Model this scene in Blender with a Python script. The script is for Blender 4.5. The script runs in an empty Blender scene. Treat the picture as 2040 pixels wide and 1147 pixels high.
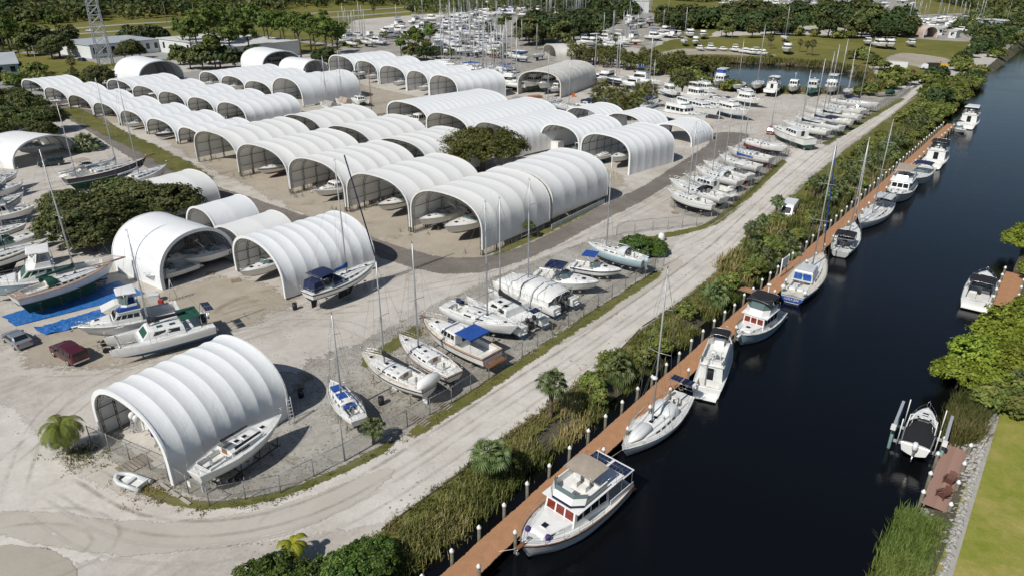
import bpy, math, random
import numpy as np
from mathutils import Vector, Matrix, noise
from mathutils.geometry import tessellate_polygon
random.seed(7); np.random.seed(7)
R = math.radians
sc = bpy.context.scene
COL = sc.collection

# ------------------------------------------------------------------ camera, light, exposure
H = 40.0
cam = bpy.data.objects.new('camera', bpy.data.cameras.new('camera')); COL.objects.link(cam)
cam.location = (0, 0, H); cam.rotation_euler = (R(90 - 25.04), 0, 0)
cam.data.sensor_width = 36; cam.data.lens = 1404 / 2040 * 36
cam.data.clip_start = .5; cam.data.clip_end = 6000
sc.camera = cam
SUN_EL, SUN_AZ = R(46), math.atan2(-.67, -.74)          # clockwise from +Y
world = bpy.data.worlds.new('World'); sc.world = world; world.use_nodes = True
nt = world.node_tree
sky = nt.nodes.new('ShaderNodeTexSky'); sky.sky_type = 'NISHITA'; sky.sun_disc = False
sky.sun_elevation = SUN_EL; sky.sun_rotation = SUN_AZ % (2 * math.pi); sky.dust_density = .6; sky.ozone_density = 1.5
bg = nt.nodes['Background']; bg.inputs[1].default_value = .062
nt.links.new(sky.outputs[0], bg.inputs[0])
sl = bpy.data.lights.new('sun', 'SUN'); sl.energy = 4.15; sl.angle = R(.5); sl.color = (1, .965, .9)
so = bpy.data.objects.new('sun', sl); COL.objects.link(so)
so.rotation_euler = Vector((.67 * math.cos(SUN_EL), .74 * math.cos(SUN_EL), -math.sin(SUN_EL))).to_track_quat('-Z', 'Y').to_euler()
so.location = (-60, -60, 120)
sc.view_settings.view_transform = 'Standard'; sc.view_settings.look = 'None'
sc.view_settings.exposure = 0.0; sc.view_settings.gamma = 1; sc.view_settings.use_curve_mapping = False
sc.render.engine = 'CYCLES'
sc.cycles.max_bounces = 6; sc.cycles.transparent_max_bounces = 16; sc.cycles.diffuse_bounces = 3
sc.cycles.caustics_reflective = False; sc.cycles.caustics_refractive = False
sc.cycles.use_denoising = True

# ------------------------------------------------------------------ survey helpers
CP, SP = math.cos(R(25.04)), math.sin(R(25.04))
def at(px, py, z=0.0):
    """ground position (metres) of a surveyed point of the photograph at height z"""
    u = (px - 1020) / 1404; v = (573.5 - py) / 1404
    dy = CP + v * SP; dz = -SP + v * CP
    t = (z - H) / dz
    return Vector((u * t, dy * t, z))
CA = R(51.4)
CO = at(937, 1147, -.3)
def cf(s, n, z=0.0):
    """canal frame: s metres along the canal, n metres across it"""
    return Vector((CO.x + s * math.cos(CA) + n * math.sin(CA), CO.y + s * math.sin(CA) - n * math.cos(CA), z))
def to_cf(p):
    dx, dy = p.x - CO.x, p.y - CO.y
    return dx * math.cos(CA) + dy * math.sin(CA), dx * math.sin(CA) - dy * math.cos(CA)

def tag(o, label=None, cat=None, group=None, kind=None):
    if label: o['label'] = label
    if cat: o['category'] = cat
    if group: o['group'] = group
    if kind: o['kind'] = kind
    return o
def thing(name, label, cat, loc=(0, 0, 0), rz=0.0, group=None):
    o = bpy.data.objects.new(name, None); COL.objects.link(o)
    o.location = loc; o.rotation_euler = (0, 0, rz); o.empty_display_size = .3
    return tag(o, label, cat, group)
def ob(name, me, parent=None, loc=None, rz=None, scale=None):
    o = bpy.data.objects.new(name, me); COL.objects.link(o)
    if parent: o.parent = parent
    if loc is not None: o.location = loc
    if rz is not None: o.rotation_euler = (0, 0, rz)
    if scale is not None: o.scale = scale if hasattr(scale, '__len__') else (scale,) * 3
    return o
KIDS = {}
def copy_tree(o, parent=None):
    c = o.copy(); COL.objects.link(c); c.parent = parent
    for ch in o.children: copy_tree(ch, c)
    return c
def dup(root, loc, rz=0.0, label=None, group=None, scale=None):
    c = copy_tree(root); c.location = loc; c.rotation_euler = (0, 0, rz)
    if scale is not None: c.scale = scale if hasattr(scale, '__len__') else (scale,) * 3
    if label: c['label'] = label
    if group: c['group'] = group
    return c

# ------------------------------------------------------------------ materials
def new_mat(name):
    m = bpy.data.materials.new(name); m.use_nodes = True
    nt = m.node_tree; b = nt.nodes['Principled BSDF']
    return m, nt, b
def nd(nt, t, **kw):
    n = nt.nodes.new(t)
    for k, v in kw.items():
        if k.startswith('i_'): n.inputs[int(k[2:])].default_value = v
        else: setattr(n, k, v)
    return n
def ramp(nt, fac, stops):
    r = nt.nodes.new('ShaderNodeValToRGB'); nt.links.new(fac, r.inputs[0])
    e = r.color_ramp.elements
    while len(e) < len(stops): e.new(.5)
    for i, (p, c) in enumerate(stops):
        e[i].position = p; e[i].color = c if len(c) == 4 else (*c, 1)
    return r.outputs[0]
def noise_n(nt, scale, detail=4, rough=.55, vec=None, dist=0):
    n = nt.nodes.new('ShaderNodeTexNoise'); n.inputs['Scale'].default_value = scale
    n.inputs['Detail'].default_value = detail; n.inputs['Roughness'].default_value = rough
    n.inputs['Distortion'].default_value = dist
    if vec: nt.links.new(vec, n.inputs['Vector'])
    return n.outputs[0]
def mixc(nt, fac, a, b, mode='MIX'):
    m = nt.nodes.new('ShaderNodeMix'); m.data_type = 'RGBA'; m.blend_type = mode
    for sock, val in ((m.inputs[0], fac), (m.inputs[6], a), (m.inputs[7], b)):
        if isinstance(val, bpy.types.NodeSocket): nt.links.new(val, sock)
        elif isinstance(val, (int, float)): sock.default_value = val
        else: sock.default_value = val if len(val) == 4 else (*val, 1)
    return m.outputs[2]
def mth(nt, op, a, b=0.0, clamp=False):
    m = nt.nodes.new('ShaderNodeMath'); m.operation = op; m.use_clamp = clamp
    for i, v in enumerate((a, b)):
        if isinstance(v, bpy.types.NodeSocket): nt.links.new(v, m.inputs[i])
        else: m.inputs[i].default_value = v
    return m.outputs[0]
def wpos(nt):
    return nt.nodes.new('ShaderNodeNewGeometry').outputs['Position']
def bump(nt, b, h, strength=.3, dist=.05):
    n = nt.nodes.new('ShaderNodeBump'); n.inputs['Strength'].default_value = strength; n.inputs['Distance'].default_value = dist
    nt.links.new(h, n.inputs['Height']); nt.links.new(n.outputs[0], b.inputs['Normal'])

MATS = {}
def mat(name, col, rough=.5, var=.12, scale=1.5, metal=0.0, coat=0.0, dirt=None, bmp=0.0):
    """plain surface with soft wear: base colour varied by object-space noise, optional dirt colour"""
    if name in MATS: return MATS[name]
    m, nt, b = new_mat(name)
    tc = nt.nodes.new('ShaderNodeTexCoord').outputs['Object']
    n = noise_n(nt, scale, 5, .6, tc)
    lo = tuple(c * (1 - var) for c in col); hi = tuple(min(1, c * (1 + var * .5)) for c in col)
    c = ramp(nt, n, [(.3, lo), (.7, hi)])
    if dirt:
        d = noise_n(nt, scale * .6, 6, .7, tc, .5)
        f = nt.nodes.new('ShaderNodeMapRange'); f.inputs[1].default_value = .5; f.inputs[2].default_value = .75
        f.inputs[4].default_value = dirt[1]; nt.links.new(d, f.inputs[0])
        c = mixc(nt, f.outputs[0], c, dirt[0])
    nt.links.new(c, b.inputs['Base Color'])
    b.inputs['Roughness'].default_value = rough; b.inputs['Metallic'].default_value = metal
    b.inputs['Coat Weight'].default_value = coat
    if bmp: bump(nt, b, noise_n(nt, scale * 8, 4, .6, tc), bmp, .03)
    MATS[name] = m
    return m
GRIME = ((.32, .29, .24), .35)
gel = mat('gelcoat_white', (.80, .80, .78), .28, .06, .8, coat=.2, dirt=((.5, .47, .4), .3))
gel2 = mat('gelcoat_cream', (.74, .70, .60), .32, .06, .8, dirt=((.45, .4, .33), .3))
gel3 = mat('gelcoat_grey', (.60, .62, .62), .35, .08, .8, dirt=GRIME)
deckm = mat('deck_white', (.72, .72, .69), .6, .1, 1.5, dirt=((.42, .40, .35), .45))
deckc = mat('deck_cream', (.66, .62, .53), .6, .1, 1.5, dirt=((.4, .36, .3), .4))
teak = mat('teak', (.42, .29, .19), .65, .25, 3, dirt=((.25, .19, .14), .4))
wood = mat('varnish_wood', (.25, .11, .05), .35, .25, 3)
glass = mat('dark_glass', (.015, .018, .022), .08, .1, 1)
glassg = mat('tinted_glass', (.12, .17, .17), .1, .1, 1)
redin = mat('red_curtain_glass', (.22, .035, .02), .15, .5, 2)
rub = mat('black_rubber', (.02, .02, .022), .6, .2, 2)
steel = mat('stainless_steel', (.62, .63, .64), .3, .05, 2, metal=.85)
alu = mat('mast_aluminium', (.55, .56, .58), .4, .08, 1, metal=.35)
almw = mat('mast_white', (.72, .72, .70), .4, .06, 1)
wire = mat('rigging_wire', (.32, .33, .34), .4, .1, 2, metal=.5)
navy = mat('navy_canvas', (.012, .022, .075), .8, .2, 2)
blue = mat('blue_canvas', (.015, .075, .32), .75, .2, 2)
blk = mat('black_canvas', (.014, .014, .017), .8, .2, 2)
tan = mat('tan_canvas', (.40, .335, .27), .8, .12, 2, dirt=((.25, .2, .16), .4))
wine = mat('wine_canvas', (.16, .012, .02), .8, .2, 2)
greenc = mat('green_canvas', (.008, .075, .045), .8, .2, 2)
whc = mat('white_canvas', (.72, .72, .70), .75, .08, 2, dirt=((.45, .43, .4), .4))
abl = mat('antifoul_blue', (.02, .09, .2), .8, .25, 1, dirt=((.2, .2, .18), .4))
abk = mat('antifoul_black', (.02, .02, .025), .8, .3, 1, dirt=((.15, .14, .12), .4))
ard = mat('antifoul_red', (.22, .03, .02), .8, .25, 1, dirt=((.15, .1, .08), .4))
agn = mat('antifoul_green', (.015, .09, .06), .8, .25, 1, dirt=((.15, .15, .12), .3))
navyh = mat('navy_topsides', (.012, .02, .06), .25, .15, 1, coat=.3)
blueh = mat('blue_topsides', (.02, .10, .42), .25, .1, 1, coat=.3)
tealh = mat('teal_topsides', (.02, .17, .16), .4, .15, 1)
lbh = mat('pale_blue_topsides', (.40, .55, .62), .35, .08, 1, dirt=GRIME)
woods = mat('weathered_wood', (.30, .26, .21), .85, .3, 2, bmp=.3)
pilew = mat('piling_wood', (.16, .15, .11), .9, .3, 2, dirt=((.06, .09, .04), .6), bmp=.4)
capw = mat('white_cap', (.78, .78, .76), .5, .06, 2)
orangem = mat('orange_paint', (.55, .13, .02), .5, .2, 2)
redp = mat('red_paint', (.38, .03, .02), .4, .15, 2)
yelp = mat('yellow_paint', (.65, .38, .03), .5, .15, 2)
conc = mat('concrete', (.40, .38, .34), .9, .15, 1.2, dirt=((.22, .2, .17), .5), bmp=.2)
solar = mat('solar_cell', (.012, .02, .06), .15, .3, 4)
purple = mat('purple_cover', (.05, .02, .16), .7, .2, 2)
skin = mat('seat_white', (.70, .69, .65), .6, .08, 2)

def fabric_mat(name, col, dirtc, dirtv, tr=.12):
    m, nt, b = new_mat(name)
    tc = nt.nodes.new('ShaderNodeTexCoord').outputs['Object']
    mp = nt.nodes.new('ShaderNodeMapping'); mp.inputs['Scale'].default_value = (1, 1, .25); nt.links.new(tc, mp.inputs[0])
    n = noise_n(nt, .35, 6, .65, mp.outputs[0], .6)
    c = mixc(nt, mth(nt, 'MULTIPLY', mth(nt, 'SUBTRACT', n, .42, True), dirtv * 3, True), col, dirtc)
    n2 = noise_n(nt, 3.5, 4, .7, mp.outputs[0])
    c = mixc(nt, mth(nt, 'MULTIPLY', mth(nt, 'SUBTRACT', n2, .55, True), .8, True), c, dirtc)
    nt.links.new(c, b.inputs['Base Color']); b.inputs['Roughness'].default_value = .55
    w = noise_n(nt, .9, 3, .5, tc, .4)
    mp2 = nt.nodes.new('ShaderNodeMapping'); mp2.inputs['Scale'].default_value = (.5, 3.2, .5); nt.links.new(tc, mp2.inputs[0])
    w = mth(nt, 'ADD', w, mth(nt, 'MULTIPLY', noise_n(nt, .8, 4, .6, mp2.outputs[0], 1.0), .45))
    bump(nt, b, w, .32, .12)
    t = nt.nodes.new('ShaderNodeBsdfTranslucent'); nt.links.new(c, t.inputs[0])
    mx = nt.nodes.new('ShaderNodeMixShader'); mx.inputs[0].default_value = tr
    nt.links.new(b.outputs[0], mx.inputs[1]); nt.links.new(t.outputs[0], mx.inputs[2])
    nt.links.new(mx.outputs[0], nt.nodes['Material Output'].inputs[0])
    return m
fab_w = fabric_mat('shed_fabric_white', (.81, .81, .80), (.62, .62, .60), .12, .03)
fab_c = fabric_mat('shed_fabric_cream', (.81, .805, .78), (.66, .64, .58), .13, .04)
fab_g = fabric_mat('shed_fabric_grey', (.70, .68, .63), (.46, .44, .39), .6, .05)
fab_b = fabric_mat('shed_fabric_bright', (.81, .82, .82), (.60, .62, .62), .13, .02)
truss_m = mat('galvanised_truss', (.14, .14, .13), .6, .3, 2, metal=.3)
truss_d = mat('dark_truss', (.05, .05, .05), .6, .3, 2)

# ------------------------------------------------------------------ mesh builder
class MB:
    def __init__(s): s.v = []; s.f = []; s.m = []; s.s = []
    def face(s, ids, m=0, sm=False): s.f.append(tuple(ids)); s.m.append(m); s.s.append(sm)
    def add(s, pts): b = len(s.v); s.v.extend(tuple(p) for p in pts); return b
    def poly(s, pts, m=0):
        b = s.add(pts); s.face(range(b, b + len(pts)), m); return s
    def box(s, x0, x1, y0, y1, z0, z1, m=0, M=None):
        return s.frus(x0, x1, y0, y1, z0, x0, x1, y0, y1, z1, m, M)
    def frus(s, x0, x1, y0, y1, z0, X0, X1, Y0, Y1, z1, m=0, M=None):
        p = [Vector(q) for q in ((x0, y0, z0), (x1, y0, z0), (x1, y1, z0), (x0, y1, z0), (X0, Y0, z1), (X1, Y0, z1), (X1, Y1, z1), (X0, Y1, z1))]
        if M is not None: p = [M @ q for q in p]
        b = s.add(p)
        for f in ((3, 2, 1, 0), (4, 5, 6, 7), (0, 1, 5, 4), (1, 2, 6, 5), (2, 3, 7, 6), (3, 0, 4, 7)): s.face([b + i for i in f], m)
        return s
    def tube(s, pts, r, n=6, m=0, cap=True, sm=True):
        pts = [Vector(p) for p in pts]; k = len(pts)
        rs = r if hasattr(r, '__len__') else [r] * k
        rings = []
        for i, p in enumerate(pts):
            d = (pts[min(i + 1, k - 1)] - pts[max(i - 1, 0)])
            if d.length < 1e-6: d = Vector((0, 0, 1))
            d.normalize(); a = d.cross(Vector((0, 0, 1)) if abs(d.z) < .9 else Vector((1, 0, 0))).normalized(); c = d.cross(a)
            rings.append([p + (a * math.cos(2 * math.pi * j / n) + c * math.sin(2 * math.pi * j / n)) * rs[i] for j in range(n)])
        s.loft(rings, m, True, cap, sm); return s
    def loft(s, rings, m=0, closed=True, cap=False, sm=True):
        n = len(rings[0]); b = s.add([p for r in rings for p in r])
        for i in range(len(rings) - 1):
            for j in range(n if closed else n - 1):
                k = (j + 1) % n
                s.face((b + i * n + j, b + i * n + k, b + (i + 1) * n + k, b + (i + 1) * n + j), m, sm)
        if cap:
            s.face([b + j for j in range(n)][::-1], m); e = b + (len(rings) - 1) * n
            s.face([e + j for j in range(n)], m)
        return s
    def pane(s, a, b, c, d, t=.02, m=0):
        """thin raised slab on quad a,b,c,d"""
        a, b, c, d = map(Vector, (a, b, c, d)); n = (b - a).cross(d - a).normalized() * t
        q = [a + n, b + n, c + n, d + n]; i = s.add([a - n, b - n, c - n, d - n] + q)
        s.face((i + 4, i + 5, i + 6, i + 7), m)
        for u, v in ((0, 1), (1, 2), (2, 3), (3, 0)): s.face((i + u, i + v, i + 4 + v, i + 4 + u), m)
        s.face((i + 3, i + 2, i + 1, i), m)
        return s
    def ball(s, c, r, m=0, n=8, k=5, sz=1.0):
        c = Vector(c); rings = []
        for i in range(k + 1):
            a = math.pi * (i / k - .5); rr = max(r * math.cos(a), .001)
            rings.append([c + Vector((rr * math.cos(2 * math.pi * j / n), rr * math.sin(2 * math.pi * j / n), r * sz * math.sin(a))) for j in range(n)])
        return s.loft(rings, m, True, True)
    def me(s, name, mats):
        me = bpy.data.meshes.new(name); me.from_pydata(s.v, [], s.f)
        for q in (mats if isinstance(mats, (list, tuple)) else [mats]): me.materials.append(q)
        me.polygons.foreach_set('material_index', s.m); me.polygons.foreach_set('use_smooth', s.s)
        me.validate(); me.update()
        return me
    def ob(s, name, mats, parent=None, loc=None, rz=None, label=None):
        o = ob(name, s.me(name, mats), parent, loc, rz)
        if label: o['label'] = label
        return o
def pobj(*a): return a
# ================================================================== GROUND
def ground_mat(name, stops, scales=(.05, .4, 3.0), soft=None, rough=.95, fleck=None, track=0, bmp=.25, mottle=None):
    m, nt, b = new_mat(name); p = wpos(nt)
    big = noise_n(nt, scales[0], 5, .6, p, .8); mid = noise_n(nt, scales[1], 6, .65, p, .5); fine = noise_n(nt, scales[2], 5, .75, p)
    f = mth(nt, 'ADD', mth(nt, 'MULTIPLY', big, .42), mth(nt, 'ADD', mth(nt, 'MULTIPLY', mid, .33), mth(nt, 'MULTIPLY', fine, .25)))
    c = ramp(nt, f, stops)
    if track:                                           # wheel tracks drawn out along the yard's own direction
        mp = nt.nodes.new('ShaderNodeMapping'); mp.inputs['Rotation'].default_value = (0, 0, -CA if track == 1 else R(38))
        nt.links.new(p, mp.inputs[0]); m2 = nt.nodes.new('ShaderNodeMapping'); m2.inputs['Scale'].default_value = (.035, .75, 1); nt.links.new(mp.outputs[0], m2.inputs[0])
        t = noise_n(nt, 1, 5, .6, m2.outputs[0], 1.2)
        c = mixc(nt, mth(nt, 'MULTIPLY', mth(nt, 'SUBTRACT', t, .5, True), 2.2, True), c, (.60, .56, .49))
    if fleck:                                           # leaf litter and pebbles, gathered in drifts
        v = nt.nodes.new('ShaderNodeTexVoronoi'); v.inputs['Scale'].default_value = fleck[1]; nt.links.new(p, v.inputs['Vector'])
        d = noise_n(nt, .09, 5, .65, p, .4)
        g = mth(nt, 'MULTIPLY', mth(nt, 'LESS_THAN', v.outputs['Distance'], .27), mth(nt, 'GREATER_THAN', mth(nt, 'ADD', d, mth(nt, 'MULTIPLY', mid, .35)), fleck[2]))
        c = mixc(nt, mth(nt, 'MULTIPLY', g, .75), c, fleck[0])
    if mottle:
        d = noise_n(nt, mottle[1], 6, .7, p, .6)
        c = mixc(nt, mth(nt, 'MULTIPLY', mth(nt, 'SUBTRACT', d, mottle[2], True), 7, True), c, mottle[0])
    nt.links.new(c, b.inputs['Base Color']); b.inputs['Roughness'].default_value = rough
    b.inputs['Specular IOR Level'].default_value = .2
    if bmp: bump(nt, b, noise_n(nt, 2.2, 6, .7, p), bmp, .12)
    if soft:
        a = nt.nodes.new('ShaderNodeAttribute'); a.attribute_name = 'edge'
        e = mth(nt, 'ADD', a.outputs['Fac'], mth(nt, 'MULTIPLY', mth(nt, 'SUBTRACT', mth(nt, 'ADD', mth(nt, 'MULTIPLY', noise_n(nt, soft, 6, .7, p), .6), mth(nt, 'MULTIPLY', noise_n(nt, soft * 7, 3, .6, p), .4)), .5), 2.6))
        al = mth(nt, 'MULTIPLY', mth(nt, 'SUBTRACT', e, .42, True), 6, True)
        tr = nt.nodes.new('ShaderNodeBsdfTransparent'); mx = nt.nodes.new('ShaderNodeMixShader')
        nt.links.new(al, mx.inputs[0]); nt.links.new(tr.outputs[0], mx.inputs[1]); nt.links.new(b.outputs[0], mx.inputs[2])
        nt.links.new(mx.outputs[0], nt.nodes['Material Output'].inputs[0])
    return m
LIT = (.20, .16, .115)
g_sand = ground_mat('shell_sand_ground', [(.33, (.31, .275, .235)), (.44, (.42, .385, .34)), (.53, (.51, .475, .425)), (.66, (.60, .565, .515))], fleck=(LIT, 2.6, .78), track=1, mottle=((.30, .255, .195), .11, .60))
g_road = ground_mat('shell_road', [(.36, (.40, .365, .325)), (.47, (.54, .505, .455)), (.60, (.68, .645, .59))], soft=.5, fleck=(LIT, 2.0, .76), track=1, mottle=((.34, .30, .23), .2, .64))
g_asph = ground_mat('worn_asphalt', [(.35, (.135, .115, .10)), (.5, (.185, .165, .145)), (.62, (.25, .225, .20))], soft=.6, track=0, bmp=.1, mottle=((.36, .33, .29), .25, .66))
g_lane = ground_mat('sandy_lane', [(.35, (.30, .26, .20)), (.5, (.38, .335, .27)), (.62, (.45, .40, .33))], soft=.3, fleck=(LIT, 2.5, .8), mottle=((.22, .18, .13), .16, .58))
g_rub = ground_mat('gravel_strip', [(.3, (.17, .155, .13)), (.45, (.30, .28, .245)), (.55, (.40, .38, .34)), (.68, (.52, .50, .46))], (.12, 1.2, 6), soft=.4, fleck=((.12, .1, .08), 3.2, .62), mottle=((.16, .135, .09), .35, .58))
g_grass = ground_mat('rough_grass', [(.3, (.055, .062, .016)), (.45, (.10, .105, .028)), (.56, (.155, .145, .045)), (.68, (.26, .22, .11))], (.08, .7, 5), soft=.45, bmp=.6)
g_verge = ground_mat('verge_grass', [(.3, (.06, .072, .016)), (.45, (.11, .12, .028)), (.58, (.17, .155, .05)), (.7, (.36, .31, .22))], (.2, 1.0, 5), soft=.9, bmp=.6)
g_field = ground_mat('field_grass', [(.3, (.075, .085, .016)), (.45, (.135, .135, .028)), (.58, (.20, .18, .05)), (.7, (.29, .24, .11))], (.02, .15, 1.5), soft=.08, bmp=.5)
g_lawn = ground_mat('mown_lawn', [(.3, (.14, .17, .022)), (.45, (.21, .235, .036)), (.56, (.31, .28, .075)), (.7, (.46, .38, .16))], (.15, .8, 6), bmp=.5)
g_bank = ground_mat('bank_soil', [(.3, (.045, .04, .025)), (.5, (.10, .09, .06)), (.7, (.2, .17, .12))], (.2, 1, 4), bmp=.6)
g_pave = ground_mat('pale_concrete_road', [(.35, (.41, .38, .33)), (.5, (.475, .44, .385)), (.65, (.53, .495, .44))], (.06, .3, 3), soft=.35, track=0, bmp=.08, mottle=((.40, .37, .32), .3, .6))
g_patch = ground_mat('brown_grey_paving', [(.35, (.33, .30, .25)), (.5, (.39, .355, .30)), (.65, (.44, .41, .35))], soft=.2, bmp=.05)
g_lot = ground_mat('grey_paving', [(.35, (.24, .24, .24)), (.5, (.31, .31, .30)), (.65, (.38, .38, .36))], soft=.4, bmp=.1)

def smooth_loop(w, step):
    out = []
    k = len(w)
    for i in range(k):
        a, b = w[i], w[(i + 1) % k]; n = max(1, min(60, int((b - a).length / step)))
        for j in range(n): out.append(a.lerp(b, j / n))
    for _ in range(2):
        out = [(out[i - 1] + out[i] * 2 + out[(i + 1) % len(out)]) / 4 for i in range(len(out))]
    return out
def zone(name, pts, z, material, soft=1.0, step=2.5, world_pts=False, jit=.35):
    w = [Vector((p[0], p[1], 0)) if world_pts else at(p[0], p[1], 0) for p in pts]
    w = smooth_loop(w, step); k = len(w)
    area = sum(w[i].x * w[(i + 1) % k].y - w[(i + 1) % k].x * w[i].y for i in range(k))
    if area < 0: w = w[::-1]
    inn, out = [], []
    for i in range(k):
        t = (w[(i + 1) % k] - w[i - 1]); t.z = 0
        t = t.normalized() if t.length > 1e-6 else Vector((1, 0, 0)); n = Vector((t.y, -t.x, 0))
        j = noise.noise(w[i] * .35) * jit * soft
        out.append(w[i] + n * (soft + j)); inn.append(w[i] - n * (soft - j))
    v = [(p.x, p.y, z) for p in inn + out]; f = []
    for i in range(k): f.append((i, i + k, (i + 1) % k + k, (i + 1) % k))
    tri = tessellate_polygon([[Vector((p.x, p.y, 0)) for p in inn]])
    for t in tri:
        a, b, c = [inn[i] for i in t]
        f.append(tuple(t) if (b - a).cross(c - a).z > 0 else tuple(t[::-1]))
    me = bpy.data.meshes.new(name); me.from_pydata(v, [], f); me.materials.append(material)
    at_ = me.attributes.new('edge', 'FLOAT', 'POINT'); at_.data.foreach_set('value', [1.0] * k + [0.0] * k)
    me.update()
    return tag(ob(name, me), kind='structure')

# pond hole, west ground (with the canal bank as its edge), east ground, bank slopes
pond_px = [(1352, 124), (1400, 121), (1470, 123), (1560, 127), (1640, 132), (1705, 143), (1738, 160), (1748, 180), (1700, 184), (1620, 184), (1540, 183), (1470, 179), (1412, 168), (1372, 150)]
pond = smooth_loop([at(x, y, 0) for x, y in pond_px], 4)
def edge_n(s): return -6.6 - (max(0, s - 190) * .018) + .5 * noise.noise(Vector((s * .11, 0, 0)))
def edge_r(s): return 26.3 + .5 * noise.noise(Vector((s * .12, 5, 0)))
SS = [-120 + 3 * i for i in range(0, 190)] + [450, 520, 620, 800, 1100, 1500]
west = [cf(s, edge_n(s)) for s in SS] + [cf(1500, -1500), cf(-120, -1500)]
def tess(name, loops, material, z=0):
    v = [p for l in loops for p in l]; t = tessellate_polygon([[Vector((p.x, p.y, 0)) for p in l] for l in loops])
    f = [tuple(x) if (v[x[1]] - v[x[0]]).cross(v[x[2]] - v[x[0]]).z > 0 else tuple(x[::-1]) for x in t]
    me = bpy.data.meshes.new(name); me.from_pydata([(p.x, p.y, z) for p in v], [], f); me.materials.append(material); me.update()
    return tag(ob(name, me), kind='structure')
tess('ground', [west, pond], g_sand)
east = [cf(s, edge_r(s)) for s in SS] + [cf(1500, 1200), cf(-120, 1200)]
tess('lawn', [east], g_lawn)
def strip(name, prof, material):
    """bank slope: prof(s) gives the (n, z) points across"""
    m = MB(); m.loft([[cf(s, n, z) for n, z in prof(s)] for s in SS], 0, False, False, True)
    return tag(m.ob(name, material), kind='structure')
strip('canal_bank', lambda s: [(edge_n(s), 0), (edge_n(s) + .8, -.4), (edge_n(s) + 1.7, -1.0), (edge_n(s) + 2.6 + .5 * noise.noise(Vector((s * .3, 3, 0))), -1.55), (edge_n(s) + 4.6, -3), (10, -4.5)], g_bank)
strip('canal_bank_east', lambda s: [(9.9, -4.5), (edge_r(s) - 5, -3), (edge_r(s) - 2.6, -1.5), (edge_r(s) - 1, -.4), (edge_r(s), 0)], g_bank)
m = MB(); k = len(pond); cen = sum(pond, Vector()) / k
m.loft([[p.copy() for p in pond], [p.lerp(cen, .04) + Vector((0, 0, -1.2)) for p in pond], [p.lerp(cen, .2) + Vector((0, 0, -2.5)) for p in pond]], 0, True, False)
tag(m.ob('pond_bank', g_bank), kind='structure')

def water_mat(name, base, scale, strength, dist):
    m, nt, b = new_mat(name); p = wpos(nt)
    b.inputs['Base Color'].default_value = (*base, 1); b.inputs['Roughness'].default_value = .06; b.inputs['IOR'].default_value = 1.33
    mp = nt.nodes.new('ShaderNodeMapping'); mp.inputs['Rotation'].default_value = (0, 0, R(20)); mp.inputs['Scale'].default_value = (1, 2.2, 1); nt.links.new(p, mp.inputs[0])
    h = mth(nt, 'ADD', noise_n(nt, scale, 4, .6, mp.outputs[0]), mth(nt, 'MULTIPLY', noise_n(nt, scale * .18, 3, .5, p, .8), 1.2))
    pt = noise_n(nt, .035, 3, .6, p, 1.5); rr = nt.nodes.new('ShaderNodeMapRange'); rr.inputs[1].default_value = .4; rr.inputs[2].default_value = .65; rr.inputs[3].default_value = .03; rr.inputs[4].default_value = .13; nt.links.new(pt, rr.inputs[0]); nt.links.new(rr.outputs[0], b.inputs['Roughness'])
    bump(nt, b, mth(nt, 'MULTIPLY', h, mth(nt, 'ADD', pt, .45)), strength, dist)
    return m
wcan = water_mat('canal_water', (.0035, .004, .005), 2.2, .30, .05)
wpond = water_mat('pond_water', (.01, .014, .02), 2.0, .3, .03)
m = MB(); m.loft([[cf(s, -6, -1.3), cf(s, 27, -1.3)] for s in SS], 0, False)
tag(m.ob('canal_water', wcan), kind='structure')
c0 = cen.copy(); tess('pond_water', [[p.lerp(c0, .0) for p in pond]], wpond, -.55)

# ---- zones laid as thin sheets, each a few millimetres above the last
Z = .006
zone('shell_road', [(-200, 1500), (-60, 1180), (180, 1110), (560, 1075), (760, 1050), (940, 918), (1060, 832), (1205, 728), (1290, 645), (1395, 572), (1450, 525), (1480, 480), (1530, 425), (1590, 368), (1650, 315), (1760, 240), (1835, 180), (1850, 150), (1900, 138), (1860, 135), (1810, 155), (1770, 182), (1640, 268), (1580, 305), (1500, 375), (1440, 432), (1370, 455), (1330, 500), (1340, 540), (1150, 655), (900, 808), (790, 880), (700, 925), (560, 985), (420, 1010), (250, 1000), (120, 920), (20, 800), (-260, 760), (-900, 900)], Z * 1, g_road, .7)
zone('sandy_yard', [(150, 225), (300, 262), (395, 322), (600, 425), (820, 505), (960, 530), (1100, 480), (1220, 398), (1250, 360), (1200, 330), (900, 300), (700, 270), (400, 240), (200, 190)], Z * 2, g_lane, 2)
zone('sandy_lane', [(640, 205), (700, 165), (860, 200), (1000, 215), (1130, 205), (1180, 215), (1170, 240), (1000, 235), (880, 230), (780, 250), (730, 250), (700, 225)], Z * 3, g_lane, 1.5)
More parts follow.
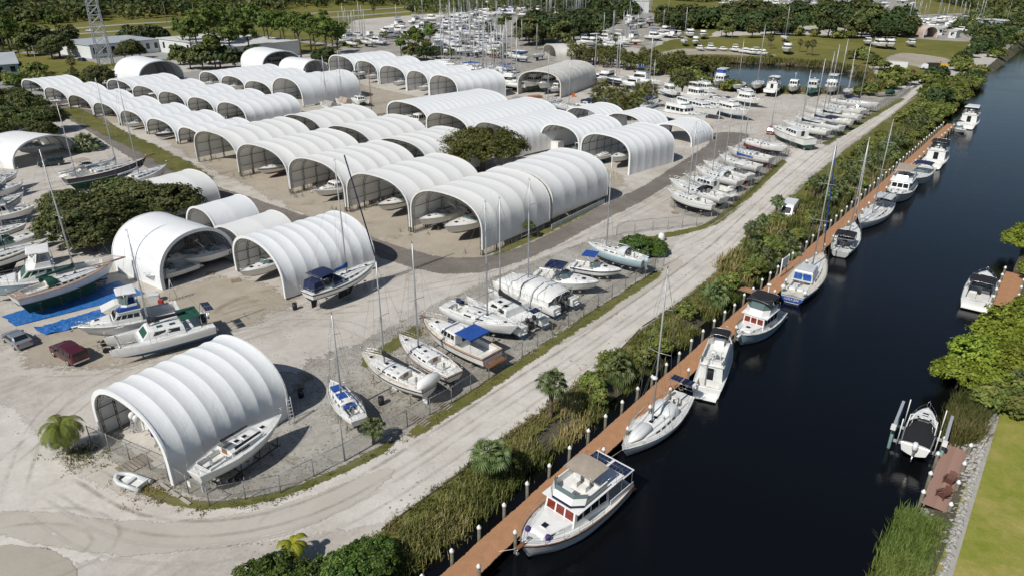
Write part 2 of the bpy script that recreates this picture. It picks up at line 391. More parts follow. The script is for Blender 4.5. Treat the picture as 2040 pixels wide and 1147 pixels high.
# asphalt roads
zone('asphalt_road', [(105, 205), (190, 222), (300, 305), (378, 352), (430, 372), (520, 400), (600, 428), (680, 452), (775, 485), (860, 512), (925, 518), (1000, 508), (1090, 470), (1204, 406), (1272, 377), (1363, 320), (1420, 283), (1395, 268), (1460, 262), (1500, 268), (1420, 320), (1363, 351), (1272, 405), (1204, 438), (1090, 500), (1000, 536), (920, 549), (850, 543), (760, 514), (640, 470), (560, 440), (470, 412), (400, 386), (330, 355), (265, 318), (150, 245), (90, 215)], Z * 4, g_asph, .5)
zone('asphalt_lane', [(1003, 205), (1070, 232), (1150, 262), (1250, 235), (1265, 205), (1200, 175), (1170, 170), (1195, 190), (1130, 215), (1060, 200), (1030, 190)], Z * 4, g_lot, 1)
zone('asphalt_patch', [(-60, 1085), (115, 1075), (150, 1110), (190, 1160), (100, 1300), (-200, 1300), (-200, 1120)], Z * 5, g_patch, .25)
zone('concrete_road', [(160, 1115), (400, 1095), (560, 1075), (640, 1045), (745, 985), (830, 915), (760, 925), (640, 985), (560, 1012), (430, 1040), (300, 1045), (60, 1015), (-40, 1000), (-120, 1050), (100, 1080)], Z * 5, g_pave, .35)
zone('concrete_apron', [(1340, 508), (1375, 515), (1350, 540), (1220, 628), (1100, 700), (1085, 690), (1200, 610), (1320, 525)], Z * 5, g_pave, .3)
# gravel strips under the rows of boats
zone('gravel_strip', [(395, 1005), (330, 975), (200, 905), (165, 880), (240, 800), (450, 700), (590, 760), (700, 690), (880, 600), (1000, 545), (1140, 490), (1240, 462), (1325, 520), (1100, 668), (900, 802), (800, 865), (690, 925), (560, 980)], Z * 3, g_rub, .8)
zone('shed_floor', [(206, 862), (348, 960), (575, 828), (440, 745)], Z * 5, g_road, .3)
zone('gravel_strip', [(1330, 400), (1480, 285), (1572, 292), (1575, 305), (1440, 425), (1400, 440), (1340, 425)], Z * 3, g_rub, .8)
zone('gravel_strip', [(1560, 270), (1600, 225), (1680, 188), (1800, 180), (1830, 170), (1800, 195), (1640, 282), (1590, 295)], Z * 3, g_rub, .8)
zone('trodden_ground', [(180, 640), (380, 560), (470, 545), (600, 600), (520, 640), (440, 660), (400, 700), (250, 720), (130, 740), (20, 715), (60, 670)], Z * 3, g_lane, 2.5)
zone('bare_ground', [(590, 740), (640, 690), (700, 700), (800, 660), (860, 640), (900, 700), (800, 790), (700, 850), (640, 830)], Z * 4, g_rub, 2.5)
# verges
def ribbon(name, px, wd, z, material, soft=.4):
    w = [at(x, y, 0) for x, y in px]; c = []
    for a, b in zip(w, w[1:]):
        n = max(1, min(40, int((b - a).length / 2)))
        c += [a.lerp(b, i / n) for i in range(n)]
    c.append(w[-1])
    for _ in range(4): c = [c[0]] + [(c[i - 1] + 2 * c[i] + c[i + 1]) / 4 for i in range(1, len(c) - 1)] + [c[-1]]
    k = len(c); v = []; e = []; f = []; s_ = min(soft, wd * .3)
    for i, p in enumerate(c):
        t = (c[min(i + 1, k - 1)] - c[max(i - 1, 0)]).normalized(); n = Vector((t.y, -t.x, 0))
        g = wd * (1 + .35 * noise.noise(p * .25)); end = 0.0 if i in (0, k - 1) else 1.0
        for q, a in ((-g / 2 - s_, 0), (-g / 2 + s_, 1), (0, 1.15), (g / 2 - s_, 1), (g / 2 + s_, 0)):
            r = p + n * q; v.append((r.x, r.y, z)); e.append(a * end)
    for i in range(k - 1):
        for j in range(4): f.append((i * 5 + j, i * 5 + j + 1, i * 5 + j + 6, i * 5 + j + 5)[::-1])
    me = bpy.data.meshes.new(name); me.from_pydata(v, [], f); me.materials.append(material)
    me.attributes.new('edge', 'FLOAT', 'POINT').data.foreach_set('value', e); me.update()
    return tag(ob(name, me), kind='structure')
ribbon('grass_verge', [(235, 945), (330, 1000), (420, 1018), (560, 995), (690, 935), (800, 872)], .9, Z * 7, g_verge, .5)
ribbon('grass_verge', [(800, 876), (900, 815), (1100, 683), (1320, 538)], 1.5, Z * 7, g_verge, .5)
ribbon('grass_verge', [(1225, 492), (1330, 468), (1415, 452), (1500, 380), (1565, 318)], 1.5, Z * 7, g_verge, .6)
ribbon('grass_verge', [(1640, 290), (1720, 242), (1800, 196)], 1.6, Z * 7, g_verge, .5)
ribbon('grass_verge', [(975, 512), (1090, 460), (1150, 430), (1205, 400)], 1.4, Z * 7, g_verge, .5)
ribbon('grass_verge', [(130, 215), (220, 262), (300, 300), (385, 345), (400, 365)], 5, Z * 7, g_grass, 1.2)
ribbon('grass_verge', [(45, 205), (130, 225), (190, 240)], 3, Z * 8, g_grass, 1)
ribbon('weed_patch', [(710, 740), (790, 680), (850, 650)], 2.2, Z * 8, g_verge, 1.2)
ribbon('grass_verge', [(1480, 500), (1455, 530), (1440, 545), (1400, 580), (1290, 662), (1205, 745), (1060, 850), (940, 942), (770, 1070), (700, 1130)], 1.9, Z * 7, g_verge, .7)
# far ground
zone('grass_field', [(-900, 330), (-200, 215), (20, 178), (130, 158), (215, 146), (255, 122), (470, 118), (640, 100), (690, 108), (770, 118), (850, 138), (1000, 150), (1090, 130), (1000, 60), (820, 85), (690, 75), (700, 40), (900, 25), (1300, 30), (1290, 75), (1350, 70), (1420, 78), (1420, 60), (1900, 40), (2400, -20), (1900, -70), (1020, -74), (0, -72), (-1500, -66), (-2600, 0)], Z * 2, g_field, 2.5, 12)
zone('grass_field', [(1290, 100), (1345, 112), (1400, 118), (1560, 124), (1700, 136), (1750, 130), (1800, 122), (1870, 132), (1925, 100), (1960, 60), (1900, 62), (1820, 72), (1740, 76), (1640, 70), (1500, 70), (1420, 74), (1340, 78)], Z * 3, g_field, 2, 6)
zone('grass_field', [(1420, 172), (1470, 184), (1540, 188), (1700, 190), (1760, 186), (1830, 158), (1860, 140), (1800, 128), (1748, 138), (1760, 172), (1700, 186), (1560, 186)], Z * 4, g_field, 1.2, 4)
zone('sand_patch', [(1300, 108), (1360, 96), (1480, 104), (1560, 110), (1540, 114), (1420, 108), (1340, 112)], Z * 5, g_lane, 1.5, 5)
zone('sand_patch', [(1760, 116), (1800, 104), (1890, 116), (1905, 128), (1850, 134), (1780, 130)], Z * 5, g_lane, 1.5, 5)
zone('yard_far', [(640, 108), (700, 96), (830, 60), (930, 40), (1080, 8), (1190, -8), (1250, 0), (1270, 60), (1190, 95), (1180, 118), (1060, 135), (1100, 160), (980, 190), (860, 170), (770, 125), (690, 115)], Z * 5, g_rub, 2, 8)
zone('yard_far', [(1230, 20), (1290, 10), (1320, 60), (1300, 100), (1250, 95), (1240, 60)], Z * 6, g_rub, 1.5, 6)
zone('yard_far', [(1790, 76), (1830, 30), (1960, 25), (1990, 50), (1940, 85), (1860, 80)], Z * 6, g_rub, 1.5, 6)
zone('yard_far', [(1420, 14), (1560, 0), (1800, -10), (1830, 20), (1700, 22), (1560, 20), (1440, 24)], Z * 6, g_rub, 1.5, 6)
zone('car_park', [(120, 108), (215, 128), (330, 125), (345, 100), (260, 92), (180, 92)], Z * 6, g_lot, 1, 6)
zone('car_park', [(-60, 150), (60, 172), (200, 160), (230, 175), (330, 150), (470, 130), (500, 150), (240, 190), (60, 200), (-200, 190)], Z * 4, g_lot, 1, 6)
def road_px(name, px, wd, z, material): ribbon(name, px, wd, z, material, .3)
g_hwy = ground_mat('highway_asphalt', [(.35, (.30, .285, .26)), (.6, (.38, .365, .34))], soft=.3, bmp=0)
for pts in ([(-900, 120), (-300, 90), (45, 65), (250, 49), (506, 34), (700, 22), (900, 9), (1100, -4), (1400, -20)], [(-900, 140), (-300, 102), (59, 75), (240, 62), (408, 50), (698, 33), (860, 20), (1100, 3), (1400, -14)]):
    road_px('highway', pts, 7.5, Z * 8, g_hwy)
road_px('service_road', [(-200, 96), (0, 103), (110, 108), (225, 128)], 6, Z * 9, g_hwy)
road_px('service_road', [(470, 70), (560, 78), (640, 88), (700, 100), (770, 108)], 6, Z * 9, g_hwy)

zone('grass_verge', [(1445, 540), (1462, 500), (1500, 455), (1560, 405), (1620, 350), (1700, 288), (1780, 228), (1850, 168), (1900, 150), (1880, 215), (1800, 272), (1700, 345), (1600, 430), (1500, 520)], Z * 6, g_verge, 1.0)

def rut_mat(name, col, al):
    m, nt, b = new_mat(name); p = wpos(nt); b.inputs['Base Color'].default_value = (*col, 1); b.inputs['Roughness'].default_value = .95
    a = nt.nodes.new('ShaderNodeAttribute'); a.attribute_name = 'edge'; f = mth(nt, 'MULTIPLY', mth(nt, 'MULTIPLY', a.outputs['Fac'], mth(nt, 'SUBTRACT', noise_n(nt, .35, 5, .7, p), .35, True)), al, True)
    tr = nt.nodes.new('ShaderNodeBsdfTransparent'); mx = nt.nodes.new('ShaderNodeMixShader'); nt.links.new(f, mx.inputs[0]); nt.links.new(tr.outputs[0], mx.inputs[1]); nt.links.new(b.outputs[0], mx.inputs[2]); nt.links.new(mx.outputs[0], nt.nodes['Material Output'].inputs[0])
    return m
rutd, rutl = rut_mat('rut_dark', (.33, .295, .245), .95), rut_mat('rut_pale', (.60, .565, .51), 2.4)
def ruts(px, mt, off=0.0, gap=1.7):
    w = [at(*q) for q in px]
    for sd in (-gap / 2, gap / 2):
        o = []
        for i, q in enumerate(w):
            t = (w[min(i + 1, len(w) - 1)] - w[max(i - 1, 0)]).normalized(); n = Vector((t.y, -t.x, 0)) * (sd + off); v = q + n; u = CP * v.y + SP * (H - 0); f = CP * v.y + SP * H; up = SP * v.y - CP * H
            o.append((1020 + 1404 * v.x / f, 573.5 - 1404 * up / f))
        ribbon('tyre_track', o, .32, Z * 9 + random.random() * .002, mt, .14)
ROADC = [(120, 960), (250, 1050), (430, 1062), (620, 1020), (780, 930), (930, 830), (1150, 690), (1330, 565), (1430, 490), (1540, 385), (1640, 300), (1780, 205), (1850, 160)]
ruts(ROADC, rutd); ruts(ROADC, rutl, 2.6); ruts(ROADC, rutd, -1.8, 1.9); ruts([(20, 1000), (60, 870), (100, 800), (230, 730), (420, 690), (560, 650), (700, 600), (860, 570), (1000, 545), (1160, 480), (1300, 410), (1380, 360)], rutd)
ruts([(0, 930), (90, 860), (160, 790), (300, 715), (480, 665), (640, 600), (720, 520), (640, 480)], rutl); ruts([(-20, 1040), (120, 1010), (260, 1060), (200, 1120), (60, 1150)], rutd); ruts([(430, 655), (560, 640), (700, 640), (760, 690)], rutl)
ruts([(380, 375), (520, 415), (700, 470), (860, 530), (960, 530), (1120, 480), (1280, 395), (1400, 325), (1450, 280)], rutd, .5); ruts([(1470, 280), (1560, 255), (1600, 225), (1560, 205), (1470, 215), (1440, 260)], rutd); ruts([(30, 740), (120, 745), (260, 735), (420, 690)], rutd)
ruts([(420, 640), (520, 600), (640, 620), (760, 610)], rutd, .3); ruts([(1330, 500), (1400, 470), (1500, 400)], rutl)
# ================================================================== BOAT SHEDS
def prof(W, Ht, leg, n=26, ex=2.35, inset=0.0):
    """half-round arch on straight legs: list of (x, z, nx, nz)"""
    a = W / 2; out = []
    hh = Ht - leg
    L = [(-a, leg * i / 3) for i in range(3)]
    arc = []
    for i in range(n + 1):
        t = math.pi * (1 - i / n); c, s_ = math.cos(t), math.sin(t)
        arc.append((a * math.copysign(abs(c) ** (2 / ex), c), leg + hh * abs(s_) ** (2 / ex)))
    pts = L + arc + [(-x, z) for x, z in L[::-1]]
    res = []
    for i, (x, z) in enumerate(pts):
        p, q = pts[max(i - 1, 0)], pts[min(i + 1, len(pts) - 1)]
        tx, tz = q[0] - p[0], q[1] - p[1]; l = math.hypot(tx, tz) or 1
        nx, nz = -tz / l, tx / l
        res.append((x - nx * inset, z - nz * inset, nx, nz))
    return res
SHEDN = {}
def shed(P0, P1, depth, Ht, bays, label, group=None, legf=.28, raise_=0.0, sag=.22, fab=None, trims=None, frames=True, trussm=None, rimw=.32, ex=2.35, back=False, tr=True, sides=True):
    """P0, P1 = left and right front feet (world); the ridge runs away from the camera side"""
    fab = fab or fab_w
    d = (P1 - P0); W = d.length; ang = math.atan2(d.y, d.x); mid = (P0 + P1) / 2; mid.z = 0
    root = thing('boat_shed', label, 'boat shed', mid, ang, group)
    leg = Ht * legf; n = 26
    P = prof(W, Ht, leg, n, ex)
    lo = [(x, max(z, raise_), nx, nz) for x, z, nx, nz in P]
    sub = 5; rings = []; rs = random.Random(int(abs(mid.x * 31 + mid.y * 7)))
    for bI in range(bays):
        sg = sag * .42 * rs.uniform(.75, 1.25)
        for k in range(sub + (1 if bI == bays - 1 else 0)):
            f = k / sub; y = depth * (bI + f) / bays
            s_ = sg * (1 - abs(2 * f - 1) ** 1.7)
            rings.append([Vector((x - nx * s_ * (.45 + .55 * min(1, z / Ht)), y, max(z - nz * s_, raise_))) for x, z, nx, nz in lo])
    m = MB(); k = len(rings[0]); b = m.add([p for r in rings for p in r])
    for i in range(len(rings) - 1):
        for j in range(k - 1): m.face((b + i * k + j, b + (i + 1) * k + j, b + (i + 1) * k + j + 1, b + i * k + j + 1), 0, True)
    me = m.me('canopy', fab)
    # keep the crest over every frame crisp
    ed = {tuple(sorted((r * k + j, r * k + j + 1))) for r in range(0, len(rings), sub) for j in range(k - 1)}
    for e in me.edges:
        if tuple(sorted(e.vertices)) in ed: e.use_edge_sharp = True
    ob('canopy', me, root)
    # rims
    for y0, dy in ((-.12, 1), (depth + .02, 1)):
        m = MB(); R_ = []
        for x, z, nx, nz in lo:
            x2, z2 = x - nx * rimw, max(z - nz * rimw, raise_ * .98)
            xo, zo = x + nx * .06, z + nz * .06
            R_.append([Vector((xo, y0, zo)), Vector((xo, y0 + .16, zo)), Vector((x2, y0 + .10, z2)), Vector((x2, y0, z2))])
        m.loft(R_, 0, True, True, False)
        m.ob('arch_rim', trims or fab, root)
    if frames:
        tm = trussm or truss_m; m = MB()
        inn = prof(W, Ht, leg, n, ex, rimw + .05); inn2 = prof(W, Ht, leg, n, ex, rimw + (.45 if tr else .12))
        w = .045 if tr else .07
        m.tube([(x, 0, z) for x, z, _, _ in inn], w, 4)
        if tr:
            m.tube([(x, 0, z) for x, z, _, _ in inn2], w, 4)
            for i in range(0, len(inn) - 1):
                a_, c_ = (inn[i], inn2[i + 1]) if i % 2 else (inn2[i], inn[i + 1])
                m.tube([(a_[0], 0, a_[1]), (c_[0], 0, c_[1])], .03, 3, cap=False)
        fme = m.me('arch_frame', tm)
        for i in range(0, bays + 1):
            if bays > 8 and i % 2: continue
            ob('arch_frame', fme, root, (0, min(max(depth * i / bays, .12), depth - .12), 0))
        m = MB()                                        # purlins along the walls
        for sx in (-1, 1):
            for zz in (.3, .62):
                q = min(P, key=lambda t: abs(t[1] - leg * 2 * zz) + (0 if t[0] * sx > 0 else 99))
                m.tube([(q[0] - q[2] * .3, 0, q[1] - q[3] * .3), (q[0] - q[2] * .3, depth, q[1] - q[3] * .3)], .05, 4)
        m.ob('purlin', tm, root)
    if back:
        m = MB(); b0 = m.add([(x, depth - .05, z) for x, z, _, _ in lo] + [(0, depth - .05, raise_)])
        for j in range(len(lo) - 1): m.face((b0 + j, b0 + j + 1, b0 + len(lo)), 0)
        m.ob('end_wall', fab, root)
    if raise_ > .2 and sides:
        m = MB(); m.tube([(0, 0, 0), (0, 0, raise_ + .3)], .08, 5); pm_ = m.me('base_post', truss_m)
        for sx in (-1, 1):
            for i in range(0, bays + 1, 1 if bays < 9 else 2):
                ob('base_post', pm_, root, (sx * (W / 2 - .1), min(max(depth * i / bays, .15), depth - .15), 0))
    return root
ORD = ['first', 'second', 'third', 'fourth', 'fifth', 'sixth', 'seventh', 'eighth']
def row(feet, depth, Ht, bays, lab, group, gap=0, **kw):
    """sheds standing side by side: feet = front feet in photo order"""
    w = [at(x, y, 0) for x, y in feet]; n = len(w) - 1; out = []
    dv = (w[-1] - w[0]).normalized(); per = Vector((-dv.y, dv.x, 0))
    for i in range(n):
        # keep all fronts square to the ridge, stepping where the photo shows a step
        a, c = w[i], w[i + 1]; wd = (c - a).dot(dv); off = ((a + c) / 2 - w[0]).dot(per)
        p0 = w[0] + dv * (a - w[0]).dot(dv) + per * off + dv * .12; p1 = p0 + dv * (wd - .24)
        out.append((p0, p1, per))
        dd = depth[i] if hasattr(depth, '__len__') else depth
        hh = Ht[i] if hasattr(Ht, '__len__') else Ht
        bb = bays[i] if hasattr(bays, '__len__') else bays
        shed(p0, p1, dd, hh, bb, lab.format(ORD[i]), group, **kw)
    return out

# the front shed by the near corner of the fence
Q0, Q1 = at(203, 866), at(349, 967)
shed(Q0, Q1, 11.8, 6.6, 8, 'white ribbed fabric boat shed nearest the camera, inside the fenced corner', legf=.36, sag=.24, fab=fab_b, rimw=.42, ex=2.2)
# big central row
FA = [(395, 323), (480, 352), (578, 387), (694, 423), (820, 464), (964, 511)]
GA = 'arched sheds of the big central block'
ra = row(FA, [18, 17.5, 17, 16.8, 16.2], [7.8, 7.8, 8.0, 8.1, 8.3], [6, 6, 6, 5, 5], 'cream arched shed, {} from the left in the front rank of the central block', GA, raise_=1.0, sag=.34, fab=fab_c, trims=whc, rimw=.2, legf=.42, ex=2.5)
for i, (p0, p1, per) in enumerate(ra):                  # the second rank behind them, a little wider gap and higher
    g = [18, 17.5, 17, 16.8, 16.2][i] + (3.2 if i < 4 else .9)
    last = i == 4
    if i in (3,): continue
    shed(p0 + per * g, p1 + per * g, [16, 15.5, 14, 13, 16.3][i], [7.9, 7.9, 7.9, 8, 8.4][i], 5, 'pale arched shed, {} from the left in the rear rank of the central block'.format(ORD[i]), 'arched sheds in the rear rank of the central block', raise_=1.0 if not last else 1.3, sag=.3, fab=fab_w if last else fab_c, trims=whc, rimw=.16 if not last else .3, legf=.42, ex=2.5)
# far-left double row
FB = [(50, 183), (93, 200), (141, 217), (188, 234), (242, 251), (295, 268), (356, 288), (412, 305)]
row(FB, [11.5, 11.5, 12, 12, 12.5, 13, 13], [5.0] * 7, 5, 'low white arched shed, {} from the left in the row along the grass verge', 'low arched sheds along the left road', raise_=.7, sag=.22, fab=fab_b, legf=.32, rimw=.34, frames=True, ex=2.4, tr=False, trussm=truss_d)
FC = [(219, 186), (268, 200), (319, 213), (374, 227), (435, 240), (495, 255)]
row(FC, [16, 16, 16.5, 16.5, 16.5], [5.3, 5.3, 5.4, 5.5, 5.8], 6, 'white arched shed, {} from the left in the second row on the left', 'arched sheds of the second row on the left', raise_=.7, sag=.22, fab=fab_b, legf=.36, rimw=.34, ex=2.4, tr=False, trussm=truss_d)
FD = [(398, 168), (443, 177), (491, 188), (543, 201), (608, 214)]
row(FD, [24, 24, 24, 21], [5.0, 5.1, 5.2, 7.8], [8, 8, 8, 5], 'white arched shed, {} from the left in the third row behind the round sheds', 'arched sheds of the third row', raise_=.4, sag=.18, fab=fab_b, legf=.3, rimw=.35, tr=False, trussm=truss_d)
FE = [(659, 144), (706, 157), (757, 168), (811, 181), (856, 192), (914, 206)]
row(FE, [19, 18.5, 18, 18, 18.5], [7.2, 7.2, 7.2, 7.3, 7.5], [6, 6, 6, 6, 6], 'tall white arched shed, {} from the left in the rearmost row by the trees', 'tall arched sheds of the rearmost row', sag=.2, fab=fab_b, legf=.42, rimw=.35, tr=False, trussm=truss_d, ex=2.5)
FF = [(778, 243), (849, 269), (938, 294), (1030, 316)]
row(FF, [27, 29, 21], [6.7, 6.7, 6.9], [14, 15, 11], 'long white arched shed, {} from the left behind the feathery tree', 'long arched sheds behind the feathery tree', sag=.12, ex=2.5, fab=fab_b, legf=.42, rimw=.35, raise_=.4, tr=False, trussm=truss_d)
FG = [(1074, 303), (1156, 323), (1253, 350)]
rg = row(FG, [14.5, 14.7], [7.2, 7.3], [7, 6], 'white arched shed, {} from the left of the pair facing the gravel yard', 'arched sheds facing the gravel yard', sag=.2, fab=fab_b, legf=.45, rimw=.35, tr=False, trussm=truss_d, ex=2.5)
for i, (bx, by) in enumerate(((1247, 262), (1331, 275))):
    per = rg[0][2]; dv = (rg[0][1] - rg[0][0]).normalized(); q = at(bx, by) - per * 9
    shed(q - dv * 13.6, q, 9, 6.2, 5, ['white arched roof beyond the gap behind the middle sheds, left of two', 'white arched roof beyond the gap behind the middle sheds, right of two'][i], 'arched roofs beyond the gap', sag=.18, fab=fab_b, legf=.3, rimw=.3, tr=False, trussm=truss_d)
_h = at(1378, 293); shed(_h + Vector((-8.6, 8.2, 0)), _h, 9.6, 4.5, 7, 'small white dome shed at the end of the row beside the parking yard', legf=.12, sag=.14, fab=fab_b, rimw=.3, tr=False, trussm=truss_d)
shed(at(1031, 188), at(1117, 196), 29, 7.8, 8, 'weathered grey arched shed with three boats under it, beside the palm row', legf=.42, sag=.25, fab=fab_g, rimw=.3, tr=False, trussm=truss_d, ex=2.5)
# round sheds that open to the right
def rshed(P0, P1, depth, Ht, bays, label, **kw): return shed(P0, P1, depth, Ht, bays, label, **kw)
rshed(at(279, 172), at(369, 161), 20, 7.6, 3, 'smooth white round-backed shed beside the lattice tower, dark inside', back=True, legf=.12, sag=.06, fab=fab_b, rimw=.3, tr=False, trussm=truss_d)
rshed(at(525, 155), at(603, 146), 17, 8.8, 3, 'smooth white domed shed in front of the pines, holding a motor yacht', back=True, legf=.35, sag=.06, fab=fab_b, rimw=.3, tr=False, trussm=truss_d)
rshed(at(604, 160), at(656, 152), 14, 6.4, 4, 'small white dome shed tucked between the big dome and the rearmost row', legf=.15, sag=.1, fab=fab_b, rimw=.3, tr=False, trussm=truss_d)
rshed(at(324, 578), at(473, 522), 11.5, 6.7, 3, 'big smooth white shed with a wide dark mouth beside the dark oak', back=True, legf=.18, sag=.07, fab=fab_b, rimw=.42, trussm=truss_d, ex=2.2)
shed(at(472, 541), at(571, 598), 14.0, 6.7, 8, 'white ribbed shed behind the sailboat with blue sail cover', legf=.34, sag=.22, fab=fab_b, rimw=.34, ex=2.2, raise_=.25)
rshed(at(28, 338), at(156, 303), 11, 5.2, 3, 'low wide white shed at the left edge shading a green car', legf=.08, sag=.08, fab=fab_w, rimw=.3, tr=False, trussm=truss_d)
shed(at(263, 412), at(342, 438), 9.5, 5.4, 3, 'white arched shed behind the dark oak beside the asphalt road', legf=.25, sag=.12, fab=fab_c, rimw=.25, raise_=.3)
shed(at(378, 470), at(440, 494), 7.5, 5.6, 2, 'small white arched shed with tree shadow on it, left of the pair', 'small arched sheds behind the oak', legf=.2, sag=.14, fab=fab_b, rimw=.25)
shed(at(428, 502), at(496, 530), 8.5, 5.0, 2, 'small cream arched shed behind the ribbed shed, right of the pair', 'small arched sheds behind the oak', legf=.2, sag=.14, fab=fab_c, rimw=.25)
# white barrier wall panels along the last shed
th = thing('barrier_wall', 'low white panel barrier along the foot of the end shed', 'barrier', at(1090, 458))
a0, a1 = at(1098, 457), at(1205, 404)
for i in range(6):
    p, q = a0.lerp(a1, i / 6) - th.location, a0.lerp(a1, (i + .96) / 6) - th.location; t = (q - p).normalized(); n = Vector((t.y, -t.x, 0)) * .06
    m = MB(); m.frus(0, 1, 0, 1, 0, 0, 1, 0, 1, 1)
    m.v = [tuple(v) for v in (p, q, q + n, p + n, p + Vector((0, 0, .8)), q + Vector((0, 0, .8)), q + n + Vector((0, 0, .8)), p + n + Vector((0, 0, .8)))]
    m.ob('wall_panel', gel3, th)
# ================================================================== BOATS
def sm(x): x = max(0, min(1, x)); return x * x * (3 - 2 * x)
class Hull:
    def __init__(s, kind, L, B, fs, fb, dr, bt=None, rake=None):
        s.k, s.L, s.B, s.fs, s.fb, s.dr = kind, L, B, fs, fb, dr
        s.bt = bt if bt is not None else {'sail': .62, 'power': .93, 'trawler': .86, 'cat': .9}[kind]
        s.rk = rake if rake is not None else {'sail': .75, 'power': .8, 'trawler': .5, 'cat': .3}[kind]
    def hb(s, t):
        t = max(0, min(1, t)); B = s.B / 2; tm = .42 if s.k == 'sail' else .35
        if t < tm: return B * (s.bt + (1 - s.bt) * math.sin(math.pi / 2 * t / tm))
        u = (t - tm) / (1 - tm); e = {'sail': 2.1, 'power': 2.7, 'trawler': 3.0, 'cat': 2.4}[s.k]
        return B * max(0, 1 - u ** e) ** (1 if s.k in ('sail', 'cat') else .85)
    def zs(s, t): t = max(0, min(1, t)); return s.fs + (s.fb - s.fs) * t ** 2 - .07 * s.fb * math.sin(math.pi * t)
    def zk(s, t):
        t = max(0, min(1, t))
        if s.k == 'sail': return -s.dr * math.sin(math.pi * min(1, (t + .08) / 1.08)) ** .75
        u = max(0, (t - .55) / .45); return -s.dr + (s.dr + (.05 if s.k == 'trawler' else .3)) * u ** 2.3
    def x(s, t): return -s.L / 2 + s.L * t
    def T(s, x): return (x + s.L / 2) / s.L
    def yq(s, t, q):
        if s.k in ('sail', 'cat'): return (1 - (1 - q) ** 2.3) ** .62
        f = .86 if s.k == 'trawler' else .84; u = max(0, (t - .55) / .45)
        y = f * (q / .3) ** .75 if q < .3 else f + (1 - f) * ((q - .3) / .7) ** (1 + u)
        return y * (1 - .45 * u * (1 - q))
    def pt(s, t, z, side=1, o=0.0):
        zk, zs = s.zk(t), s.zs(t); z = max(z, zk); q = (z - zk) / max(zs - zk, .01)
        return Vector((s.x(t) - s.rk * (zs - z) * t ** 4 + (.25 * (zs - z) * (1 - t) ** 8 if s.k == 'sail' else 0), side * (s.hb(t) * s.yq(t, q) + o), z))
    def mesh(s, name, mats, stripe=None, y0=0.0, n=14):
        """mats: topsides, bottom, boot stripe (, sheer band)"""
        m = MB(); ts = [1 - (1 - i / n) ** 1.25 for i in range(n + 1)]
        rows = []
        for t in ts:
            zk, zs = s.zk(t), s.zs(t)
            lv = [zk, zk + (0 - zk) * .4 if zk < 0 else zk, zk * .25 if zk < 0 else zk, 0, .06, .16, zs * .45, zs - .28, zs - .1, zs]
            rows.append([max(zk, min(zs, z)) for z in lv])
        mi = [1, 1, 1, 1, 2, 0, 0, 3 if stripe else 0, 0]
        for sd in (1, -1):
            R_ = [[s.pt(t, z, sd) + Vector((0, y0, 0)) for z in r] for t, r in zip(ts, rows)]; k = 10
            b = m.add([p for r in R_ for p in r])
            for i in range(n):
                for j in range(k - 1):
                    a = (b + i * k + j, b + (i + 1) * k + j, b + (i + 1) * k + j + 1, b + i * k + j + 1)
                    m.face(a if sd > 0 else a[::-1], mi[j], True)
        st = [s.pt(0, z, 1) + Vector((0, y0, 0)) for z in rows[0]]; sb = [s.pt(0, z, -1) + Vector((0, y0, 0)) for z in rows[0]]
        for j in range(9): m.poly([sb[j], st[j], st[j + 1], sb[j + 1]][::-1], mi[j])
        return m.me(name, mats)
def deck_mesh(h, mats, ck=None, y0=0.0, drop=.05, depth=.55, camber=.04, n=16, seats=True):
    """ck = (x0, x1, half width) of a sunk cockpit"""
    ts = sorted(set([i / n for i in range(n + 1)] + ([h.T(ck[0]), h.T(ck[1])] if ck else [])))
    m = MB()
    def inner(t): 
        w = max(h.hb(t) - .02, .005)
        return min(ck[2] if ck else w * .5, w * .82)
    for a, b in zip(ts, ts[1:]):
        P = []
        for t in (a, b):
            z = h.zs(t) - drop; w = max(h.hb(t) - .02, .004); i = inner(t); c = camber * h.B * (1 - (i / max(w, .01)) ** 2) if w > .1 else 0
            P.append((h.x(t), w, i, z, z + c, z + camber * h.B * (1 if w > .3 else 0)))
        (x0, w0, i0, z0, c0, d0), (x1, w1, i1, z1, c1, d1) = P
        for sd in (1, -1):
            q = [(x0, y0 + sd * w0, z0), (x1, y0 + sd * w1, z1), (x1, y0 + sd * i1, c1), (x0, y0 + sd * i0, c0)]
            m.poly(q if sd > 0 else q[::-1], 0)
        if ck and h.x(a) >= ck[0] - 1e-4 and h.x(b) <= ck[1] + 1e-4:
            zf = z0 - depth
            for sd in (1, -1): m.poly([(x0, y0 + sd * i0, c0), (x1, y0 + sd * i1, c1), (x1, y0 + sd * i1, zf), (x0, y0 + sd * i0, zf)], 1)
            m.poly([(x0, y0 - i0, zf), (x1, y0 - i1, zf), (x1, y0 + i1, zf), (x0, y0 + i0, zf)], 1)
        else:
            for sd in (1, -1):
                q = [(x0, y0 + sd * i0, c0), (x1, y0 + sd * i1, c1), (x1, y0, d1), (x0, y0, d0)]
                m.poly(q if sd > 0 else q[::-1], 0)
    if ck:
        for x in ck[:2]:
            t = h.T(x); i = inner(t); z = h.zs(t) - drop
            m.poly([(x, y0 - i, z - depth), (x, y0 + i, z - depth), (x, y0 + i, z + camber * h.B * .8), (x, y0 - i, z + camber * h.B * .8)], 1)
        if seats:
            z = h.zs(h.T((ck[0] + ck[1]) / 2)) - drop - depth
            for sd in (1, -1): m.box(ck[0] + .05, ck[1] - .05, y0 + sd * ck[2] * .55 - .18 * ck[2] * 2, y0 + sd * ck[2] * .55 + .18 * ck[2] * 2, z, z + depth * .6, 2)
    return m.me('deck', mats)
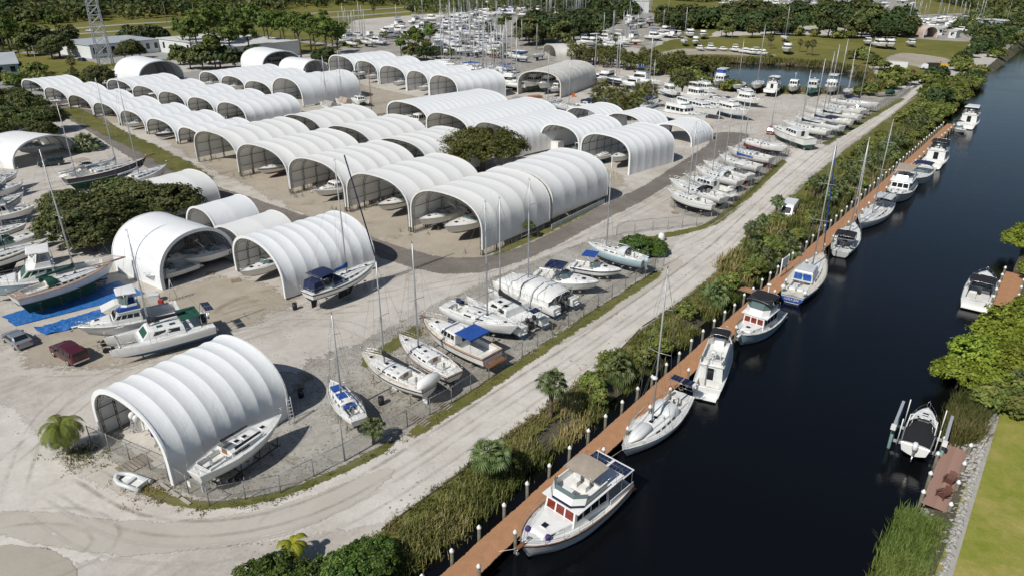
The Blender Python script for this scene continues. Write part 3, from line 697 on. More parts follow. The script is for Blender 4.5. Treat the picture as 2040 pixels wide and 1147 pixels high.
def toe_rail(h, r=.035, mt=0, y0=0.0, up=.02, z0=None):
    m = MB()
    for sd in (1, -1): m.tube([(h.x(t), y0 + sd * h.hb(t), h.zs(t) + up) for t in [i / 14 for i in range(15)]], r, 4, mt, sm=False)
    m.tube([(h.x(0), y0 - h.hb(0), h.zs(0) + up), (h.x(0), y0 + h.hb(0), h.zs(0) + up)], r, 4, mt, sm=False)
    return m
def guard_rail(h, hgt=.62, t0=0.0, t1=1.0, gap=1.8, r=.016, wires=2, bow=True, mid=True):
    m = MB(); nn = max(2, int(h.L * (t1 - t0) / gap)); ts = [t0 + (t1 - t0) * i / nn for i in range(nn + 1)]
    for sd in (1, -1):
        P = [Vector((h.x(t) - (.1 if t > .97 else 0), sd * max(h.hb(t) - .07, .12), h.zs(t))) for t in ts]
        for p in P: m.tube([p, p + Vector((0, 0, hgt))], r, 4)
        fine = [t0 + (t1 - t0) * i / 18 for i in range(19)]
        for wz in ([1, .5] if wires == 2 else [1]):
            m.tube([Vector((h.x(t) - (.1 if t > .97 else 0), sd * max(h.hb(t) - .07, .12), h.zs(t) + hgt * wz)) for t in fine], r * (.8 if mid else 1.2), 4)
    if bow and t1 > .95:
        m.tube([(h.x(1) - .1, -.12, h.zs(1) + hgt), (h.x(1) + .25, 0, h.zs(1) + hgt + .02), (h.x(1) - .1, .12, h.zs(1) + hgt)], r * 1.4, 4)
    if t0 == 0:
        m.tube([(h.x(0), -h.hb(0) + .07, h.zs(0) + hgt), (h.x(0), h.hb(0) - .07, h.zs(0) + hgt)], r * 1.3, 4)
    return m
def box_house(m, x0, x1, w0, w1, z0, z1, rf=.3, rr=.1, tum=.08, mt=0, top=None, n=6, crown=.05, wt=None):
    """deck house: aft x0, fore x1; half widths w0 aft, w1 fore; raked ends, rounded roof edges"""
    X0, X1 = x0 + rr, x1 - rf; dz = z1 - z0
    R_ = []
    for u, z, ins in ((0, z0, 0), (.9, z0 + dz * .9, tum * .9), (1, z1, tum + .09)):
        a, b = x0 + rr * u + (.08 if u == 1 else 0), x1 - rf * u - (.1 if u == 1 else 0)
        R_.append([Vector((a, -w0 + ins, z)), Vector((b, -w1 + ins, z)), Vector((b, w1 - ins, z)), Vector((a, w0 - ins, z))])
    m.loft(R_, mt, True, False, False)
    T = R_[-1]; c = (T[0] + T[2] + T[1] + T[3]) / 4 + Vector((0, 0, crown)); b = m.add(T + [c])
    for i in range(4): m.face((b + i, b + (i + 1) % 4, b + 4), mt if wt is None else wt)
    return m
def side_panes(parent, x0, x1, w0, w1, z0, z1, rf, rr, tum, segs, lo=.45, hi=.85, gm=None, name='window', t=.015):
    """panes set proud on both sides of a box_house; segs = (u0, u1) along the length"""
    def P(u, v, sd):
        a = x0 + rr * v; b = x1 - rf * v; x = a + (b - a) * u; y = (w0 + (w1 - w0) * u) - tum * v
        return Vector((x, sd * (y + .004), z0 + (z1 - z0) * v))
    for sd in (1, -1):
        for u0, u1 in segs:
            m = MB(); q = [P(u0, lo, sd), P(u1, lo, sd), P(u1, hi, sd), P(u0, hi, sd)]
            m.pane(*(q if sd < 0 else q[::-1]), t=t); m.ob(name, gm or glass, parent)
def end_panes(parent, xb, rake, w, z0, z1, tum, k, lo=.45, hi=.85, gm=None, sgn=1, name='window', fill=.84, only=None):
    """panes on the front (sgn 1) or back (sgn -1) face; xb = x at z0"""
    for i in range(k):
        if only and i not in only: continue
        c0 = -1 + 2 * (i + (1 - fill) / 2) / k; c1 = -1 + 2 * (i + 1 - (1 - fill) / 2) / k
        P = lambda c, v: Vector((xb - sgn * rake * v + sgn * .006, c * (w - tum * v) * .94, z0 + (z1 - z0) * v))
        q = [P(c0, lo), P(c1, lo), P(c1, hi), P(c0, hi)]
        m = MB(); m.pane(*(q if sgn > 0 else q[::-1]), t=.015); m.ob(name, gm or glass, parent)
def canopy_top(m, x0, x1, w, z, arch=.18, mt=0, th=.03, nx=5, droop=.08):
    """arched awning (bimini) with its own thickness"""
    for zz, fl in ((0, 1), (-th, -1)):
        G = [[Vector((x0 + (x1 - x0) * i / nx, w * math.sin((j / 6 - .5) * math.pi) , z + zz + arch * math.cos((j / 6 - .5) * math.pi) - droop * (2 * i / nx - 1) ** 2)) for j in range(7)] for i in range(nx + 1)]
        b = m.add([p for r in G for p in r])
        for i in range(nx):
            for j in range(6):
                f = (b + i * 7 + j, b + (i + 1) * 7 + j, b + (i + 1) * 7 + j + 1, b + i * 7 + j + 1); m.face(f if fl > 0 else f[::-1], mt, True)
    return m
def bimini(parent, x0, x1, w, zdeck, z, cm, name='bimini', arch=.18):
    m = MB(); canopy_top(m, x0, x1, w, z, arch); o = m.ob(name, cm, parent)
    m = MB()
    for sd in (1, -1):
        for xa, xb in ((x0 + .1, (x0 + x1) / 2 - .15), (x1 - .1, (x0 + x1) / 2 + .15)): m.tube([(xb, sd * w * .97, zdeck), (xa, sd * w * .97, z)], .018, 4)
    for x in (x0 + .1, x1 - .1): m.tube([(x, w * math.sin((j / 6 - .5) * math.pi), z + arch * math.cos((j / 6 - .5) * math.pi) - .03) for j in range(7)], .018, 4)
    m.ob('canopy_frame', steel, o)
    return o
def solar_panel(parent, x, y, z, lx, ly, tilt=0.0, nx=3, ny=2):
    m = MB(); M = Matrix.Translation((x, y, z)) @ Matrix.Rotation(tilt, 4, 'Y')
    m.box(-lx / 2, lx / 2, -ly / 2, ly / 2, -.02, .02, 0, M); o = m.ob('solar_panel', steel, parent)
    m = MB()
    for i in range(nx):
        for j in range(ny):
            a, b = -lx / 2 + lx * (i + .05) / nx, -lx / 2 + lx * (i + .95) / nx; c, d = -ly / 2 + ly * (j + .05) / ny, -ly / 2 + ly * (j + .95) / ny
            m.box(a, b, c, d, .021, .03, 0, M)
    tag(m.ob('cell', solar, o), kind='stuff')
    return o
def outboard(parent, x, y, z, cm=None, s=1.0, name='outboard_motor', tilt=.0):
    m = MB(); M = Matrix.Translation((x, y, z)) @ Matrix.Rotation(tilt, 4, 'Y') @ Matrix.Scale(s, 4)
    R_ = []
    for z_, a, b in ((0, .22, .15), (.12, .32, .2), (.4, .34, .21), (.55, .24, .16), (.6, .1, .08)):
        R_.append([M @ Vector((a * math.cos(t) - .18, b * math.sin(t), z_)) for t in [2 * math.pi * i / 10 for i in range(10)]])
    m.loft(R_, 0, True, True); m.frus(-.3, -.06, -.06, .06, -.7, -.3, -.02, -.09, .09, 0, 1, M); m.box(-.45, -.1, -.03, .03, -.95, -.7, 1, M)
    return m.ob(name, [cm or rub, steel], parent)

def keel_rudder(h, root, draft, bm, long=False):
    m = MB(); L = h.L
    if long: m.frus(-.30 * L, .2 * L, -.14, .14, -draft, -.38 * L, .3 * L, -.22, .22, -h.dr * .55)
    else: m.frus(-.09 * L, .07 * L, -.1, .1, -draft, -.07 * L, .14 * L, -.13, .13, -h.dr * .8)
    m.ob('keel', bm, root)
    m = MB()
    if long: m.frus(-.40 * L, -.31 * L, -.05, .05, -draft * .95, -.47 * L, -.38 * L, -.05, .05, .15)
    else: m.frus(-.455 * L, -.40 * L, -.05, .05, -draft * .8, -.46 * L, -.38 * L, -.05, .05, -h.dr * .1)
    m.ob('rudder', bm, root)
def rig(h, root, xm, Hm, mast=None, boom=True, cover=None, cov_r=.17, jib=None, spread=(.48, .76), bx=None, stay=True, r=.085, name='mast', backto=None, foreto=None, nz=None, boom_up=.95):
    z0 = (nz if nz is not None else h.zs(h.T(xm))) ; mm = mast or alu
    m = MB(); m.tube([(xm, 0, z0 - .1), (xm - .02, 0, z0 + Hm * .6), (xm - .06, 0, z0 + Hm)], [r * 1.1, r, r * .7], 7); mo = m.ob(name, mm, root)
    for f in spread:
        w = h.B * (.30 if f < .6 else .22); m = MB(); m.tube([(xm - .12, -w, z0 + Hm * f + .05), (xm, 0, z0 + Hm * f), (xm - .12, w, z0 + Hm * f + .05)], .03, 4); m.ob('spreader', mm, mo)
    m = MB(); m.tube([(xm, 0, z0 + Hm), (xm, 0, z0 + Hm + .35)], .015, 4); m.box(xm - .2, xm + .12, -.02, .02, z0 + Hm + .1, z0 + Hm + .14); m.ob('masthead_vane', rub, mo)
    if boom:
        bl = bx or (h.L * .36); zb = z0 + boom_up; m = MB(); m.tube([(xm - .05, 0, zb), (xm - bl, 0, zb + .1)], .06, 6); bo = m.ob('boom', mm, root)
        if cover:
            m = MB(); k = 6; R_ = []
            for i in range(k + 1):
                f = i / k; x = xm + .12 - (bl + .1) * f; hh = cov_r * (1.9 - 1.1 * f ** .5) if i else cov_r * 2.6; w = cov_r * (1 - .35 * f)
                R_.append([Vector((x, w * math.cos(a), zb + .05 + hh * .45 + hh * math.sin(a))) for a in [2 * math.pi * j / 8 for j in range(8)]])
            m.loft(R_, 0, True, True); m.ob('sail_cover', cover, bo)
    if stay:
        m = MB(); top = Vector((xm, 0, z0 + Hm)); rw = .012
        f = foreto if foreto is not None else h.x(1) - .05; m.tube([top, (f, 0, h.zs(1) + .05)], rw, 3, cap=False)
        if backto is not False: m.tube([top, (backto if backto is not None else h.x(0) + .05, 0, h.zs(0) + .05)], rw, 3, cap=False)
        for sd in (1, -1):
            for f, dx in ((.97, -.1), (.5, .5), (.5, -.6)):
                t = h.T(xm + dx); w = h.hb(t) * .95
                if f > .9:
                    m.tube([(xm, 0, z0 + Hm * f), (xm - .12, sd * h.B * .22, z0 + Hm * spread[-1] + .05), (xm - .12, sd * h.B * .30, z0 + Hm * spread[0] + .05), (xm + dx, sd * w, h.zs(t))], rw, 3, cap=False)
                else: m.tube([(xm, 0, z0 + Hm * f), (xm + dx, sd * w, h.zs(t))], rw, 3, cap=False)
        m.ob('rigging', wire, root)
        if jib:
            f = foreto if foreto is not None else h.x(1) - .05
            a = Vector((f, 0, h.zs(1) + .3)); m = MB(); k = 5
            m.tube([a.lerp(top, .02 + .93 * i / k) for i in range(k + 1)], [.05, .1, .1, .08, .06, .03], 6); m.ob('furled_headsail', jib, root)
    return mo

def sailboat(label, L=10.5, B=None, top=None, bottom=None, boot=None, deck=None, stripe=None, fs=None, fb=None, draft=1.7, mastx=.07, Hm=None, cover=None, jib=None, dodger=None, bim=None, rail=None, long=False, bt=None, group=None, det=2, teakdeck=False, boom=True, mizzen=None, name='sailboat', hatch=3, wins=4, mast=True, mastm=None, lean=0, rake=None, cab=(.30, .55), spread=(.48, .76)):
    B = B or L * .31; fs = fs or L * .088; fb = fb or L * .125
    h = Hull('sail', L, B, fs, fb, L * .045 + .05, bt, rake)
    root = thing(name, label, 'sailboat', group=group); root['draft'] = draft
    dm = teak if teakdeck else (deck or deckm)
    ob('hull', h.mesh('hull', [top or gel, bottom or abl, boot or navy, stripe or navy], stripe, n=14 if det else 9), root)
    cx0, cx1, cw = -.40 * L, -.17 * L, B * .24
    ob('deck', deck_mesh(h, [dm, teak if teakdeck else skin, teak if teakdeck else deckm], (cx0, cx1, cw) if det else None), root)
    if det: toe_rail(h, .03).ob('toe_rail', rail or (deck or gel), root)
    # coachroof
    x0, x1 = -.17 * L, L * cab[0]; H0, H1 = .42 + L * .006, .22; m = MB(); R_ = []; N = 7
    def cabw(x): return min(h.hb(h.T(x)) * .68, B * .34)
    for i in range(N + 1):
        f = i / N; x = x0 + (x1 - x0) * f; w = cabw(x); hh = H0 + (H1 - H0) * f; z = h.zs(h.T(x)) - .03
        if i == N: hh *= .35
        R_.append([Vector((x, -w, z)), Vector((x, -w * .9, z + hh * .85)), Vector((x, -w * .6, z + hh)), Vector((x, 0, z + hh + .05)), Vector((x, w * .6, z + hh)), Vector((x, w * .9, z + hh * .85)), Vector((x, w, z))])
    m.loft(R_, 0, False, False, False)
    m.poly(R_[0][::-1]); cab_o = m.ob('cabin_trunk', top if top in (gel, gel2) else gel, root)
    if det:
        for sd in (1, -1):
            for i in range(wins):
                xa = x0 + (x1 - x0) * (.06 + .68 * i / wins); xb = xa + (x1 - x0) * .68 / wins * .62
                def P(x, v):
                    w = cabw(x); hh = H0 + (H1 - H0) * (x - x0) / (x1 - x0); return Vector((x, sd * (w * (1 - .1 * v) + .012), h.zs(h.T(x)) - .03 + hh * .85 * v))
                q = [P(xa, .3), P(xb, .3), P(xb, .8), P(xa, .8)]; m = MB(); m.pane(*(q if sd < 0 else q[::-1]), t=.012); m.ob('window', glass, cab_o)
        for i in range(hatch):
            x = (x0 + (x1 - x0) * (.35 + .45 * i / max(1, hatch - 1))) if i < hatch - 1 else x1 + L * .04
            f = (x - x0) / (x1 - x0); z = h.zs(h.T(x)) + (H0 + (H1 - H0) * f + .02 if f < 1 else .06)
            m = MB(); m.box(x - .26, x + .26, -.26, .26, z - .03, z + .05, 0); m.box(x - .2, x + .2, -.2, .2, z + .05, z + .06, 1); m.ob('hatch', [gel, glass], root)
        m = MB(); z = h.zs(h.T(x0)); m.pane((x0 - .02, .3, z), (x0 - .02, -.3, z), (x0 - .02, -.3, z + H0), (x0 - .02, .3, z + H0), .02); m.ob('companionway', wood if det > 1 else glass, cab_o)
        m = MB()
        for sd in (1, -1): m.box(cx0, cx1 + .3, sd * (cw + .1) - .06, sd * (cw + .1) + .06, h.zs(.3) - .05, h.zs(.3) + .2)
        m.ob('coaming', gel, root)
        m = MB(); xw = cx0 + .3 * (cx1 - cx0); zc = h.zs(.15) + .45
        m.tube([(xw + .38 * 0, .42 * math.cos(a), zc + .42 * math.sin(a)) for a in [2 * math.pi * i / 12 for i in range(13)]], .02, 4); m.box(xw + .03, xw + .2, -.08, .08, zc - 1, zc + .05); m.ob('steering_wheel', steel, root)
        guard_rail(h).ob('guard_rail', steel, root)
        m = MB()
        for sd in (1, -1):
            for xx in (x0 + .5, x0 + .1 * L + .5): m.tube([(xx, sd * (cabw(xx) * .55), h.zs(h.T(xx)) + H0 + .0), (xx, sd * cabw(xx) * .55, h.zs(h.T(xx)) + H0 + .16)], .07, 7)
            m.tube([(cx1 - .5, sd * (cw + .1), h.zs(.3) + .2), (cx1 - .5, sd * (cw + .1), h.zs(.3) + .36)], .08, 7)
            m.tube([(x0 + .3, sd * cabw(x0) * .75, h.zs(.4) + H0 + .06), (x1 - .9, sd * cabw(x1) * .75, h.zs(.7) + H1 + .09)], .02, 4)
        m.ob('deck_hardware', steel, root)
    if dodger:
        m = MB(); z = h.zs(h.T(x0)) + H0 - .05; w = cw + .35
        R_ = [[Vector((x0 + dx, w * math.cos(a) * ww, z + hh * math.sin(a) - (.3 if abs(math.cos(a)) > .99 else 0))) for a in [math.pi * j / 8 for j in range(9)]] for dx, hh, ww in ((1.1, .02, .9), (.75, .5, .95), (.2, .72, 1), (-.45, .68, 1))]
        m.loft(R_, 0, False, False); m.ob('dodger', dodger, root)
    if bim: bimini(root, cx0 - .1, cx1 - .1, cw + .5, h.zs(.2), h.zs(.2) + 1.95, bim)
    if mast:
        rig(h, root, mastx * L, Hm or L * 1.22, mastm, boom, cover, jib=jib, nz=h.zs(h.T(mastx * L)) + (.25 if mastx * L < x1 else 0), spread=spread, stay=det > 0 or True)
        if mizzen: rig(h, root, -.36 * L, (Hm or L * 1.22) * mizzen, mastm, True, cover, bx=L * .18, spread=(.55,), stay=False, name='mizzen_mast', r=.07)
    keel_rudder(h, root, draft, bottom or abl, long)
    return root, h

def motor(label, kind='trawler', L=12, B=None, top=None, bottom=None, boot=None, stripe=None, deck=None, fs=None, fb=None, group=None, name='motor_yacht', bim=None, fly=True, front=3, gm=None, fgm=None, house=(-.26, .16), hz=1.75, aftroof=False, solar_=False, trunk=True, hardtop=None, arch=False, rail=True, cockpit=True, band=None, radar=True, swim=True, woodtrim=None, dr=None, flyrail=True, mastz=None, encl=None, det=2, rf=.5, cat='motor yacht', aftcabin=False, winhi=.86, bimx=None):
    B = B or L * .33; fs = fs or L * .085; fb = fb or L * .145; dr = dr or L * .055
    h = Hull('trawler' if kind == 'trawler' else 'power', L, B, fs, fb, dr)
    root = thing(name, label, cat, group=group); root['draft'] = dr
    ob('hull', h.mesh('hull', [top or gel, bottom or abl, boot or navy, stripe or navy], stripe, n=14 if det else 9), root)
    hx0, hx1 = L * house[0], L * house[1]; dm = deck or deckm
    ck = (-.47 * L, hx0 - .02, B * .36) if cockpit else None
    ob('deck', deck_mesh(h, [dm, skin, teak if woodtrim else skin], ck if det else None, depth=.65, seats=False), root)
    toe_rail(h, .045).ob('rub_rail', woodtrim or rub if kind == 'trawler' else gel, root)
    w0, w1 = B * .40, B * .34; zd = h.zs(.45) - .1
    m = MB(); box_house(m, hx0, hx1, w0, w1, zd, zd + hz, rf, .05, .1); ho = m.ob('deckhouse', gel if top not in (gel2,) else gel2, root)
    if det:
        side_panes(ho, hx0, hx1, w0, w1, zd, zd + hz, rf, .05, .1, [(.08, .28), (.32, .52), (.56, .74), (.78, .93)], .45, winhi, gm)
        end_panes(ho, hx1, rf, w1, zd, zd + hz, .1, front, .48, winhi, fgm or gm)
        end_panes(ho, hx0, -.05, w0, zd, zd + hz, .1, 3, .08, .86, gm, -1, name='door', only=[1])
    if trunk:
        tx1 = L * .40; wt = min(h.hb(h.T(tx1)) * .75, w1); m = MB(); box_house(m, hx1 - .3, tx1, w1 * .95, wt, h.zs(.75) - .1, h.zs(.75) + .42, .7, 0, .08); to = m.ob('trunk_cabin', gel, root)
        if det:
            m = MB(); x = (hx1 + tx1) / 2; z = h.zs(.75) + .44; m.box(x - .3, x + .3, -.3, .3, z, z + .06, 0); m.box(x - .24, x + .24, -.24, .24, z + .06, z + .07, 1); m.ob('hatch', [gel, glass], to)
            side_panes(to, hx1 - .3, tx1, w1 * .95, wt, h.zs(.75) - .1, h.zs(.75) + .42, .7, 0, .08, [(.3, .5), (.6, .75)], .4, .75)
    zr = zd + hz
    if fly:
        fx0, fx1 = hx0 - (.14 * L if aftroof else .1), hx1 - rf + .15
        m = MB(); m.box(fx0, fx1, -w0 - .05, w0 + .05, zr, zr + .07); fo = m.ob('flybridge_deck', gel if top is not gel2 else gel2, root)
        m = MB(); fw = w0 * .92; X0, X1 = hx0 + .2, fx1 - .1
        out = [Vector((X0, -fw, 0)), Vector((X1 - .8, -fw, 0)), Vector((X1, -fw * .55, 0)), Vector((X1, fw * .55, 0)), Vector((X1 - .8, fw, 0)), Vector((X0, fw, 0))]
        A = [p + Vector((0, 0, zr + .07)) for p in out]; Bq = [p + Vector((-.32 if p.x > X0 + .1 else 0, 0, zr + .78)) for p in out]
        In = [Vector((p.x - (.1 if p.x > X0 + .1 else -.0), p.y * .93, p.z)) for p in Bq]; I0 = [Vector((p.x, p.y, zr + .1)) for p in In]
        m.loft([A, Bq, In, I0], 0, False, False, False); cm_ = m.ob('flybridge_coaming', gel if top is not gel2 else gel2, fo)
        if band: 
            m = MB(); e = [p + Vector((.015, 0 if abs(p.y) < fw * .9 else math.copysign(.015, p.y), 0)) for p in A]; f_ = [a.lerp(b, .28) for a, b in zip(e, [p + Vector((.02, math.copysign(.02, p.y), 0)) for p in Bq])]; e = [a.lerp(b, .06) for a, b in zip(e, f_)]
            m.loft([e, f_], 0, False, False, False); m.ob('stripe', band, cm_)
        if det:
            m = MB(); xs = X0 + .5
            for y in (-.45, .45): m.box(xs + .6, xs + 1.1, y - .25, y + .25, zr + .1, zr + .55); m.box(xs + .55, xs + .65, y - .25, y + .25, zr + .5, zr + 1.0)
            m.box(X0 + .1, X0 + .5, -fw * .8, fw * .8, zr + .1, zr + .5); m.ob('seat', skin, fo)
            m = MB(); m.frus(X1 - 1.1, X1 - .6, -.5, .5, zr + .1, X1 - 1.0, X1 - .75, -.5, .5, zr + 1.0); m.ob('helm_console', gel, fo)
            m = MB(); q = [Bq[1], Bq[2], Bq[3], Bq[4]]; m.loft([q, [p + Vector((-.18, 0, .32)) for p in q]], 0, False, False, False); m.ob('windscreen', glassg, fo)
            if flyrail:
                m = MB()
                for y in (-w0, w0):
                    m.tube([(hx0 + .2, y * .92, zr + .95), (fx0 + .05, y, zr + .95)], .02, 4)
                    for x in (fx0 + .05, (fx0 + hx0) / 2): m.tube([(x, y, zr), (x, y, zr + .95)], .018, 4)
                m.tube([(fx0 + .05, -w0, zr + .95), (fx0 + .05, w0, zr + .95)], .02, 4); m.ob('guard_rail', steel, fo)
        if bim: bimini(root, X0 - .1 if bimx is None else bimx[0], X1 - .25 if bimx is None else bimx[1], fw * (1.02 if bimx is None else .86), zr + .7, zr + 1.8, bim)
        if encl:
            m = MB(); q = [Bq[1], Bq[2], Bq[3], Bq[4]]; m.loft([q, [p + Vector((-.35, -p.y * .06, 1.15)) for p in q]], 0, False, False, False); m.ob('clear_curtain', encl, root)
        if hardtop:
            m = MB(); box_house(m, X0 - .2, X1 - .3, fw * 1.02, fw * .8, zr + 2.0, zr + 2.14, .1, .05, .05); hto = m.ob('hardtop', hardtop, root)
            m = MB()
            for sd in (1, -1):
                for x in (X0 + .1, X1 - 1.0): m.tube([(x, sd * fw * .92, zr + .7), (x, sd * fw * .9, zr + 2.0)], .025, 4)
            m.ob('hardtop_frame', steel, hto)
    if aftroof:
        m = MB(); rx0 = -.49 * L; m.box(rx0, hx0 - (.14 * L if fly else 0) - .01, -w0 - .12, w0 + .12, zr - .03, zr + .05); ro = m.ob('aft_roof', gel, root)
        m = MB()
        for sd in (1, -1):
            for x in (rx0 + .1, (rx0 + hx0) / 2): m.tube([(x, sd * w0, h.zs(.05)), (x, sd * w0, zr)], .035, 5)
            m.box(rx0, hx0, sd * (w0 + .1) - .03, sd * (w0 + .1) + .03, h.zs(.1), h.zs(.1) + .5)
        m.ob('roof_post', gel, ro)
        if solar_:
            for y in (-w0 * .55, w0 * .55): solar_panel(ro, rx0 + .75, y, zr + .12, 1.0, w0 * .95, 0, 3, 5)
    if arch:
        m = MB(); xa = hx0 - .05; m.tube([(xa - .3, -w0 - .05, h.zs(.3)), (xa, -w0 * .9, zr + .35), (xa, w0 * .9, zr + .35), (xa - .3, w0 + .05, h.zs(.3))], .1, 6); m.ob('radar_arch', gel, root)
    if radar and det:
        m = MB(); xr = hx0 + .3; zz = zr + (1.2 if fly else .2) + (mastz or 0); m.tube([(xr, 0, zr), (xr, 0, zz)], .05, 5); m.ball((xr, 0, zz + .12), .32, 0, 10, 4, .45); m.tube([(xr - .15, .4, zz - .1), (xr - .35, .45, zz + 1.8)], .012, 3); m.ob('radar', gel, root)
    if rail and det: guard_rail(h, .7, .38, 1, 1.3, .02, 2).ob('bow_rail', steel, root)
    if det:
        m = MB(); m.box(h.x(1) - .5, h.x(1) + .45, -.16, .16, h.zs(1) - .02, h.zs(1) + .05); m.ob('bow_pulpit', woodtrim or gel, root)
        m = MB(); m.tube([(h.x(1) + .3, 0, h.zs(1) - .05), (h.x(1) + .5, 0, h.zs(1) - .35)], .03, 4); m.box(h.x(1) + .35, h.x(1) + .6, -.2, .2, h.zs(1) - .42, h.zs(1) - .34); m.ob('anchor', steel, root)
        m = MB(); m.box(h.x(1) - 1.0, h.x(1) - .7, -.12, .12, h.zs(1), h.zs(1) + .2); m.ob('windlass', steel, root)
    if swim:
        m = MB(); m.box(h.x(0) - .85, h.x(0) + .02, -B * .38, B * .38, .18, .26); m.ob('swim_platform', woodtrim or gel, root)
    m = MB()
    for sd in (1, -1): m.tube([(-.35 * L, sd * B * .2, -dr * .9), (-.46 * L, sd * B * .2, -dr - .15)], .04, 5); m.frus(-.475 * L, -.455 * L, sd * B * .2 - .02, sd * B * .2 + .02, -dr - .35, -.49 * L, -.45 * L, sd * B * .2 - .02, sd * B * .2 + .02, -dr + .15)
    m.ob('running_gear', steel, root)
    return root, h

def express(label, L=8.5, B=None, top=None, bottom=None, boot=None, stripe=None, bim=None, group=None, arch=True, det=2, name='sport_cruiser', cat='sport cruiser', canvas=None, outb=0, swim=True, hatches=3, dr=None, obm=None, cover=None, arch_x=-.2):
    B = B or L * .32; dr = dr or L * .05
    h = Hull('power', L, B, L * .105, L * .14, dr); root = thing(name, label, cat, group=group); root['draft'] = dr
    ob('hull', h.mesh('hull', [top or gel, bottom or gel, boot or gel, stripe or navy], stripe, n=14 if det else 9), root)
    ck = (-.44 * L, -.02 * L, B * .36)
    ob('deck', deck_mesh(h, [gel, skin, skin], ck if not cover else None, depth=.7), root)
    toe_rail(h, .035).ob('rub_rail', steel, root)
    # swept foredeck
    m = MB(); R_ = []; N = 7
    for i in range(N + 1):
        f = i / N; x = -.03 * L + .45 * L * f; w = min(h.hb(h.T(x)) * .82, B * .4); hh = .42 * math.cos(f * math.pi / 2) ** .8 + .02; z = h.zs(h.T(x)) - .06
        R_.append([Vector((x, w * math.cos(a), z + hh * math.sin(a) ** .7 if 0 < a < math.pi else z)) for a in [math.pi * j / 8 for j in range(9)]])
    m.loft(R_, 0, False, False); m.ob('foredeck', gel, root)
    if det:
        for i in range(hatches):
            x = .06 * L + .1 * L * i; f = (x + .03 * L) / (.45 * L); z = h.zs(h.T(x)) - .04 + .42 * math.cos(min(1, f) * math.pi / 2) ** .8 + .02
            if i == hatches - 1: m = MB(); m.box(x - .25, x + .25, -.25, .25, z - .02, z + .05); m.ob('hatch', glass, root)
            else:
                m = MB(); m.box(x - .1, x + .1, .45, .6, z - .06, z + .0); m.box(x - .1, x + .1, -.6, -.45, z - .06, z + .0); m.ob('hatch', glass, root)
    m = MB(); w = B * .38; z = h.zs(.5) + .3; q0 = [Vector((-.12 * L, -w, z - .05)), Vector((.0, -w * .92, z)), Vector((.07 * L, -w * .5, z + .05)), Vector((.07 * L, w * .5, z + .05)), Vector((.0, w * .92, z)), Vector((-.12 * L, w, z - .05))]
    q1 = [p + Vector((-.38 if i in (1, 2, 3, 4) else 0, -p.y * .08, .5 if i in (1, 2, 3, 4) else .12)) for i, p in enumerate(q0)]
    m.loft([q0, q1], 0, False, False, False); wo = m.ob('windscreen', glassg, root)
    m = MB(); m.tube(q1, .025, 4); m.tube(q0, .02, 4); m.ob('windscreen_frame', steel, wo)
    if cover:
        m = MB(); R_ = []
        for i in range(6):
            x = -.46 * L + i * .1 * L; w = h.hb(h.T(x)) * .95; R_.append([Vector((x, w * math.cos(a), h.zs(.3) + .02 + (.15 + .35 * i / 5) * math.sin(a))) for a in [math.pi * j / 8 for j in range(9)]])
        m.loft(R_, 0, False, False); m.ob('cockpit_cover', cover, root)
    elif det:
        m = MB(); zf = h.zs(.3) - .75; m.box(-.43 * L, -.36 * L, -B * .3, B * .3, zf, zf + .5); m.box(-.1 * L, -.04 * L, -B * .3, -B * .05, zf, zf + .75); m.box(-.15 * L, -.05 * L, B * .08, B * .3, zf, zf + .6); m.ob('seat', skin, root)
    if arch:
        m = MB(); xa = arch_x * L; R_ = []
        for p in [(xa - .5, -B * .46, h.zs(.3)), (xa - .1, -B * .42, h.zs(.3) + 1.0), (xa + .1, -B * .3, h.zs(.3) + 1.45), (xa + .1, B * .3, h.zs(.3) + 1.45), (xa - .1, B * .42, h.zs(.3) + 1.0), (xa - .5, B * .46, h.zs(.3))]: R_.append(p)
        m.tube(R_, .09, 6); m.ball((xa, 0, h.zs(.3) + 1.65), .25, 0, 8, 4, .5); m.ob('radar_arch', gel, root)
    if bim: bimini(root, -.30 * L, -.02 * L, B * .4, h.zs(.3), h.zs(.3) + 1.75, bim)
    if det: guard_rail(h, .5, .55, 1, 1.2, .016, 1).ob('bow_rail', steel, root)
    if swim:
        m = MB(); m.box(h.x(0) - .6, h.x(0) + .02, -B * .4, B * .4, .2, .3); m.ob('swim_platform', gel, root)
    for i in range(outb): outboard(root, h.x(0) - .15, (i - (outb - 1) / 2) * .75, h.zs(0) - .1, obm, 1.2)
    return root, h

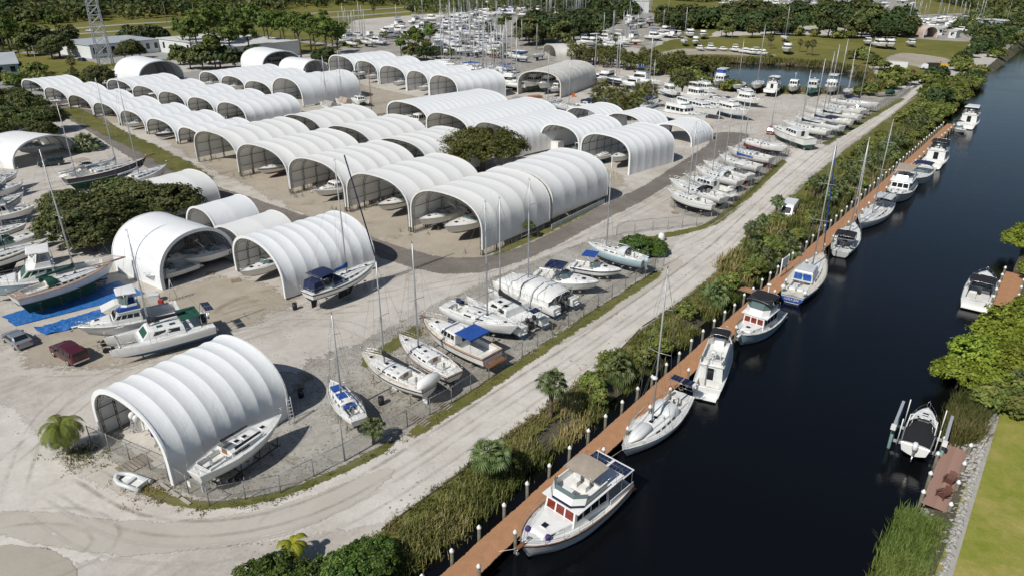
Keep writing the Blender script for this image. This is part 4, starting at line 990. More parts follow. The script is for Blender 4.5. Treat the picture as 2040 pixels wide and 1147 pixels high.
def catamaran(label, L=10.5, B=5.4, group=None, mast=True, Hm=12, cover=None, outb=2, greenw=False, sol=0, tarp=False, roof=None, stripe=None, cabtop=True):
    root = thing('catamaran', label, 'catamaran', group=group); root['draft'] = .75
    h = Hull('cat', L, B * .30, 1.0, 1.25, .5, rake=.2); yo = B * .35
    for sd in (1, -1): ob('hull', h.mesh('hull', [gel, abl, gel, navy], None, yo * sd), root); ob('deck', deck_mesh(h, [deckm, skin, skin], None, yo * sd), root)
    m = MB(); m.box(-.38 * L, .22 * L, -yo - .1, yo + .1, .55, 1.05); m.ob('bridge_deck', gel, root)
    m = MB(); m.tube([(.40 * L, -yo, 1.2), (.40 * L, yo, 1.2)], .07, 6); m.ob('crossbeam', alu, root)
    m = MB(); n = 12
    for i in range(n + 1): m.tube([(.22 * L + .18 * L * i / n, -yo, 1.12), (.22 * L + .18 * L * i / n, yo, 1.12)], .012, 3, cap=False)
    for i in range(n + 1): m.tube([(.22 * L, -yo + 2 * yo * i / n, 1.12), (.40 * L, -yo + 2 * yo * i / n, 1.12)], .012, 3, cap=False)
    tag(m.ob('trampoline', whc, root), kind='stuff')
    m = MB(); box_house(m, -.22 * L, .2 * L, B * .38, B * .30, 1.0, 2.0, 1.0, .1, .25); co = m.ob('cabin', gel, root)
    gm = greenc if greenw else glass
    side_panes(co, -.22 * L, .2 * L, B * .38, B * .30, 1.0, 2.0, 1.0, .1, .25, [(.12, .42), (.5, .8)], .4, .8, glass)
    end_panes(co, .2 * L, 1.0, B * .30, 1.0, 2.0, .25, 1 if greenw else 3, .25, .8, gm)
    for x, y in ((.0, .7), (.0, -.7), (-.12 * L, .9)): m = MB(); m.box(x - .3, x + .3, y - .25, y + .25, 2.0, 2.06); m.ob('hatch', gm, co)
    if roof: m = MB(); m.box(-.40 * L, -.2 * L, -B * .3, B * .3, 2.35, 2.41); ro = m.ob('cockpit_roof', roof, root); m = MB(); [m.tube([(x, y, 1), (x, y, 2.4)], .03, 4) for x in (-.39 * L, -.21 * L) for y in (-B * .29, B * .29)]; m.ob('roof_post', steel, ro)
    m = MB(); m.tube([(-.44 * L, -B * .33, 1.1), (-.46 * L, -B * .3, 2.5), (-.46 * L, B * .3, 2.5), (-.44 * L, B * .33, 1.1)], .035, 5); m.tube([(-.44 * L, -B * .2, 1.1), (-.5 * L, -B * .2, 2.5)], .03, 5); m.tube([(-.44 * L, B * .2, 1.1), (-.5 * L, B * .2, 2.5)], .03, 5); m.ob('stern_arch', steel, root)
    for i in range(sol): solar_panel(root, -.5 * L, (i - (sol - 1) / 2) * 1.3, 2.6, .9, 1.2, -.1)
    for i in range(outb): outboard(root, -.42 * L, (i - (outb - 1) / 2) * 1.1, 1.0, rub, 1.0)
    for sd in (1, -1):
        m = MB(); [m.box(-.5 * L - .02 + i * .22 - .35, -.5 * L + .2 + i * .22 - .35, sd * yo - .3, sd * yo + .3, .3 + .22 * i, .4 + .22 * i) for i in range(3)]; m.ob('transom_step', gel, root)
        guard = MB(); pts = [(.48 * L, sd * (yo + .25), 1.85), (.1 * L, sd * (B / 2 - .08), 1.7), (-.4 * L, sd * (B / 2 - .08), 1.65)]; guard.tube(pts, .015, 4)
        for i in range(6): x = .48 * L - .88 * L * i / 5; guard.tube([(x, sd * (yo + .25 if i == 0 else B / 2 - .08), 1.05), (x, sd * (yo + .25 if i == 0 else B / 2 - .08), 1.75)], .015, 4)
        guard.ob('guard_rail', steel, root)
    hm = Hull('cat', L, B * .95, 1.0, 1.25, .5)
    if mast: rig(hm, root, .08 * L, Hm, alu, True, cover, nz=2.0, foreto=.40 * L, boom_up=.5, cov_r=.2)
    if tarp:
        m = MB(); R_ = []; N = 10; rs = random.Random(5)
        for i in range(N + 1):
            f = i / N; x = -.42 * L + .86 * L * f; w = B * (.46 if f < .7 else .46 - .2 * (f - .7)); hh = 1.15 * math.sin(math.pi * min(1, .18 + f * .8)) + .35
            R_.append([Vector((x + rs.uniform(-.16, .16), w * rs.uniform(.94, 1.02) * math.copysign(abs(math.cos(a)) ** .7, math.cos(a)), 1.05 + hh * math.sin(a) ** .8 + rs.uniform(-.13, .13) if 0 < a < math.pi else .75 + rs.uniform(-.1, .1))) for a in [math.pi * j / 10 for j in range(11)]])
        m.loft(R_, 0, False, False); m.ob('tarpaulin', whc, root)
        for f in (.25, .5, .75):
            x = -.42 * L + .86 * L * f; i = int(f * N); m = MB(); m.tube([p + Vector((0, 0, .03)) for p in R_[i]], .035, 4); m.ob('strap', navy, root)
    return root, h

def dinghy(label, L=3.0, group=None, col=None):
    root = thing('inflatable_dinghy', label, 'dinghy', group=group); m = MB(); w = .62; r = .2
    m.tube([(-L / 2, -w, .25), (L * .2, -w, .27), (L * .4, -w * .6, .33), (L * .48, 0, .4), (L * .4, w * .6, .33), (L * .2, w, .27), (-L / 2, w, .25)], r, 8); m.ob('buoyancy_tube', col or gel3, root)
    m = MB(); m.box(-L * .42, L * .3, -w * .8, w * .8, .12, .2); m.ob('floor', gel, root)
    m = MB(); m.box(-L * .43, -L * .4, -w, w, .1, .5); m.ob('transom', gel, root)
    m = MB(); m.box(-.2, .1, -w, w, .34, .4); m.ob('thwart', gel3, root)
    return root, None
# ---- supports
def stand_mesh():
    m = MB(); m.tube([(0, 0, .0), (0, 0, 1.0)], .03, 5)
    for a in (0, 2.1, 4.2): m.tube([(.38 * math.cos(a), .38 * math.sin(a), 0), (0, 0, .7)], .02, 4)
    return m.me('stand_frame', truss_m)
STAND = stand_mesh(); mb = MB(); mb.frus(-.15, .15, -.15, .15, 0, -.15, .15, -.15, .15, .05); PAD = mb.me('stand_pad', woods)
mb = MB(); mb.box(-.55, .55, -.2, .2, 0, 1); KBL = mb.me('keel_block', woods)
def stands(root, h, zb, label, n=2, yfrac=.6):
    """jack stands under a hull whose waterline sits at height zb; keel blocks with them"""
    Mx = Matrix.Translation(root.location) @ Matrix.Rotation(root.rotation_euler.z, 4, 'Z')
    for i in range(n + 1):
        t = .18 + .56 * i / n
        for sd in (1, -1):
            y = h.hb(t) * yfrac; z = zb + h.zk(t) * .45
            p = Mx @ Vector((h.x(t), sd * (y + .1), 0)); s = thing('jack_stand', label, 'jack stand', (p.x, p.y, 0), random.random() * 6, 'jack stands holding up stored boats')
            ob('stand_frame', STAND, s, scale=(1, 1, max(.2, z - .06))); ob('stand_pad', PAD, s, (0, 0, max(.2, z - .08)))
def place(bt, stern, bow, zd, z, lean=0.0, fit=True):
    """stern / bow = photo points at deck height zd; z = height of the waterline"""
    root, h = bt; a, b = at(*stern, zd), at(*bow, zd); d = b - a
    root.location = ((a.x + b.x) / 2, (a.y + b.y) / 2, z); root.rotation_euler = (lean, 0, math.atan2(d.y, d.x))
    return root, h
def dist(stern, bow, zd): return (at(*bow, zd) - at(*stern, zd)).length
# ================================================================== BOATS AT THE DOCK
WL = -1.3
GD = 'boats moored along the brown dock'
def fender(root, x, y, z):
    m = MB(); m.tube([(x, y, z + .5), (x, y, z + .42), (x, y, z), (x, y, z - .06)], [.04, .13, .13, .04], 7); m.ob('fender', gel3, root)
def dock_boat(bt, s, b, zd): return place(bt, s, b, zd, WL)
L_ = dist((1222, 940), (1043, 1086), .4) + .6
bt = motor('large white flybridge trawler with tan bimini and two solar panels, moored nearest', 'trawler', L_, 4.5, stripe=navyh, boot=navy, bottom=abl, bim=tan, fgm=redin, aftroof=True, solar_=True, band=navyh, woodtrim=wood, house=(-.22, .14), fs=1.25, fb=1.9, rf=.35, mastz=.3, winhi=.9, bimx=(-2.9, -.55))
dock_boat(bt, (1222, 940), (1043, 1086), .4); r_, h_ = bt
for x, y in ((L_ * .33, .9), (L_ * .36, -.8)): m = MB(); m.ball((x, y, h_.zs(.85) + .2), .24, 0, 8, 5, 1.3); m.ob('buoy', purple, r_)
m = MB(); m.box(-L_ * .18, -L_ * .12, .2, .7, 4.0, 4.5); m.ob('helm_cover', blue, r_)
L_ = dist((1362, 780), (1240, 899), -.1)
bt = sailboat('white sloop with foredeck tender, mast radar and stern solar panels, moored at the dock', L_, 3.9, bottom=navy, boot=navyh, stripe=None, bim=None, dodger=gel3, Hm=15.9, mastx=.05, draft=1.7, det=2, fs=1.0, fb=1.4, hatch=4)
dock_boat(bt, (1362, 780), (1240, 899), -.1); r_, h_ = bt
m = MB(); m.tube([(L_ * .12, 0, 1.5), (L_ * .16, 0, 1.62), (L_ * .30, 0, 1.65), (L_ * .40, 0, 1.55)], [.3, .75, .62, .15], 10); m.v = [(x, y, 1.4 + (z - 1.55) * .55 + .1) for x, y, z in m.v]; m.ob('tender_cover', gel, r_)
for y in (-.6, .6): solar_panel(r_, -L_ * .45, y, 2.9, .95, 1.1, .05, 4, 3)
m = MB()
for y in (-1.4, 1.4): m.tube([(-L_ * .49, y, .9), (-L_ * .47, y, 2.85), (-L_ * .40, y, 2.85)], .03, 5)
for x in (-.49, -.40): m.tube([(x * L_, -1.4, 2.85), (x * L_, 1.4, 2.85)], .03, 5)
m.ob('stern_arch', steel, r_)
m = MB(); m.ball((L_ * .05 + .35, 0, 6.4), .28, 0, 10, 5, .6); m.ob('radar_dome', gel, r_)
m = MB(); m.tube([(-L_ * .45, -1.3, 1.4 + .35 * math.sin(a)) for a in (0,)] + [(-L_ * .47, -1.25, 1.5)], .18, 8); m.ob('life_ring', redp, r_)
fender(r_, 1.0, -1.95, .1)
L_ = dist((1408, 768), (1447, 664), .1)
bt = motor('white flybridge cruiser seen from astern, cabin door open under a black bimini', 'power', L_, 3.15, top=gel, bottom=abk, boot=gel, bim=blk, house=(-.36, .12), hz=1.8, front=3, mastz=.2, bimx=(-1.0, .8), fs=1.15, fb=1.6, band=None, aftroof=False)
dock_boat(bt, (1408, 768), (1447, 664), .1)
L_ = dist((1545, 610), (1472, 672), .2)
bt = motor('white trawler yacht with black bimini, three square front windows and a tall radar mast', 'trawler', L_, 3.9, top=lbh, boot=navy, bottom=abl, bim=blk, encl=glassg, fgm=redin, house=(-.2, .15), fs=1.15, fb=1.8, mastz=1.6, rf=.2)
dock_boat(bt, (1545, 610), (1472, 672), .2)
L_ = dist((1572, 598), (1643, 502), -.1)
bt = sailboat('bright blue hulled sloop with blue windowed pilothouse canvas at the dock', min(L_, 17), 4.6, top=blueh, bottom=navy, boot=gel, stripe=gel2, deck=deckc, dodger=None, Hm=18.4, mastx=.12, jib=blue, mastm=alu, draft=2, fs=1.25, fb=1.7, hatch=3, spread=(.38, .66))
dock_boat(bt, (1572, 598), (1643, 502), -.1); r_, h_ = bt; L_ = h_.L
m = MB(); box_house(m, -.22 * L_, .02 * L_, 1.35, 1.2, 1.5, 2.9, .7, .15, .15); po = m.ob('pilothouse', gel3, r_)
side_panes(po, -.22 * L_, .02 * L_, 1.35, 1.2, 1.5, 2.9, .7, .15, .15, [(.06, .45), (.52, .93)], .25, .85, blueh, 'curtain'); end_panes(po, .02 * L_, .7, 1.2, 1.5, 2.9, .15, 2, .2, .85, blueh, name='curtain'); end_panes(po, -.22 * L_, -.15, 1.35, 1.5, 2.9, .15, 2, .2, .85, blueh, -1, name='curtain')
for y in (-.5, .5): m = MB(); m.box(-.40 * L_, -.36 * L_, y - .4, y + .4, 1.35, 1.6); m.ob('deck_locker', gel, r_)
m = MB(); m.ball((-.47 * L_, 1.4, 2.0), .35); m.ball((-.47 * L_, -1.4, 1.8), .3); m.ob('horseshoe_buoy', gel, r_)
def text(parent, body, size, loc, rot, mtl, name='lettering'):
    c = bpy.data.curves.new(name, 'FONT'); c.body = body; c.size = size; c.extrude = .008; c.align_x = 'CENTER'; c.materials.append(mtl)
    t_ = bpy.data.objects.new(name, c); me = bpy.data.meshes.new_from_object(t_); bpy.data.objects.remove(t_); o = ob(name, me, parent); o.location = loc; o.rotation_euler = rot; return o
text(r_, 'LOLA JEN', .42, (-L_ / 2 - .04, 0, .62), (R(90), 0, R(-90)), gel, 'boat_name')
L_ = dist((1674, 500), (1702, 446), -.1)
bt = sailboat('dark decked sloop with two black solar panels on its stern arch, moored at the dock', L_, 3.9, top=gel3, bottom=abk, boot=abk, deck=deckm, teakdeck=False, dodger=blk, bim=blk, Hm=15.5, mastx=.08, jib=whc, fs=1.1, fb=1.5)
dock_boat(bt, (1674, 500), (1702, 446), -.1)
for y in (-.8, .8): solar_panel(bt[0], -L_ * .47, y, 3.0, 1.1, 1.5, .25, 3, 2)
m = MB(); [m.tube([(-L_ * .46, y, 1), (-L_ * .47, y, 2.95)], .03, 5) for y in (-1.5, 1.5)]; m.ob('stern_arch', steel, bt[0])
L_ = dist((1769, 402), (1713, 448), -.1)
bt = sailboat('white sloop with pale blue topside stripe and grey bimini moored bow to the camera', L_, 4.2, bottom=navy, boot=navyh, stripe=None, bim=gel3, Hm=16.2, mastx=.1, fs=1.2, fb=1.5, wins=3, hatch=2, mastm=alu)
dock_boat(bt, (1769, 402), (1713, 448), -.1)
L_ = 14.5
bt = motor('tall white trawler with three front windows and rolled canvas on its flybridge, mid dock', 'trawler', L_, 4.7, top=gel3, boot=abk, bottom=abk, bim=None, house=(-.25, .18), hz=2.0, fs=1.4, fb=2.1, hardtop=tan, rf=.25)
dock_boat(bt, (1812, 352), (1776, 400), .2)
L_ = 13.5
bt = express('white sport cruiser with navy bimini moored bow to the camera behind the tall trawler', L_, 4.2, bim=navy, arch=True)
dock_boat(bt, (1848, 330), (1815, 364), 0)
L_ = 13.5
bt = motor('white convertible motor yacht with black bimini, bow turned toward open water', 'power', L_, 4.5, bim=blk, house=(-.22, .16), hz=2.0, encl=glassg, winhi=.9, boot=abk)
dock_boat(bt, (1852, 328), (1882, 296), 0)
bt = express('small white centre console skiff with black canopy behind the white yacht at the dock end', 7, 2.6, bim=blk, arch=False, cat='skiff', name='centre_console_skiff', outb=1)
dock_boat(bt, (1902, 252), (1921, 262), -.6)
bt = motor('white flybridge cruiser with hardtop, last of the boats at the far dock end', 'power', 14, 4.6, hardtop=gel, house=(-.25, .15), hz=2.0, encl=glassg)
dock_boat(bt, (1919, 252), (1946, 224), .2)
bt = express('white sport cruiser with black bimini across the canal beside the small brown dock', 11.3, 3.7, bim=blk, arch=True, arch_x=-.05)
dock_boat(bt, (1943, 606), (1965, 544), -.3)
# boat on the lift
bt = express('white runabout with black cover and outboard motor raised on the boat lift', 7.0, 2.5, cover=blk, arch=False, outb=1, obm=gel, swim=False, cat='runabout', name='runabout')
place(bt, (1822, 893), (1846, 822), .5, .1); RB = bt[0]
m = MB(); m.tube([(-1.2, -1.15, 1.0), (-.4, -1.1, 1.95), (0, -.4, 2.1), (0, .4, 2.1), (-.4, 1.1, 1.95), (-1.2, 1.15, 1.0)], .045, 6); m.ob('wakeboard_tower', gel, RB)
Mr = Matrix.Translation((RB.location.x, RB.location.y, 0)) @ Matrix.Rotation(RB.rotation_euler.z, 4, 'Z')
lift = thing('boat_lift', 'green and white four post boat lift with galvanised beams holding the runabout', 'boat lift', (RB.location.x, RB.location.y, WL), RB.rotation_euler.z)
greenp = mat('lift_green', (.16, .28, .25), .6, .2, 2)
for sy in (-2.05, 2.05):
    for sx in (-1.8, 1.8): m = MB(); m.tube([(sx, sy, -2.5), (sx, sy, 2.6)], .15, 8); m.ob('post', greenp, lift)
    m = MB(); m.box(-2.6, 2.4, sy - .12, sy + .12, 2.6, 2.9); m.ob('top_beam', alu, lift)
    m = MB(); m.box(-2.9, -2.45, sy - .2, sy + .2, 2.65, 3.05); m.ob('motor_housing', gel, lift)
for sx in (-1.3, 1.3): m = MB(); m.box(sx - .1, sx + .1, -2.05, 2.05, .55, .78); m.ob('cradle_beam', alu, lift)
for sy in (-.8, .8): m = MB(); m.box(-2.2, 2.0, sy - .07, sy + .07, .78, .98); m.ob('bunk', woods, lift)
for sx, sy in ((-2.0, -1.5), (1.8, -1.5), (-2.0, 1.5), (1.8, 1.5)): m = MB(); m.tube([(sx, sy, .7), (sx, sy, 3.6)], .045, 6); m.ob('guide_pole', gel, lift)

# ================================================================== BOATS ON LAND, NEAR
def land(bt, s, b, zd, zb=None, lean=0.0, st=True, lbl=None, n=2):
    r, h = bt; z = zb if zb is not None else r['draft'] + .15
    place(bt, s, b, zd, z, lean)
    if st: stands(r, h, z, 'galvanised jack stand under the ' + (lbl or 'stored boat'), n)
    return bt
# big racing sloop without mast beside the front shed
L_ = dist((386, 946), (562, 829), 2.4)
bt = sailboat('white racing sloop without mast, stern toward the camera, beside the front shed', L_, 3.1, bottom=gel, boot=gel, mast=False, draft=1.5, fs=1.05, fb=1.15, wins=1, hatch=3, bt=.5, rake=.9, cab=(.22, .5))
place(bt, (386, 946), (562, 829), 2.4, 1.5); r_, h_ = bt
stands(r_, h_, 1.5, 'jack stand under the mastless racing sloop beside the front shed', 2)
for sd in (1, -1):
    m = MB(); a = [(-1.2, sd * .93, 1.52), (1.6, sd * .83, 1.47), (1.5, sd * .80, 1.62), (-1.2, sd * .91, 1.74)]; m.pane(*(a if sd < 0 else a[::-1]), t=.06); m.ob('long_window', glass, r_)
m = MB(); [m.box(-1.8 + .12 * i, -1.74 + .12 * i, -.45, .45, 1.78, 1.82) for i in range(7)]; tag(m.ob('sliding_hatch_slats', rub, r_), kind='stuff')
trl = thing('boat_cradle', 'dark steel cradle trailer under the racing sloop beside the front shed', 'boat cradle', r_.location * 1, r_.rotation_euler.z); trl.location.z = 0
m = MB()
for sy in (-.8, .8): m.tube([(-3.2, sy, .45), (3.4, sy, .45)], .07, 5)
for sx in (-3, -1, 1, 3): m.tube([(sx, -.8, .45), (sx, .8, .45)], .06, 5); m.tube([(sx, -.8, .45), (sx, -1.0, 1.5)], .05, 5); m.tube([(sx, .8, .45), (sx, 1.0, 1.5)], .05, 5)
m.ob('frame', truss_d, trl)
for sx in (-2.2, -1.4):
    for sy in (-1.0, 1.0): m = MB(); m.tube([(sx, sy - .12, .35), (sx, sy + .12, .35)], .35, 12); m.ob('wheel', rub, trl)
# catamaran, sportfisher, ketch ... left foreground
bt = catamaran('white catamaran with green windscreen and black mainsail cover behind the red pickup', 10.8, 5.0, Hm=11.2, cover=blk, greenw=True, sol=2, roof=greenc)
land(bt, (398, 640), (234, 684), 1.9, .95, st=False)
bt = motor('white flybridge sportfisher with blue enclosure skirt beside the green windowed catamaran', 'power', 10.6, 3.7, bottom=abk, boot=gel, house=(-.12, .2), hz=1.5, hardtop=gel, encl=glassg, fs=1.2, fb=1.6, rf=1.1, radar=True, swim=False, winhi=.75)
land(bt, (341, 612), (168, 652), 2.4, 1.15, lbl='flybridge sportfisher'); r_ = bt[0]
m = MB(); m.frus(.10 * 10.6, .24 * 10.6, -1.0, 1.0, 3.0, .02 * 10.6, .10 * 10.6, -.9, .9, 3.7 - .2); m.ob('cushion_cover', skin, r_)
m = MB(); m.box(-.10 * 10.6, .10 * 10.6, -1.45, 1.45, 2.72, 3.1); m.ob('canvas_skirt', blue, r_)
L_ = dist((24, 592), (229, 526), 2.9)
bt = sailboat('brown decked cutter with green keel and dark green dodger, bowsprit over the blue tarpaulin', L_, 4.2, top=gel3, bottom=agn, boot=wood, rail=wood, deck=mat('pinkish_deck', (.38, .28, .22), .7, .15, 2, dirt=((.3, .25, .2), .4)), long=True, dodger=greenc, cover=greenc, Hm=16.2, mastx=.1, draft=1.7, fs=1.1, fb=1.55, bt=.7, jib=None, wins=5)
land(bt, (24, 592), (229, 526), 2.9, None, lbl='brown decked cutter', n=3); r_ = bt[0]
m = MB(); m.box(L_ * .47, L_ * .5 + 1.5, -.18, .18, 1.52, 1.62); m.tube([(L_ * .5 + 1.4, 0, 1.6), (L_ * .5, .5, 2.2), (L_ * .4, 1.2, 2.2)], .02, 4); m.tube([(L_ * .5 + 1.4, 0, 1.6), (L_ * .5, -.5, 2.2), (L_ * .4, -1.2, 2.2)], .02, 4); m.ob('bowsprit', wood, r_)
m = MB(); m.tube([(-L_ * .47, .9, 1), (-L_ * .47, .9, 3.3)], .03, 5)
for i in range(6): a = i * math.pi / 3; m.tube([(-L_ * .47, .9, 3.3), (-L_ * .47 - .1, .9 + .5 * math.cos(a), 3.3 + .5 * math.sin(a))], .025, 3)
m.ob('wind_generator', steel, r_)
bt = motor('white sportfisher wrapped in clear plastic with dark green side windows, behind the brown cutter', 'power', 14.5, 4.8, top=lbh, bottom=abl, boot=gel, house=(-.12, .2), hz=1.7, hardtop=whc, encl=whc, gm=greenc, fs=1.35, fb=1.9, rf=1.8, swim=False, radar=False)
land(bt, (192, 522), (-42, 566), 3.0, 1.2, lbl='plastic wrapped sportfisher')
bt = sailboat('white ketch with cluttered deck and dark green canvas, moored behind the wrapped sportfisher', 13, 4.1, bottom=abk, boot=navy, stripe=navyh, cover=greenc, Hm=16.5, draft=1.7, deck=deckc, mizzen=None, wins=5)
bt[0]['label'] = 'white sloop with cluttered deck and dark green canvas on stands behind the wrapped sportfisher'
land(bt, (-110, 540), (96, 484), 2.8, None, lbl='cluttered white sloop')
bt = express('grey covered sport boat at the left edge under a long green canvas', 9.5, 3.2, cover=greenc, arch=False)
land(bt, (-60, 497), (88, 462), 2.2, 1.1, lbl='covered sport boat')
bt = sailboat('white sloop with grey sheer stripe, bow rail toward the dark oak at the left edge', 12, 3.8, bottom=abk, boot=navy, stripe=navyh, Hm=15.4, draft=1.6, deck=deckm, mastx=-.02)
land(bt, (-105, 440), (70, 380), 2.8, None, lbl='sloop at the left edge')
bt = sailboat('white sloop lying far left behind the others, only its foredeck in view', 10, 3.4, Hm=13, cover=blk)
land(bt, (-90, 395), (30, 352), 2.6, None, st=False)
bt = express('white motorboat with arch parked at the left edge near the green car', 8, 2.9, arch=True)
land(bt, (-40, 385), (40, 366), 2.0, 1.0, st=False)
bt = motor('grey covered cruiser cut off by the left edge below the dome shed', 'power', 10, 3.5, hardtop=whc, house=(-.2, .15), swim=False)
land(bt, (-60, 430), (60, 415), 2.2, 1.1, st=False)
L_ = dist((128, 360), (293, 322), 2.5)
bt = sailboat('black hulled schooner with two masts and long bowsprit beside the asphalt road', L_, 4.0, top=navyh, bottom=agn, boot=gel, rail=wood, deck=deckc, Hm=16.6, mastx=.12, draft=1.6, mizzen=.82, long=True, fs=1.1, fb=1.6, jib=None, cover=gel3, bt=.5)
land(bt, (128, 360), (293, 322), 2.5, None, lbl='black schooner', n=3)
m = MB(); m.tube([(L_ * .47, 0, 1.7), (L_ * .5 + 1.9, 0, 1.95)], .1, 6); m.ob('bowsprit', wood, bt[0])
bt = express('white sport cruiser with tan bimini parked behind the black schooner', 10.5, 3.5, bim=tan, arch=True, canvas=tan)
land(bt, (122, 345), (228, 318), 2.3, 1.1, st=False)
bt = sailboat('white sloop partly hidden behind the dark oak, tall aluminium mast beside the round shed', 12.5, 3.9, Hm=17.5, mastx=-.05, cover=gel3, bottom=abk, deck=gel3)
land(bt, (222, 372), (340, 333), 2.6, None, st=False)
# blue covered sloop beside the ribbed shed
L_ = dist((611, 584), (750, 525), 2.7)
bt = sailboat('white sloop with blue sail cover and navy cockpit enclosure on stands beside the ribbed shed', L_, 3.6, bottom=abk, boot=navy, stripe=navyh, cover=blue, bim=navy, dodger=navy, Hm=14.8, draft=1.6, mastx=.06, deck=deckm, mastm=alu)
land(bt, (611, 584), (750, 525), 2.7, None, lbl='blue covered sloop')
m = MB(); r_ = bt[0]; m.tube([(0, 0, 0)], .01); z = 1.0
m = MB(); m.frus(-.47 * L_, -.34 * L_, -1.1, 1.1, 1.15, -.45 * L_, -.34 * L_, -1.0, 1.0, 2.3); m.ob('enclosure', navy, r_)
m = MB(); m.tube([(L_ * .5, 0, 1.4), (L_ * .19, 0, 16.5)], .09, 6); m.ob('furled_headsail', navy, r_)
# fence row, near to far
FR = 'boats on stands in the gravel strip along the fence'
L_ = dist((716, 838), (657, 762), 1.7)
bt = sailboat('small white sloop with blue hatch covers nearest the corner fence', L_, 2.5, bottom=abk, boot=gel, Hm=8.6, draft=1.1, mastx=.08, fs=.75, fb=1.0, wins=3, hatch=0, deck=deckm)
land(bt, (716, 838), (657, 762), 1.7, 1.1, lbl='small blue hatched sloop'); r_ = bt[0]
for x in (L_ * .02, -L_ * .17, L_ * .22): m = MB(); m.box(x - .5, x + .5, -.55, .55, 1.13 if x > -1 else .9, 1.22 if x > -1 else 1.0); m.ob('blue_cover', blue, r_)
L_ = dist((856, 769), (720, 703), 2.4)
bt = sailboat('white sloop with black sail cover and an upturned white tender on its stern', L_, 3.3, bottom=gel, boot=gel, stripe=navyh, cover=blk, Hm=11.2, draft=1.5, mastx=.14, deck=deckc)
land(bt, (856, 769), (720, 703), 2.4, 1.35, lbl='sloop with upturned tender'); r_ = bt[0]
m = MB(); m.tube([(-L_ * .50, -1.5, 1.5), (-L_ * .49, -1.1, 1.62), (-L_ * .49, 0, 1.7), (-L_ * .49, 1.1, 1.62), (-L_ * .50, 1.6, 1.45)], [.15, .5, .62, .5, .1], 8); m.ob('tender', gel, r_)
L_ = dist((907, 742), (793, 668), 2.4)
bt = sailboat('white sloop with brown companionway door, two along from the tender carrier', L_, 3.2, bottom=abk, boot=gel, stripe=wood, Hm=11.8, draft=1.5, mastx=.12, deck=deckm, rail=wood, cover=None)
bt[0]['label'] = 'white sloop with brown companionway door between the black covered sloop and the blue topped trawler'
land(bt, (907, 742), (793, 668), 2.4, 1.35, lbl='sloop with brown door')
L_ = dist((981, 700), (843, 634), 2.3)
bt = motor('white lobster style cruiser with bright blue canvas top and wooden swim platform', 'trawler', L_, 3.6, top=gel, stripe=wood, boot=abk, bottom=abk, fly=False, trunk=True, house=(-.12, .16), hz=1.3, radar=True, woodtrim=wood, fs=1.1, fb=1.6, rf=.8, deck=deckc)
land(bt, (981, 700), (843, 634), 2.3, .95, lbl='blue topped cruiser'); r_, h_ = bt
m = MB(); x0, x1 = -.34 * L_, -.12 * L_; m.box(x0, x1, -1.5, 1.5, 2.55, 2.62); m.box(x0 - .02, x0 + .03, -1.52, 1.52, 2.4, 2.6); to = m.ob('canvas_top', blue, r_)
m = MB(); [m.tube([(x0 + .1, y, 1), (x0 + .1, y, 2.55)], .025, 4) for y in (-1.4, 1.4)]; m.ob('canopy_frame', steel, to)
L_ = dist((889, 606), (1028, 652), 2.4)
bt = sailboat('white sloop with dark blue boot stripe, stern to the sandy lane, with blue sail bag', L_ + .5, 3.5, bottom=abl, boot=abl, Hm=13.6, draft=1.5, mastx=.1, jib=None, dodger=None, deck=deckm, fs=1.2, fb=1.45, hatch=3, wins=2)
land(bt, (889, 606), (1028, 652), 2.4, 1.25, lbl='sloop with blue boot stripe'); r_, h_ = bt
m = MB(); m.tube([(-L_ * .38, .7, 1.75), (-L_ * .3, .7, 1.8)], .35, 8); m.ob('sail_bag', navy, r_)
bt = catamaran('white catamaran with outboards between the sloop and the tarpaulined boat', 10.5, 5.0, Hm=12.5, cover=blk, sol=1)
land(bt, (1066, 642), (950, 583), 1.9, .8, st=False)
bt = catamaran('catamaran wrapped in a white tarpaulin with navy straps', 11, 5.2, mast=True, Hm=13.2, tarp=True, cover=None)
land(bt, (1118, 598), (1010, 556), 1.9, .8, st=False)
L_ = dist((1068, 542), (1192, 564), 2.0)
bt = express('white sport cruiser with navy bimini and radar arch beside the tarpaulined catamaran', L_ + .4, 3.4, bim=navy, arch=True, arch_x=-.22)
land(bt, (1068, 542), (1192, 564), 2.0, 1.0, lbl='navy topped cruiser'); r_, h_ = bt
for x in (-.16, -.08): m = MB(); m.tube([(x * L_, y, 1.0 + .9 * (1 - (y / 1.75) ** 4)) for y in [-1.72 + .43 * i for i in range(9)]], .03, 4); m.ob('strap', navy, r_)
L_ = dist((1143, 523), (1238, 538), 1.8)
bt = express('white bowrider with blue bimini and dark swoosh on its side', L_ + .3, 2.7, bim=None, arch=False, stripe=navyh, hatches=2)
land(bt, (1143, 523), (1238, 538), 1.8, .9, lbl='white bowrider'); r_ = bt[0]
m = MB(); m.box(-.30 * L_, -.02 * L_, -1.1, 1.1, 2.55, 2.62); to = m.ob('bimini', blue, r_); m = MB(); [m.tube([(x * L_, y, .9), (-.16 * L_, y, 2.55)], .02, 4) for x in (-.25, -.05) for y in (-1.05, 1.05)]; m.ob('canopy_frame', steel, to)
L_ = dist((1286, 516), (1170, 483), 2.6)
bt = sailboat('pale blue hulled sloop with outboard on its stern, long bare boom over the green hedge', L_, 3.2, top=lbh, bottom=abk, boot=gel, Hm=13.2, mastx=.16, draft=1.2, deck=deckm, dodger=gel3, fs=1.25, fb=1.4, wins=3)
land(bt, (1286, 516), (1170, 483), 2.6, 1.3, lbl='pale blue sloop'); outboard(bt[0], -L_ * .5 - .1, .3, 1.0, lbh, 1.1)
